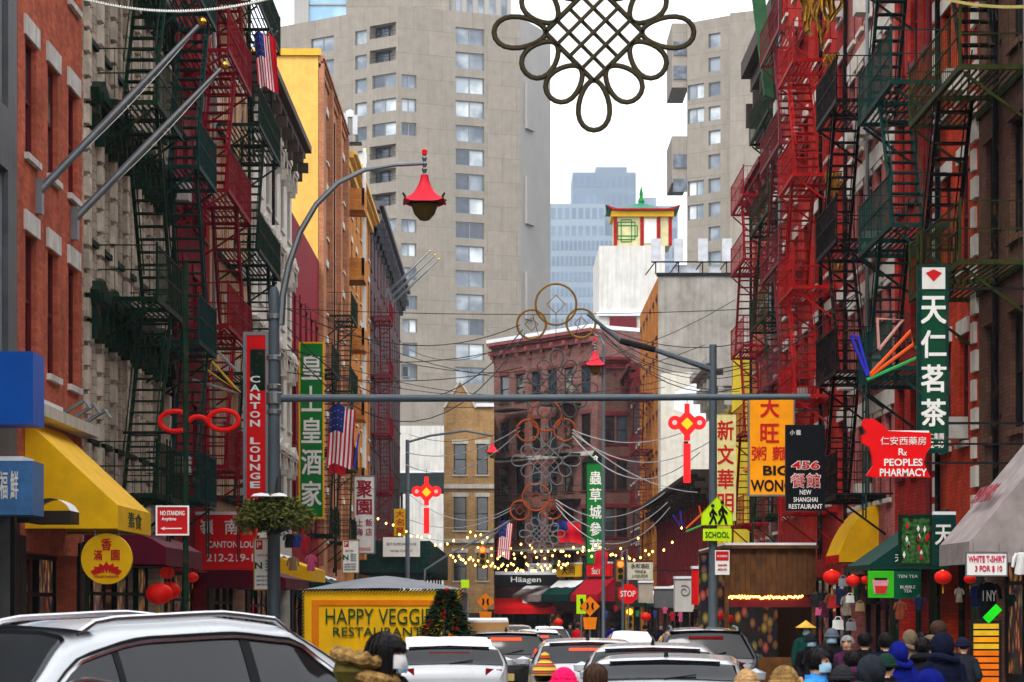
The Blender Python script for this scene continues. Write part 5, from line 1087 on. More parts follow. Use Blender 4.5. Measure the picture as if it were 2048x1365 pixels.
for k_ in range(3):
    part('table', MB().box(-.8 + k_ * .62, -.4 + k_ * .62, 1.2, 1.8, .72, .76).tube([(-.6 + k_ * .62, 1.5, .1), (-.6 + k_ * .62, 1.5, .72)], .03, 6), WOOD, ws)
part('side_panel', MB().box(W_ / 2 - .04, W_ / 2, .2, 7.8, 0, z1 - .03), WOOD, ws)
part('valance', MB().box(-W_ / 2 + .12, W_ / 2 - .12, .06, .09, z0 - .3, z0 - .005), MAROON, ws)
lb = MB().lathe([(0, -.03), (.025, 0), (0, .03)], 6).mesh('bulb', True); lb.materials.append(BULB)
for i in range(52): part('bulb', lb, None, ws, (-W_ / 2 + .1 + (W_ * .82) * i / 52, .0, z0 - .06 + rr.uniform(-.035, .035)))
# red lanterns
LANT = M('lantern_silk', (214, 26, 16), .5, var=.08, bump=.1, emit=.08)
def lantern(label, u, v, rpx, D):
    k = px(rpx, D); r = thing('paper_lantern', label, 'lantern', tuple(P(u, v, D)), 0, 'red paper lanterns'); n = 20; m = MB()
    def fn(a_, b_):
        el = (b_ - .5) * math.pi * .86; an = a_ * 2 * math.pi; q = k * (1 + .045 * abs(math.cos(an * 6))) * math.cos(el); return (q * math.cos(an), q * math.sin(an), .82 * k * math.sin(el))
    part('silk', m.grid(fn, 36, 10), LANT, r, smooth=True)
    for z in (-.84, .76): part('cap', MB().lathe([(.28 * k, 0), (.3 * k, .04 * k), (.26 * k, .1 * k)], 12, (0, 0, z * k)), GOLD, r)
    part('tassel', MB().lathe([(.03 * k, -.84 * k), (.04 * k, -1.1 * k), (.12 * k, -1.2 * k), (.1 * k, -1.9 * k)], 8), M('tassel_gold', (206, 150, 40), .7), r); part('cord', MB().tube([(0, 0, .85 * k), (0, 0, 1.9 * k)], .008, 4), BLACK, r)
for lb_, u, v, rp, D in (('large red lantern under the maroon awning behind the white car', 318, 1188, 26, 46), ('red lantern overlapping the large lantern behind the white car', 338, 1182, 22, 48), ('red lantern higher under the maroon awning', 334, 1146, 15, 50), ('small red lantern behind the no standing post', 385, 1155, 12, 55),
                         ('red lantern hanging beside the t-shirt shop awning', 1886, 1155, 17, 41), ('red lantern left of the green drink banner', 1706, 1162, 14, 50), ('red lantern cluster left of the tea shop', 1664, 1155, 18, 54), ('red lantern low over the t-shirt rack', 1940, 1158, 12, 41), ('red lantern far down the right pavement', 1458, 1238, 10, 62), ('red lantern by the wooden shed counter', 1440, 1232, 9, 64), ('red lantern beside the green drink banner edge', 1732, 1160, 10, 49.5),
                         ('tiny red lantern among the far right shops', 1292, 1234, 10, 96), ('tiny red lantern under the bright red awning', 1117, 1245, 9, 150)): lantern(lb_, u, v, rp, D)
# tea shop boards
r, w_, h_ = sign('picture_board', 'green shop board printed with a pink iced drink', 1736, 1788, 1142, 1196, 48.3, M('lime_board', (60, 190, 30), .5, bump=0), th=.04)
part('printed_cup', MB().prism([(-.13, .08), (.1, .08), (.16, .36), (-.18, .36)], -.012, 0), M('drink_pink', (224, 150, 160), .5), r); part('printed_drink', MB().prism([(-.11, .09), (.09, .09), (.13, .24), (-.13, .24)], -.018, -.013), M('drink_red', (206, 50, 40), .5), r); part('printed_lid', MB().box(-.13, .12, -.02, 0, .36, .4), INKK, r)
r, w_, h_ = sign('picture_board', 'dark green shop board with faint white lettering beside the drink picture', 1789, 1842, 1142, 1198, 48.3, M('board_green', (6, 84, 60), .5, bump=0), th=.04); text('TEN TEA', .4, .06, INKW, r, 0, h_ * .8, bold=0); text('BUBBLE', .3, .06, INKW, r, 0, h_ * .42, bold=0); text('TEA', .16, .06, INKW, r, 0, h_ * .28, bold=0)
r, w_, h_ = sign('picture_board', 'green board of leafy plant pictures above the tea shop door', 1798, 1864, 1030, 1132, 47.2, M('leaf_print', (58, 104, 50), .6, var=.8, scale=11, bump=0), th=.1, border=DGREEN)
for i in range(14): x, z = rr.uniform(-.26, .26), rr.uniform(.15, .9); part('printed_blossom', MB().face([(x - .03, -.012, z), (x, -.012, z - .07), (x + .03, -.012, z), (x, -.012, z + .08)]), INKR if i % 2 else INKW, r)
r, w_, h_ = sign('shop_sign', 'dark green fascia with one large white character under snow', 1866, 1912, 1030, 1130, 44.5, GAWN, th=.1); text('天', .3, .36, INKW, r, -.02, h_ * .6, bold=.03); part('snow', MB().box(-w_ / 2, w_ / 2, 0, .1, h_, h_ + .06), SNOW, r)
# t-shirt shop
r, w_, h_ = sign('shop_sign', 'white t-shirt price sign with pink lettering', 1932, 2014, 1105, 1152, 37.2, INKW, th=.03, border=STEEL, bw=.01); text('WHITE T-SHIRT', w_ * .9, .1, INKP, r, 0, h_ * .72, bold=.02); text('3 FOR $ 10', w_ * .66, .1, INKP, r, .03, h_ * .3, bold=.02)
part('hook', MB().tube([(-.2, .02, h_), (-.2, .02, h_ + .15)], .008, 4).tube([(.2, .02, h_), (.2, .02, h_ + .15)], .008, 4), STEEL, r)
def shirt(label, u, v, wpx, D, mat, print_=None):
    k = px(wpx, D) / 2; r = thing('tshirt', label, 't-shirt', tuple(P(u, v, D)), 0, 'shirts hung outside the shop')
    sd_ = (u * 3.7) % 6.28; ln_ = 2.1 + .35 * math.sin(sd_ * 3)
    def cl(a_, b_):
        hw = (.22 + .3 * min(1, b_ / .08) ** .6) * (1 - .1 * math.sin(math.pi * min(1, b_ * 1.4))) + .05 * b_; an = a_ * 2 * math.pi
        return (k * hw * math.cos(an) * (1 + .06 * math.sin(b_ * 7 + sd_)), k * (.13 + .05 * math.sin(an * 5 + sd_ + b_ * 3)) * math.sin(an) * min(1, .3 + b_ * 5), -k * ln_ * b_ + k * .04 * math.sin(an * 4) * b_)
    part('cloth', MB().grid(cl, 26, 12), mat, r, smooth=True, ang=80)
    for sx in (-1, 1): part('sleeve', MB().tube([(sx * k * .44, 0, -k * .12), (sx * k * .66, -.02, -k * .5), (sx * k * (.72 + .06 * math.sin(sd_)), -.03, -k * (.95 + .25 * math.sin(sd_)))], [k * .14, k * .15, k * .13], 8), mat, r, smooth=True)
    part('hanger', MB().tube([(-.4 * k, .02, -.02), (0, .02, .12 * k), (.4 * k, .02, -.02)], .008, 4).tube([(0, .02, .1 * k), (0, .02, .35 * k)], .006, 4), STEEL, r)
    if print_: text(print_, k * .9, k * .7, INKW, r, 0, -.9 * k, y=-.2 * k)
TS = [M('tee_black', (24, 24, 28), .85), M('tee_white', (216, 216, 214), .85), M('tee_blue', (40, 60, 130), .85), M('tee_red', (170, 30, 40), .85), M('tee_grey', (120, 122, 126), .85), M('tee_tan', (150, 124, 92), .85), M('tee_green', (40, 110, 70), .85), M('tee_pink', (206, 90, 130), .85)]
shirt('black t-shirt with white print under the price sign', 1978, 1165, 60, 38, TS[0], 'I NY'); shirt('patterned white t-shirt at the right frame edge', 2044, 1105, 50, 37, TS[1], None); shirt('dark blue t-shirt hung behind the black one', 1952, 1172, 34, 40, TS[2])
r, w_, h_ = sign('green_tag', 'bright green tilted price tag above the orange rack', 1972, 2010, 1217, 1234, 36, M('neon_green', (30, 220, 30), .5, emit=.1, bump=0), th=.02); r.rotation_euler = (0, R(-45), 0); part('clip', MB().box(-.02, .02, .02, .05, -.02, .06), BLACK, r)
D = 36.0; rk = thing('badge_rack', 'black rack of orange and yellow name plates at the right edge', 'display rack', (P(1972, 0, D).x, D, gz(D) + .14)); zb_ = rk.location.z; k = px(1, D)
m = MB(); w2 = 29 * k
for x in (-w2, w2): m.box(x - .02, x + .02, 0, .06, 0, P(0, 1240, D).z - zb_)
m.box(-w2, w2, .03, .06, .1, P(0, 1240, D).z - zb_ - .01); part('rack', m, BLACK, rk)
OP = [M('plate_orange', (240, 120, 16), .5, bump=0), M('plate_amber', (246, 160, 24), .5, bump=0), M('plate_yellow', (236, 190, 40), .5, bump=0)]
for i in range(18): part('name_plate', mcopy(boxmesh(-w2 + .03, w2 - .03, -.02, .02, 0, .075), OP[rr.choice((0, 0, 1, 2))]), None, rk, (0, 0, P(0, 1258 + i * 13.4, D).z - zb_))
# hanging goods in shop fronts: bags and garments
def bag(label, u, v, wpx, D, mat):
    k = px(wpx, D); r = thing('hanging_bag', label, 'bag', tuple(P(u, v, D)), 0, 'bags hung in the shop fronts')
    part('body', MB().grid(lambda a_, b_: (k * (a_ - .5) * (1 - .2 * b_), -.12 * k * math.sin(math.pi * a_), -k * .35 - k * .8 * (1 - b_)), 6, 4).box(-k * .45, k * .45, 0, .05 * k, -k * 1.12, -k * .38), mat, r); part('strap', MB().tube([(-.3 * k, 0, -.36 * k), (-.15 * k, 0, -.02), (.15 * k, 0, -.02), (.3 * k, 0, -.36 * k)], .012, 4), mat, r)
NM = {0: 'black', 1: 'white', 2: 'blue', 3: 'red', 4: 'grey', 5: 'tan', 6: 'green', 7: 'pink'}
for i, (u, v, wp, D, c_) in enumerate(((1668, 1190, 22, 53, 3), (1686, 1150, 20, 52, 4), (1700, 1185, 18, 51, 1), (1646, 1178, 22, 54, 0), (1720, 1200, 20, 50, 5), (1640, 1208, 20, 55, 7), (1676, 1232, 24, 50, 1), (1702, 1236, 22, 49.5, 4))):
    bag(f'{NM[c_]} bag hung ' + ['low by the red lanterns', 'high beside the tea awning', 'beside the drink picture', 'by the wooden shed', 'under the drink picture', 'nearest the shed corner', 'with print in the crowd', 'lowest above the crowd'][i], u, v, wp, D, TS[c_])
for i, (u, v, wp, D, c_) in enumerate(((578, 1068, 30, 66, 0), (594, 1070, 26, 66.5, 2), (610, 1072, 26, 67, 3), (622, 1110, 28, 68, 7), (586, 1115, 30, 66.4, 5))):
    shirt(f'{NM[c_]} garment hung ' + ['first under the plant basket', 'second under the plant basket', 'third under the plant basket', 'low beside the yellow awning', 'low behind the timetable board'][i], u, v, wp, D, TS[c_])
for i, (u, v, wp, D, c_) in enumerate(((1330, 1215, 14, 92, 7), (1345, 1225, 14, 90, 3), (1362, 1225, 16, 86, 7), (1310, 1222, 12, 95, 2), (1275, 1222, 12, 100, 6), (1232, 1212, 12, 108, 3), (1212, 1222, 12, 110, 2), (1392, 1218, 16, 80, 0), (1405, 1230, 14, 78, 6))):
    shirt(f'{NM[c_]} garment ' + ['outside the far right shops', 'beside the first far lantern', 'near the white mural sign', 'in the dark far doorway', 'low by the far signal', 'behind the stop sign', 'left of the stop sign', 'behind the school pole', 'low behind the school pole'][i], u, v, wp, D, TS[c_])
rk2 = random.Random(11)
DK = [M('garment_' + n, c, .9, var=.25, scale=9) for n, c in (('charcoal', (38, 38, 42)), ('plum', (70, 30, 48)), ('rust', (120, 58, 34)), ('navy', (28, 34, 62)), ('stone', (128, 118, 104)), ('bottle', (24, 56, 44)))]
DN = ['charcoal', 'plum', 'rust', 'navy', 'stone', 'bottle green']
PLC = ['hung outermost beside the shed', 'under the largest lantern', 'second from the shed corner', 'behind the white bag', 'above the crowd on the left', 'right of the lantern pair', 'against the tea shop window', 'beside the tea shop door', 'right of the drink picture', 'at the tea shop pillar', 'left of the t-shirt rack', 'behind the orange rack']
for i in range(12):
    u = (1632, 1650, 1662, 1680, 1694, 1712, 1742, 1768, 1800, 1838, 1918, 2022)[i]; shirt(DN[i % 6] + ' coat ' + PLC[i], u, rk2.uniform(1172, 1205), rk2.uniform(24, 34), 54.5 - (u - 1632) * .042, DK[i % 6])
# mid-distance right clutter: boxes with snow, mural sign, stop sign, traffic lights
for i, (u0, u1, v0, v1, D, mt, lb_) in enumerate(((1350, 1388, 1158, 1224, 84, WSTUC, 'pale mural board with a grey swirl on the right pavement'), (1386, 1428, 1138, 1210, 78, RED, 'red kiosk box with snow on top behind the school pole'), (1310, 1350, 1178, 1216, 92, M('kiosk_grey', (96, 98, 100), .6), 'grey kiosk box left of the mural board'), (1278, 1306, 1166, 1206, 98, M('kiosk_beige', (170, 160, 146), .6), 'beige kiosk box below the liquor sign'))):
    r, w_, h_ = sign('kiosk_box', lb_, u0, u1, v0, v1, D, mt, th=.7, cat='kiosk box'); part('snow', MB().box(-w_ / 2 - .02, w_ / 2 + .02, -.05, .7, h_, h_ + .09), SNOW, r)
    if i == 0: part('swirl', MB().tube([((.05 + .02 * t) * math.cos(t), -.01, h_ * .62 + (.05 + .02 * t) * math.sin(t)) for t in [x * .4 for x in range(22)]], .02, 4), STEEL, r)
    if i == 1: part('side', MB().box(w_ * .1, w_ / 2 - .01, -.012, 0, .02, h_ - .02), WHITE, r)
    part('leg', MB().box(-.05, .05, .2, .3, gz(D) + .1 - r.location.z, -.002), BLACK, r)
D = 96; c = P(1256, 1188, D); r = thing('stop_sign', 'red stop sign on a grey post in the far street', 'sign', (c.x, D, gz(D))); z = c.z - gz(D)
part('panel', MB().prism([(.42 * math.cos(R(22.5 + 45 * i)), z + .42 * math.sin(R(22.5 + 45 * i))) for i in range(8)], 0, .03), RED, r); text('STOP', .6, .24, INKW, r, 0, z); part('post', MB().tube([(-.2, .05, 0), (-.2, .05, z + .6)], .06, 6), GREYP, r)
SIGR = glow('signal_red', (255, 60, 20), 5.0); SIGA = glow('signal_amber', (255, 150, 30), 3.0)
def signal(label, u, v, D, mat, arm):
    c = P(u, v, D); r = thing('traffic_light', label, 'traffic light', tuple(c)); part('housing', MB().box(-.17, .17, 0, .25, -.75, .2), M('signal_yellow', (150, 110, 20), .5), r)
    part('lens', MB().lathe([(.0, -.06), (.1, -.03), (.13, 0), (.0, .01)], 14).mesh('lens', True), mat, r, (0, -.02, 0), (R(90), 0, 0)); part('dark_lens', MB().lathe([(.12, 0), (.12, .02)], 12).mesh('dl'), BLACK, r, (0, -.012, -.28), (R(90), 0, 0)); part('dark_lens', MB().lathe([(.12, 0), (.12, .02)], 12).mesh('dl'), BLACK, r, (0, -.012, -.56), (R(90), 0, 0))
    part('arm', MB().tube([tuple(P(a_, b_, D) - c) for a_, b_ in arm], .05, 6), STEEL, r, smooth=True)
signal('red traffic light over the left lane of the far crossing', 965, 1100, 112, SIGR, ((965, 1094), (985, 1072), (1020, 1042), (960, 1078), (900, 1108), (850, 1140), (846, 1215)))
signal('red traffic light over the right lane of the far crossing', 1241, 1129, 106, SIGR, ((1241, 1122), (1244, 1105), (1254, 1098), (1256, 1230)))
signal('amber traffic light low beside the stop sign', 1259, 1224, 100, SIGA, ((1259, 1218), (1257, 1205), (1256, 1275)))
# scaffold shed and far left things
r = thing('sidewalk_shed', 'dark green construction shed along the far left pavement', 'scaffold shed', (XL + .1, 128, 0)); zz = P(0, 1082, 128).z
part('parapet', MB().box(0, 3.9, 0, .15, zz - 1.7, zz), TEAL, r); part('parapet', MB().box(3.75, 3.9, .15, 40, zz - 1.7, zz), TEAL, r); part('deck', MB().box(0, 3.9, .15, 40, zz - 1.75, zz - 1.6), TEAL, r)
for k in range(6): part('post', MB().box(3.6, 3.72, .3 + k * 6, .42 + k * 6, gz(128) - .5, zz - 1.7), TEAL, r)
r, w_, h_ = sign('banner', 'white printed banner fixed to the green construction shed', 766, 840, 1075, 1114, 127.6, INKW, th=.03); text('BEST DUMPLING HOUSE', w_ * .8, .14, M('letter_blue', (50, 60, 110), .5), r, 0, h_ * .65, bold=0); text('MOVED TO PELL ST', w_ * .6, .12, MATS['letter_blue'], r, 0, h_ * .3, bold=0)
r = front('pale modern building glimpsed left of the buff gabled building', 800, 892, 215, 852, WSTUC, [], [], shop=False)
r = thing('market_canopy', 'dark flat canopy edge below the pale modern building', 'canopy', tuple(P(846, 985, 200))); part('roof', MB().box(-2.2, 2.2, 0, 3, 0, 1.6), M('dark_canopy', (46, 56, 56), .7), r); part('snow', MB().box(-2.2, 2.2, -.05, 3, 1.61, 1.8), SNOW, r); part('post', MB().box(-1.9, -1.7, .5, .7, -11, 0).box(1.7, 1.9, .5, .7, -11, 0), BLACK, r)
# rooftop antennas on the gable building and left roofs
r = thing('antenna_array', 'row of pale antenna panels on the grey gable roof', 'antennas', tuple(P(1380, 548, 143)))
for u in (1312, 1358, 1406, 1454): part('antenna_panel', MB().box(px(u - 1380, 143) - .28, px(u - 1380, 143) + .28, 0, .25, .75, 2.1), M('antenna_grey', (186, 190, 196), .5), r)
m = MB(); m.tube([(-2.3, .3, .75), (2.6, .3, .75)], .06, 4)
for u in (1312, 1358, 1406, 1454): m.tube([(px(u - 1380, 143), .3, 0), (px(u - 1380, 143), .3, 2)], .05, 4); m.tube([(px(u - 1380, 143) - .6, .6, 0), (px(u - 1380, 143) + .3, .3, 1.2)], .04, 4)
part('frame', m, BLACK, r); part('cabinet', MB().box(-.9, .6, .5, 1.3, 0, .6).box(1.2, 1.9, .5, 1.2, 0, .5), MATS['antenna_grey'], r)
r = thing('antenna_mast', 'rooftop antenna mast with drum on the yellow stair tower', 'antennas', tuple(P(700, 286, 122))); part('mast', MB().tube([(0, 0, 0), (0, 0, 1.9)], .07, 6), STEEL, r); part('drum', MB().lathe([(.0, 1.3), (.18, 1.3), (.2, 1.6), (.0, 1.7)], 10), WHITE, r); part('panel', MB().box(-.35, -.12, -.1, .1, .5, 1.5).box(.15, .38, -.1, .1, .4, 1.4), MATS['antenna_grey'], r); part('platform', MB().box(-.6, .6, -.3, .3, -.1, .0), BLACK, r)
# gold dragon-like banners on the red tenement, copper downpipe and roof bracket
GB = M('gold_banner', (186, 136, 46), .7, var=.6, scale=6)
for i, (u, v0, v1, wp, D) in enumerate(((1640, -40, 125, 104, 63), (1662, 108, 150, 34, 62), (1668, 345, 430, 34, 61), (1675, 520, 560, 26, 61))):
    a_ = P(u, v0, D); hh = px(v1 - v0, D); ww = px(wp, D); r = thing('gold_drape', ['large gold cloth drape high on the red tenement', 'small gold cloth drape under the large one', 'gold cloth drape on the black fire escape', 'lowest gold cloth scrap on the black fire escape'][i], 'drape', tuple(a_), 0, 'gold cloth drapes on the fire escapes')
    for k_ in range(9):
        xk = (k_ - 4) / 9 * ww; ln_ = hh * rr.uniform(.55, 1.0) * (1 - .09 * abs(k_ - 4)); ph = rr.uniform(0, 6)
        part('strip', MB().grid(lambda p, q: (xk * (1 - .45 * q ** 2) + (p - .5) * ww * .15 * (1 - .5 * q) + .05 * ww * math.sin(q * 8 + ph), .12 * ww * math.sin(p * 6 + q * 4 + ph) + .04 * k_ % .1, -ln_ * q), 6, 14), GB, r, smooth=True)
    part('rope', MB().tube([(-ww * .5, 0, 0), (ww * .5, 0, .02)], .02, 4), BLACK, r)
r = thing('copper_fascia', 'green copper pipe and fascia beside the heavy brown cornice', 'fascia', tuple(P(1545, 190, 76.5))); part('fascia', MB().prism([(-.25, 0), (.05, -.1), (-.3, 4), (-.75, 4)], 0, .25), M('verdigris', (46, 96, 62), .7, var=.3, streak=.3), r); part('wall_tie', MB().box(0, .6, .1, .2, 1, 1.1), BLACK, r)
# ------------------------------------------------------------------ vehicles
def interp(xs, x):                                       # smooth (monotone-ish) interpolation of (x, value) pairs
    if x <= xs[0][0]: return xs[0][1]
    for (a, va), (b, vb) in zip(xs, xs[1:]):
        if x <= b:
            t = (x - a) / (b - a); return va + (vb - va) * (t * t * (3 - 2 * t) * .5 + t * .5)
    return xs[-1][1]
TYRE = M('tyre_rubber', (24, 24, 25), .85); RIM = M('wheel_alloy', (150, 152, 156), .35, .8, bump=0)
CHROME = M('chrome_trim', (214, 216, 218), .15, 1.0, var=.03, bump=0)
CGLASS = glass('car_glass', (9, 11, 14), .07, (20, 24, 28), spec=.5)
TAIL = glow('brake_light_lit', (255, 40, 12), 3.2); TAILD = M('tail_light', (130, 10, 14), .25, var=.05, bump=0)
def paint(name, c):
    m = M(name, c, .28, 0, var=.04, scale=1.2, bump=0, spec=.6)
    b = m.node_tree.nodes['Principled BSDF']; b.inputs['Coat Weight'].default_value = .7; b.inputs['Coat Roughness'].default_value = .06; return m
def car(name, label, loc, head, mat, kind='suv', L=4.6, W=1.86, H=1.68, lit=False, snow=0, rails=True, hero=False, antenna=True, group='cars in the street'):
    root = thing(name, label, 'car', loc, head, group); h = L / 2
    if kind == 'sedan':
        top = [(-h, .78), (-h * .97, .93), (-h * .72, .98), (-h * .62, 1.0), (-h * .22, H - .03), (0, H), (h * .18, H - .03), (h * .5, 1.0), (h * .92, .82), (h, .6)]
        G0, G1, rg, wg = -h * .62, h * .5, (-h * .6, -h * .24), (h * .2, h * .48)
    elif kind == 'coupe_suv':
        top = [(-h, .86), (-h * .985, 1.08), (-h * .93, 1.2), (-h * .68, H - .09), (-h * .5, H - .03), (-h * .12, H), (h * .12, H - .05), (h * .5, 1.14), (h * .9, .98), (h, .66)]
        G0, G1, rg, wg = -h * .95, h * .5, (-h * .92, -h * .7), (h * .16, h * .48)
    else:
        top = [(-h, .9), (-h * .985, 1.02), (-h * .95, 1.08), (-h * .82, H - .07), (-h * .7, H - .02), (-h * .1, H), (h * .1, H - .03), (h * .44, 1.1), (h * .9, .95), (h, .66)]
        G0, G1, rg, wg = -h * .97, h * .44, (-h * .94, -h * .83), (h * .14, h * .42)
    wf = [(-h, .8), (-h * .96, .92), (-h * .8, .985), (0, 1.0), (h * .7, .985), (h * .93, .9), (h, .74)]
    def belt(x): return min(interp(top, x) - .04, 1.0 + (.06 if kind != 'sedan' else -.06) - .03 * x / h)
    def ctrl(x):
        t = interp(top, x); w_ = W / 2 * interp(wf, x); bz = belt(x); k = max(0, min(1, (t - bz - .04) / .5)); zb = .26 + .1 * max(0, abs(x) / h - .85) / .15
        wr = w_ * (.95 - .23 * k)
        return [(w_ * .9, zb), (w_ * .985, zb + .12), (w_, (zb + bz) * .5 + .05), (w_ * .97, bz), (wr, t - .085 * k - .012), (wr - .1 * k - .02, t - .012 * k), (wr * .5, t + .015), (0, t + .022)]
    def S(x, t):
        c = ctrl(x); i = min(int(t), len(c) - 2); f = t - i
        p0, p1, p2, p3 = c[max(i - 1, 0)], c[i], c[i + 1], c[min(i + 2, len(c) - 1)]
        if i == 3: return (p1[0] + (p2[0] - p1[0]) * f + .018 * math.sin(math.pi * f), p1[1] + (p2[1] - p1[1]) * f)
        o = []
        for a, b, d, e in zip(p0, p1, p2, p3): o.append(.5 * (2 * b + (d - a) * f * .6 + (0) + (2 * (d - b) - .6 * (d - a)) * f * f * 3 - (2 * (d - b) - .6 * (d - a)) * f * f * f * 2 + 0 * e) if False else b + (d - b) * f)
        return tuple(o)
    nx, ntt = 64, 42; m = MB(); b0 = len(m.v)
    xs = [-h + L * i / nx for i in range(nx + 1)]; ts = [7 * j / ntt for j in range(ntt + 1)]
    for sgn in (1, -1):
        m.grid(lambda a, b, sgn=sgn: ((lambda x, q: (x, sgn * q[0], q[1]))(-h + L * a, S(-h + L * a, 7 * b))), nx, ntt)
    for x in (-h, h):
        pr = [S(x, t) for t in ts]; m.face([(x, p[0], p[1]) for p in pr] + [(x, -p[0], p[1]) for p in reversed(pr)])
    me = m.mesh('body', True, 55)
    body = part('body', me, mat, root)
    body.modifiers.new('s', 'SMOOTH').iterations = 3
    def patch(nm, x0, x1, tl, th, mat_, sides=(1, -1), off=.012, nu=14, nv=8, parent=root):
        for sg in sides:
            m = MB().grid(lambda a, b: ((lambda x, q, q2: (x, sg * (q[0] + off), q[1] + off * .35))(x0 + (x1 - x0) * a, S(x0 + (x1 - x0) * a, tl(a) + (th(a) - tl(a)) * b), 0)), nu, nv)
            part(nm, m, mat_, parent, smooth=True, ang=60)
    def outline(x0, x1, tl, th, sg, r=.012, mat_=CHROME, n=24):
        pts = [(x0 + (x1 - x0) * i / n, tl(i / n)) for i in range(n + 1)] + [(x1 - (x1 - x0) * i / n, th(1 - i / n)) for i in range(n + 1)]
        p3 = [(x, sg * (S(x, t)[0] + .016), S(x, t)[1] + .006) for x, t in pts]
        part('window_trim', MB().tube(p3, r, 5, closed=True), mat_, root, smooth=True)
    if hero:
        q = lambda a: 3.62 - .52 * min(1, a / .32) ** 1.3               # rising rear corner of the glass
        up = lambda a: 3.66 + .27 * min(1, a / .28) ** .55 * (1 - .0 * a) - .85 * max(0, (a - .72) / .28) ** 1.6
        x0, x1 = -h * .80, h * .47
        patch('side_window', x0, x1, q, up, CGLASS, nu=40, nv=8, off=.004)
        outline(x0, x1, q, up, -1, .017); outline(x0, x1, q, up, 1, .017)
        for sg in (-1, 1): outline(x0 - .03, x1 + .03, lambda a: q(a) - .035, lambda a: up(a) + .045, sg, .012, BLACK)
        for xa, wd in ((-h * .58, .05), (-h * .10, .09)):
            patch('pillar', xa, xa + wd, lambda a: 3.08, lambda a: 3.9, BLACK, nu=2, off=.010)
    else:
        if kind == 'sedan': spans = ((G0 + h * .14, -.25), (-.17, G1 - h * .12))
        else: spans = ((G0 + h * .12, -h * .46), (-h * .43, -.02), (.06, G1 - h * .10))
        for i, (xa, xb) in enumerate(spans):
            fr = i == len(spans) - 1
            patch('side_window', xa, xb, lambda a: 3.06, (lambda a: 3.9 - (.72 * max(0, (a - .35) / .65) if fr else 0)), CGLASS)
    # windscreen and rear glass span the full width
    for nm, (xa, xb) in (('rear_window', rg), ('windscreen', wg)):
        m = MB().grid(lambda a, b: ((lambda x, t, sg: (x + (-.012 if nm == 'rear_window' else .012), sg * S(x, t)[0], S(x, t)[1] + .012))(xa + (xb - xa) * a, 7 - 2.35 * abs(2 * b - 1), 1 if b > .5 else -1)), 10, 20)
        part(nm, m, CGLASS, root, smooth=True, ang=70)
    if rails:
        for sg in (1, -1):
            n = 12; pts = [(-h * .66 + h * .82 * i / n, sg * (S(-h * .66 + h * .82 * i / n, 4.9)[0]), S(-h * .66 + h * .82 * i / n, 4.9)[1] + (.055 if 0 < i < n else -.01)) for i in range(n + 1)]
            part('roof_rail', MB().tube(pts, .022, 6), CHROME if hero else STEEL, root, smooth=True)
    if antenna: part('antenna', MB().lathe([(.06, 0), (.05, .03), (.02, .09), (.0, .1)], 8, (-h * .62, 0, interp(top, -h * .62) + .012), sy=.5), BLACK, root, smooth=True)
    for sg in (1, -1):
        part('tail_light', MB().grid(lambda a, b: (-h * (.985 - .05 * a) - .012, sg * (W * .29 + W * .145 * a), .86 + .2 * b - .03 * a), 4, 3).box(-h * .97, -h * .9, sg * W * .40 - .04, sg * W * .40 + .04, .86, 1.04), TAIL if lit else TAILD, root)
        part('head_light', MB().box(h * .9, h * .955, sg * W * .33 - .12, sg * W * .33 + .12, .68, .82), CHROME, root)
    part('brake_light', MB().box(rg[1] - .10, rg[1] - .03, -.3, .3, interp(top, rg[1]) - .075, interp(top, rg[1]) - .03), TAIL if lit else TAILD, root)
    if kind != 'sedan': part('spoiler', MB().grid(lambda a, b: (rg[1] - .035 + .25 * a, (2 * b - 1) * W * .33, interp(top, rg[1] + .1) + .012 + .03 * (1 - a) - .02 * abs(2 * b - 1)), 4, 10), mat, root, smooth=True)
    wx = rg[0] + (rg[1] - rg[0]) * .25; part('wiper', MB().tube([(rg[0] - .01, 0, interp(top, rg[0]) + .03), (wx - .03, -.34, interp(top, wx) + .035)], .009, 4), BLACK, root)
    part('number_plate', MB().box(-h - .02, -h * .99, -.16, .16, .62, .76), M('plate_cream', (226, 200, 120), .5), root)
    part('rear_bumper', MB().box(-h - .03, -h * .93, -W * .4, W * .4, .32, .55), BLACK, root)
    wm = MB().lathe([(.2, -.1), (.31, -.11), (.345, -.07), (.345, .07), (.31, .11), (.2, .1)], 24).mesh('tyre', True); wm.materials.append(TYRE)
    rm = MB().lathe([(0, .06), (.06, .09), (.2, .06), (.21, .1), (.2, -.1)], 20).mesh('rim', True); rm.materials.append(RIM)
    for x in (-h * .6, h * .62):
        for sg in (1, -1):
            wh = part('wheel', wm, None, root, (x, sg * (W / 2 - .1), .345), (R(-90 * sg), 0, 0)); part('rim', rm, None, wh)
    for sg in (1, -1): part('mirror', MB().lathe([(0, -.08), (.09, -.05), (.1, .03), (0, .08)], 8, (0, 0, 0), sx=.6, sy=1.2), mat, root, (h * .3, sg * (W / 2 + .07), 1.08), smooth=True)
    if snow:
        m = MB().grid(lambda a, b: ((lambda x, t, sg: (x, sg * S(x, t)[0], S(x, t)[1] + snow * (min(1, 6 * a) * min(1, 6 * (1 - a))) ** .5 * (.75 + .25 * math.sin(a * 11 + b * 6))))(-h * .74 + h * .82 * a, 7 - 1.9 * abs(2 * b - 1), 1 if b > .5 else -1)), 16, 16)
        part('roof_snow', m, SNOW, root, smooth=True, ang=70)
    return root
CW = paint('car_white', (186, 190, 195)); CHERO = paint('car_pearl_silver', (178, 184, 190)); CS = paint('car_silver', (150, 156, 162)); CK = paint('car_black', (18, 20, 24)); CD = paint('car_dark_blue', (22, 30, 46)); CGY = paint('car_grey', (86, 90, 96))
def ga(X, Y): return (X, Y, gz(Y))
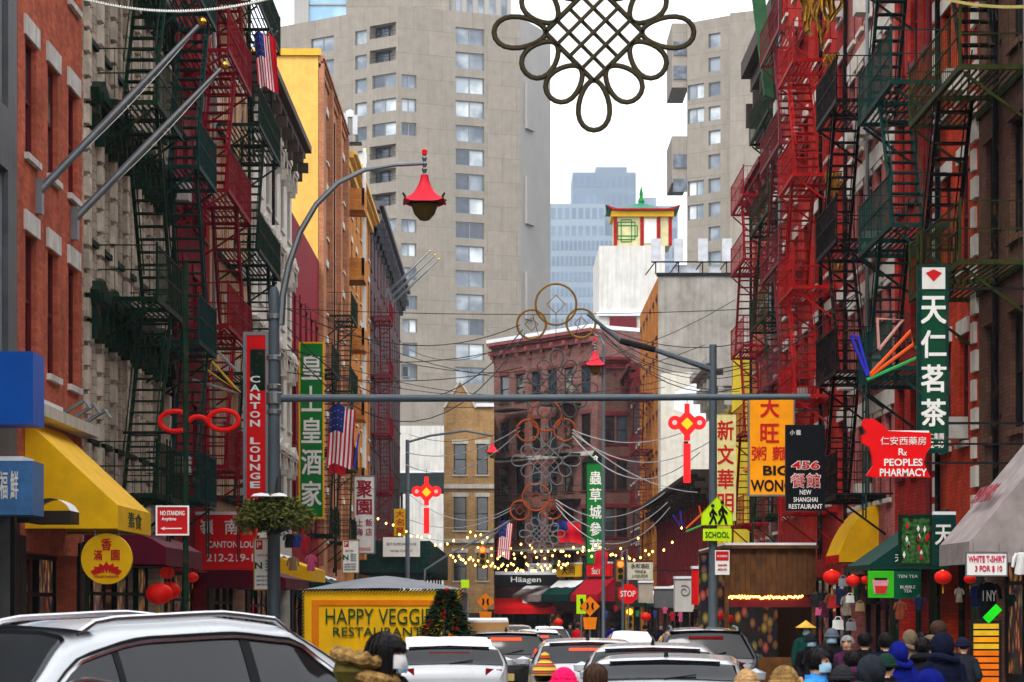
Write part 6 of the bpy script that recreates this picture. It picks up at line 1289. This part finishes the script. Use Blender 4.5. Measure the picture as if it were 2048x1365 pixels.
car('car', 'pearl silver crossover car turning across the left foreground', (-2.28, 18.05, 0), R(46), CHERO, 'coupe_suv', 4.75, 1.9, 1.735, hero=True, antenna=False, group='cars in the street')
N = R(90)
car('car', 'white car with thick snow on its roof in front of the yellow booth', ga(px(884 - VX, 35), 37.2), N + R(3), CW, 'suv', 4.4, 1.8, 1.40, snow=.09, rails=False, antenna=False)
car('car', 'white hatchback with lit brake light left of mid street', ga(px(1180 - VX, 36), 38.4), N, CW, 'suv', 4.5, 1.82, 1.45, lit=True, rails=False)
car('car', 'white car with lit brake light between the silver hatchback and the suv', ga(px(1330 - VX, 30), 32.3), N - R(4), CW, 'suv', 4.5, 1.84, 1.42, lit=True, rails=False)
car('car', 'dark window silver suv with roof rails behind the silver car', ga(px(1425 - VX, 41), 43.5), N - R(2), CGY, 'suv', 4.7, 1.9, 1.62)
car('car', 'pale hatchback cut by the bottom edge beside the pink hat', ga(px(1370 - VX, 25), 27.2), N - R(6), CS, 'suv', 4.2, 1.78, 1.33, rails=False)
car('car', 'black sedan with red tail light left of mid street', ga(px(1022 - VX, 62), 64.4), N, CK, 'sedan', 4.7, 1.85, 1.45, lit=True, rails=False)
car('car', 'dark hatchback with snow ahead of the black sedan', ga(px(1076 - VX, 70), 72), N, CD, 'suv', 4.2, 1.8, 1.5, lit=True, snow=.05, rails=False)
car('car', 'dark suv in the near left lane beside the white planter', ga(px(1012 - VX, 46), 48.5), N, CK, 'suv', 4.5, 1.86, 1.56, lit=True, rails=False)
car('car', 'grey suv facing the camera far down the left lane', ga(px(1032 - VX, 100), 102), -N, CGY, 'suv', 4.6, 1.86, 1.7, rails=False)
car('car', 'white car far ahead behind the orange roadwork sign', ga(px(1100 - VX, 92), 94.5), N, CW, 'suv', 4.6, 1.84, 1.6, lit=True, snow=.05, rails=False)
car('car', 'silver sedan parked far along the right kerb', ga(px(1268 - VX, 76), 78.5), N, CS, 'sedan', 4.6, 1.84, 1.45, rails=False, snow=.05)
# white planter wall of the next dining structure, with a tan top
D = 50; c0 = P(935, 0, D); r = thing('planter_barrier', 'white street barrier with a tan top rail behind the decorated tree', 'barrier', (c0.x, D, gz(D)))
zt = P(0, 1245, D).z - gz(D); part('wall', MB().box(-.3, .82, 0, 8, 0, zt - .2), M('barrier_white', (196, 192, 188), .7, streak=.25), r); part('top_rail', MB().box(-.34, .86, -.03, 8, zt - .19, zt), M('barrier_tan', (206, 156, 96), .6, streak=.1), r); part('snow', MB().box(-.3, .84, -.02, 8, zt, zt + .04), SNOW, r)
# ------------------------------------------------------------------ people
def skin_body(pose):
    """one continuous figure of unit height grown with the skin modifier (facing -y)"""
    lean = pose.get('lean', 0); V = []; E = []; Rr = []
    def add(p, r, par=None):
        V.append(p); Rr.append(r)
        if par is not None: E.append((par, len(V) - 1))
        return len(V) - 1
    def up(z, y=0): k = max(0, z - .53); return (0, y - lean * k * 1.1, z)
    pel = add((0, .0, .53), (.085, .062)); wa = add(up(.62), (.075, .055), pel); ch = add(up(.73), (.088, .062), wa); sh = add(up(.8), (.07, .05), ch); nk = add(up(.845, -.004), (.032, .033), sh)
    hd0 = add(up(.885, -.012), (.042, .047), nk); hd1 = add(up(.925, -.014), (.047, .056), hd0); hd2 = add(up(.965, -.008), (.038, .046), hd1)
    nose = add((0, up(.915)[1] - .072, .913), (.008, .009), hd1)
    for sx in (-1, 1): add((sx * .052, up(.918)[1] + .002, .918), (.007, .013), hd1)
    st = pose.get('stride', .0)
    for sx in (-1, 1):
        s_ = st * sx; hp = add((sx * .05, s_ * .1, .49), (.058, .058), pel); kn = add((sx * .052, -s_ * .5 - abs(st) * .15, .28), (.04, .042), hp); an = add((sx * .053, s_ * .55 - s_ * 1.1 * (1 if s_ < 0 else .3), .05), (.025, .03), kn); add((sx * .056, V[an][1] - .075, .022), (.026, .02), an)
        a = pose['arms'][0 if sx < 0 else 1]; so = up(.805); s0 = add((sx * .105, so[1], .8), (.042, .042), sh)
        el = add((sx * a[0][0], so[1] + a[0][1], a[0][2]), (.031, .031), s0); wr = add((sx * a[1][0], so[1] + a[1][1], a[1][2]), (.022, .02), el)
        d = (Vector(V[wr]) - Vector(V[el])).normalized(); pm = add(tuple(Vector(V[wr]) + d * .03), (.024, .013), wr)
        sd = d.cross(Vector((0, 0, 1))); sd = sd.normalized() if sd.length > .1 else Vector((1, 0, 0))
        for k in (-1.5, -.5, .5, 1.5):
            f0 = add(tuple(Vector(V[pm]) + d * .022 + sd * .009 * k), (.0052, .0052), pm); add(tuple(Vector(V[f0]) + d * (.034 - .004 * abs(k)) + Vector((0, 0, -.006))), (.0045, .0045), f0)
        t0 = add(tuple(Vector(V[wr]) + d * .02 + sd * .024), (.0065, .0065), wr); add(tuple(Vector(V[t0]) + d * .026 + sd * .008), (.005, .005), t0)
    me = bpy.data.meshes.new('body'); me.from_pydata(V, E, []); o = bpy.data.objects.new('tmp_body', me); TMP.collection.objects.link(o)
    md = o.modifiers.new('skin', 'SKIN'); md.use_smooth_shade = True
    for i, v in enumerate(me.skin_vertices[0].data): v.radius = Rr[i]; v.use_root = (i == 0)
    ss = o.modifiers.new('sub', 'SUBSURF'); ss.levels = 1
    with bpy.context.temp_override(scene=TMP, view_layer=TMP.view_layers[0]):
        dg = bpy.context.evaluated_depsgraph_get(); dg.update(); res = bpy.data.meshes.new_from_object(o.evaluated_get(dg))
    J = dict(V=V, wrists=[V[i] for i in range(len(V)) if Rr[i] == (.022, .02)], elbows=[V[i] for i in range(len(V)) if Rr[i] == (.031, .031)], lean=lean)
    bpy.data.objects.remove(o); return res, J
TMP = bpy.data.scenes.new('scratch')
ARM_D = ((.135, .0, .64), (.14, -.03, .50)); ARM_F = ((.13, -.02, .65), (.09, -.15, .66)); ARM_P = ((.14, .03, .65), (.12, -.06, .55))
POSES = {k: skin_body(v) for k, v in dict(stand=dict(arms=(ARM_D, ARM_D)), walk=dict(arms=(ARM_P, ARM_D), stride=.09), lean=dict(arms=(ARM_F, ARM_P), lean=.22), hold=dict(arms=(ARM_F, ARM_D))).items()}
bpy.data.scenes.remove(TMP)
SKIN = M('skin', (200, 150, 122), .55, var=.06, bump=.05); SKIN2 = M('skin_tan', (176, 124, 96), .55, var=.06, bump=.05); HAIR = M('black_hair', (20, 17, 18), .45, var=.3, scale=30, bump=.4, bscale=120)
HAIRB = M('brown_hair', (66, 46, 34), .5, var=.3, scale=30, bump=.4, bscale=120); HAIRG = M('grey_hair', (140, 138, 136), .6, var=.3, scale=30, bump=.4)
JEANS = M('dark_trousers', (34, 38, 48), .9); MASKB = M('mask_blue', (150, 190, 212), .8, var=.04); MASKW = M('mask_white', (226, 226, 226), .8, var=.04); MASKK = M('mask_black', (28, 28, 30), .8)
def cloth(name, c, **k): return M(name, c, .88, var=.16, scale=7, bump=.8, bscale=22, spec=.04, **k)
def person(label, u, D, v_top, face, coat, pose='stand', head='hair', hmat=None, mask=None, skin=None, puffy=False, hood=False, fur=None, long_hair=False, trousers=None):
    """face: direction looked at in degrees, 0 = away from camera, 90 = to the right, 180 = to the camera"""
    q = P(u, v_top, D); base = gz(D) + (.14 if (q.x < -4.9 or q.x > 5.2) else 0); ht = q.z - base
    extra = {'beanie': .03, 'conical': .06, 'hair': .012, 'hood': .03}.get(head, .02); h = ht / (1 + extra)
    root = thing('person', label, 'person', (q.x, D, base), R(180 - face), 'people on the pavement'); root.scale = (h, h, h)
    seed = (u * 7.3 + D) % 6.28
    me, J = POSES[pose]; sk = skin or SKIN; c = me.copy(); c.materials.clear()
    for m_ in (coat, sk, trousers or JEANS): c.materials.append(m_)
    wr = [Vector(w_) for w_ in J['wrists']]
    for p_ in c.polygons:
        z = p_.center.z; hand = any((p_.center - w_).length < .085 and (p_.center - Vector(e_)).length > (w_ - Vector(e_)).length * .97 for w_, e_ in zip(wr, J['elbows']))
        p_.material_index = 1 if (z > .862 or hand) else (2 if z < .50 else 0)
    part('body', c, None, root)
    ln = J['lean']; yo = lambda z: -ln * max(0, z - .53) * 1.1
    # coat: lofted torso shell plus sleeves
    prof = [(.40, .112, .085), (.46, .114, .088), (.53, .108, .084), (.60, .103, .08), (.68, .11, .084), (.74, .116, .084), (.785, .112, .076), (.815, .085, .062), (.838, .062, .058), (.858, .056, .057)]
    def cf(a, b):
        t = b * (len(prof) - 1); i = min(int(t), len(prof) - 2); f = t - i; z, rx, ry = [prof[i][k] + (prof[i + 1][k] - prof[i][k]) * f for k in range(3)]
        k = 1 + (.05 * abs(math.sin(z * 80)) if puffy else .03 * math.sin(a * 19 + z * 26 + seed) + .03 * math.sin(z * 61 + 3 * math.sin(a * 12.6 + seed))); an = a * 2 * math.pi; return (rx * k * math.cos(an), yo(z) + ry * k * math.sin(an), z)
    part('coat', MB().grid(cf, 28, 46), coat, root, smooth=True, ang=80)
    for w_, e_ in zip(J['wrists'], J['elbows']):
        sx = 1 if e_[0] > 0 else -1; s0 = Vector((sx * .09, yo(.8), .795)); e_, w2 = Vector(e_), Vector(w_); pts = []; rs = []
        for i in range(9):
            t = i / 8; pts.append(s0.lerp(e_, t * 2) if t <= .5 else e_.lerp(w2, t * 2 - 1)); rs.append((.05 - .016 * t) * (1 + (.07 * (i % 2) if puffy else 0)))
        part('sleeve', MB().tube(pts, rs, 12), coat, root, smooth=True, ang=80)
    hy = yo(.93) - .014; hm = hmat or HAIR
    def shell(nm, mat_, rx, ry, rz, cz, front, low, cy=0, rib=0, thick=None, back=0):
        def fn(a, b):
            an = -math.pi / 2 + front + (2 * math.pi - 2 * front) * a; el = math.pi / 2 - (math.pi / 2 + low) * b; k = 1 + (rib * abs(math.sin(an * 9)) + rib * .5 * math.sin(el * 22) if rib else (.03 * math.sin(an * 5 + el * 6 + seed) + .028 * math.sin(el * 15 + 2 * math.sin(an * 3 + seed)))); zz = math.sin(el)
            return (rx * k * math.cos(el) * math.cos(an) if zz > 0 or not back else rx * math.cos(el * .35) * math.cos(an), hy + cy + (ry * k * math.cos(el) * math.sin(an) if zz > 0 or not back else ry * math.cos(el * .35) * math.sin(an)), cz + rz * zz - (back * max(0, -zz) * 1.0))
        return part(nm, MB().grid(fn, 30, 16), mat_, root, smooth=True, ang=85)
    if head in ('hair', 'hood', 'conical'):
        shell('hair', hm, .058, .068, .066, .93, R(52) if not long_hair else R(66), R(46) if not long_hair else R(74), .006, back=.12 if long_hair else 0)
        if long_hair: shell('fringe', hm, .057, .067, .062, .932, R(8), R(4), -.002)
        else: shell('hair_top', hm, .057, .066, .062, .934, R(2), -R(14), .0)
    if head in ('hair', 'conical') and D < 40:              # loose strands over the cap of hair
        rs = random.Random(int(u)); m = MB()
        for i in range(90):
            an = rs.uniform(R(-90 + 60), R(270 - 60)); e0 = rs.uniform(.5, 1.4); pts = []
            ln_ = (1.1 if not long_hair else 2.0) * rs.uniform(.7, 1)
            for j in range(5):
                el = e0 - ln_ * j / 4; k = 1.03 + rs.uniform(-.01, .05); ce = math.cos(max(el, -.25))
                pts.append((.058 * k * ce * math.cos(an + .1 * j * rs.uniform(-1, 1)), hy + .006 + .068 * k * ce * math.sin(an), .93 + .066 * k * math.sin(max(el, -.4)) + (.09 * (el + .4) if el < -.4 else 0)))
            m.tube(pts, [.004, .0045, .004, .003, .0015], 4)
        part('hair_strands', m.mesh('hair_strands', True, 60, False), hm, root)
    if head == 'beanie':
        shell('knit_hat', hm, .064, .074, .082, .928, 0, -R(2), .0, rib=.06); part('hat_brim', MB().tube([(.064 * math.cos(i * math.pi / 12), hy + .073 * math.sin(i * math.pi / 12), .932) for i in range(24)], .013, 6, closed=True), hm, root, smooth=True)
        shell('hair', HAIR, .055, .064, .05, .93, R(60), R(40), .006)
    if head == 'bobble':
        shell('knit_hat', hm, .064, .074, .082, .928, 0, -R(2), .0, rib=.06); shell('hair', HAIR, .055, .064, .05, .93, R(60), R(40), .006); part('bobble', MB().lathe([(0, -.03), (.022, -.02), (.03, 0), (.022, .02), (0, .03)], 8, (0, hy, 1.02)), hm, root, smooth=True)
    if head == 'conical': part('conical_hat', MB().lathe([(.125, .955), (.118, .962), (.06, 1.0), (.0, 1.045)], 20, (0, hy, 0)), hmat or M('straw', (214, 170, 70), .8, var=.2, scale=20), root, smooth=True); 
    if head == 'hood':
        shell('hood', coat, .073, .088, .090, .920, R(42), R(66), .012)
        part('hood_seam', MB().tube([(0.0, hy + .012 + .09 * math.cos(R(t)), .920 + .092 * math.sin(R(t))) for t in range(-40, 150, 12)], .0035, 4), coat, root); part('hood_rim', MB().tube([(.056 * math.cos(an), hy - .045 + .012 * math.sin(an), .922 + .075 * math.sin(an)) for an in [i * math.pi / 10 for i in range(20)]], .012, 6, closed=True), coat, root, smooth=True)
        part('hood_fold', MB().tube([(.085 * math.cos(an), yo(.85) + .02 + .07 * math.sin(an), .842 + .014 * math.sin(an * 2)) for an in [i * math.pi / 9 for i in range(18)]], .024, 8, closed=True), coat, root, smooth=True)
    if fur:                                                 # hood lying folded on the back
        part('folded_hood', MB().lathe([(0, -.085), (.07, -.06), (.1, 0), (.085, .045), (.03, .06), (0, .062)], 16, (0, yo(.86) + .075, .862), sx=1.05, sy=.85), coat, root, smooth=True)
        part('fur_rim', MB().tube([(.098 * math.cos(an), yo(.88) + .072 + .078 * math.sin(an), .905 + .012 * math.sin(an) + .006 * math.sin(an * 9)) for an in [i * math.pi / 12 for i in range(24)]], [.024 + .006 * math.sin(i * 2.4) for i in range(24)], 8, closed=True), fur, root, smooth=True)
    if hood or fur:
        part('hood_collar', MB().tube([(.075 * math.cos(an), yo(.85) + .02 + .07 * math.sin(an), .84 + .018 * math.sin(an)) for an in [i * math.pi / 9 for i in range(18)]], .03, 8, closed=True), fur or coat, root, smooth=True)
    if head not in ('hood',) or face > 60:
        for sx in (-1, 1): part('eye', MB().lathe([(0, -.006), (.007, 0), (0, .006)], 8, (sx * .02, hy - .054, .93)), INKK, root)
        part('mouth', MB().box(-.014, .014, hy - .064, hy - .052, .889, .893), M('lips', (150, 80, 76), .5), root)
    if mask: part('face_mask', MB().grid(lambda a, b: (.049 * math.sin((a - .5) * 2.6), hy - .008 - .054 * math.cos((a - .5) * 2.6) - .006 * math.sin(math.pi * b) * math.cos((a - .5) * 2.6), .872 + .048 * b), 12, 6), mask, root, smooth=True)
    return root
OLV = cloth('parka_olive', (92, 84, 40)); FUR = M('fur_trim', (150, 118, 70), .95, var=.5, scale=26, bump=1, bscale=90)
NAVY = cloth('coat_navy', (18, 22, 42)); BLKC = cloth('coat_black', (24, 24, 28)); BLUC = cloth('coat_royal_blue', (14, 24, 104)); GRYC = cloth('coat_charcoal', (36, 40, 48)); GRNC = cloth('coat_dark_green', (20, 62, 56)); TANC = cloth('coat_tan', (112, 96, 76)); PURC = cloth('coat_plum', (70, 34, 60)); REDC = cloth('coat_red', (190, 24, 30)); LBLU = cloth('coat_sky_blue', (60, 140, 210))
PINKK = M('knit_hot_pink', (236, 24, 92), .95, var=.25, scale=18, bump=1, bscale=70); TANK = M('knit_tan', (176, 140, 96), .95, var=.3, scale=24, bump=1, bscale=70)
def stripes(name):
    m, nt, b = _base(name, .95, 0); tc = nt.nodes.new('ShaderNodeTexCoord'); sp = nt.nodes.new('ShaderNodeSeparateXYZ'); nt.links.new(tc.outputs['Object'], sp.inputs[0])
    mu = nt.nodes.new('ShaderNodeMath'); mu.operation = 'MULTIPLY'; mu.inputs[1].default_value = 26; nt.links.new(sp.outputs[2], mu.inputs[0]); fr = nt.nodes.new('ShaderNodeMath'); fr.operation = 'FRACT'; nt.links.new(mu.outputs[0], fr.inputs[0])
    rp = nt.nodes.new('ShaderNodeValToRGB'); rp.color_ramp.interpolation = 'CONSTANT'; e = rp.color_ramp.elements; e[0].color = (*lin((214, 150, 40)), 1); e[1].position = .3; e[1].color = (*lin((40, 70, 44)), 1)
    for pos, c in ((.5, (190, 60, 30)), (.7, (60, 40, 30)), (.85, (220, 180, 70))): x = e.new(pos); x.color = (*lin(c), 1)
    nt.links.new(fr.outputs[0], rp.inputs[0]); nt.links.new(rp.outputs[0], b.inputs['Base Color']); return m
STRK = stripes('knit_striped')
person('woman in olive fur hooded parka with black hair bending over in the foreground', 712, 14, 1256, 98, OLV, 'lean', 'hair', HAIR, MASKW, fur=FUR, long_hair=True)
person('person in a blue mask just behind the olive parka', 776, 14.7, 1272, 118, BLKC, 'stand', 'hair', HAIR, MASKB, hood=True)
person('child in a striped knit hat in the bottom foreground', 1088, 17.6, 1316, 20, PURC, 'stand', 'bobble', STRK)
person('person in a hot pink knit hat at the bottom edge', 1129, 16.6, 1326, -10, BLKC, 'stand', 'beanie', PINKK)
person('person with brown hair in a grey hood beside the pink hat', 1190, 18, 1322, 30, GRYC, 'stand', 'hair', HAIRB, long_hair=True)
person('person in a tan knit hat low at the bottom right', 1494, 17, 1330, 0, GRYC, 'stand', 'beanie', TANK)
person('person in a fur trimmed tan hat and red collar at the bottom', 1568, 15.5, 1322, 15, REDC, 'stand', 'beanie', FUR, hood=True)
person('person with dark hair and sky blue jacket looking right', 1632, 18.5, 1290, 120, LBLU, 'stand', 'hair', HAIR, MASKB)
person('person in a charcoal hood seen from behind', 1742, 17.5, 1301, 5, GRYC, 'stand', 'hood', puffy=False)
person('person in a bright blue hooded coat at the bottom edge', 1862, 16.5, 1330, -15, BLUC, 'hold', 'hood')
person('person wearing a straw conical hat beside the timber shed', 1611, 44, 1238, 170, GRNC, 'stand', 'conical', None, MASKB)
person('person in dark cap and mask in front of the conical hat', 1622, 38, 1262, 175, BLKC, 'walk', 'beanie', M('cap_black', (26, 28, 32), .8), MASKB)
person('person in a grey hat with mask near the hanging bags', 1664, 36, 1252, 190, BLKC, 'walk', 'beanie', M('cap_grey', (90, 96, 110), .8), MASKB)
person('person with grey hair in the middle of the crowd', 1695, 34, 1268, 200, PURC, 'stand', 'hair', HAIRG)
person('tall person in a black coat with back turned left of the tea shop', 1730, 31, 1262, 10, BLKC, 'stand', 'hair', HAIR)
person('person in a dark navy coat under the drink picture', 1772, 29, 1262, -5, NAVY, 'stand', 'hair', HAIR)
person('person in a royal blue hooded coat walking away', 1797, 26, 1277, 8, BLUC, 'walk', 'hood')
person('person in a tan hood and pale jacket further back', 1820, 33, 1255, 5, TANC, 'stand', 'hood')
person('man with short brown hair and tan collar at the shop door', 1876, 30, 1238, 40, TANC, 'stand', 'hair', HAIRB, hood=True)
person('person in a navy quilted hooded jacket nearest the orange rack', 1886, 24.5, 1258, -8, NAVY, 'stand', 'hood', puffy=True)
person('person in a black coat by the far shop door on the right', 1843, 37, 1262, 160, BLKC, 'stand', 'hair', HAIR)
person('person in a black hooded coat between the grey hat and the tea shop', 1648, 27, 1282, 4, BLKC, 'walk', 'hood')
person('person in a plum coat with black hair low in the crowd', 1706, 23, 1296, -6, PURC, 'stand', 'hair', HAIR, hood=True)
person('person in a dark green knit hat right of the charcoal hood', 1772, 21, 1300, 12, BLKC, 'stand', 'beanie', M('cap_green', (22, 52, 40), .9, bump=1, bscale=70))
person('person in a black quilted coat left of the navy quilted jacket', 1846, 27.5, 1272, 6, BLKC, 'stand', 'hair', HAIR, puffy=True, hood=True)
person('person in a charcoal coat at the foot of the orange rack', 1926, 30, 1270, -12, GRYC, 'walk', 'beanie', M('cap_navy', (22, 26, 48), .9, bump=1, bscale=70))
person('person in a black puffer coat at the bottom beside the sky blue jacket', 1684, 18.2, 1322, 8, BLKC, 'stand', 'beanie', M('cap_charcoal', (40, 40, 44), .9, bump=1, bscale=70), puffy=True)
for i, (u, D, v, f, c_, lb_) in enumerate(((1415, 66, 1246, 180, BLKC, 'distant person in black behind the school pole'), (1395, 70, 1248, 0, PURC, 'distant person in plum left of the school pole'), (1322, 88, 1246, 180, NAVY, 'distant person in navy near the far kiosks'), (1290, 92, 1248, 20, BLKC, 'distant person in black under the far lantern'), (1225, 100, 1246, 0, BLUC, 'distant person in blue near the stop sign'), (1140, 120, 1246, 170, GRYC, 'distant person in grey at the far crossing'), (1155, 118, 1247, 10, REDC, 'distant person in red at the far crossing'), (998, 118, 1246, 0, BLKC, 'distant person in black on the far left kerb'), (1090, 140, 1247, 180, NAVY, 'distant person in navy under the bright red awning'))):
    person(lb_, u, D, v, f, c_, 'walk' if i % 2 else 'stand', 'hair' if i % 3 else 'beanie', None if i % 3 else BLKC)
# ------------------------------------------------------------------ air
hz = bpy.data.materials.new('haze'); hz.use_nodes = True; nt = hz.node_tree; nt.nodes.clear()
pv = nt.nodes.new('ShaderNodeVolumePrincipled'); pv.inputs['Density'].default_value = .00014; pv.inputs['Color'].default_value = (.80, .89, 1.0, 1); pv.inputs['Anisotropy'].default_value = .2
ou = nt.nodes.new('ShaderNodeOutputMaterial'); nt.links.new(pv.outputs[0], ou.inputs['Volume'])
o = part('haze', MB().box(-1600, 1600, -80, 3100, -3.4, 345), hz); o['kind'] = 'stuff'; o['label'] = 'pale winter haze filling the air'
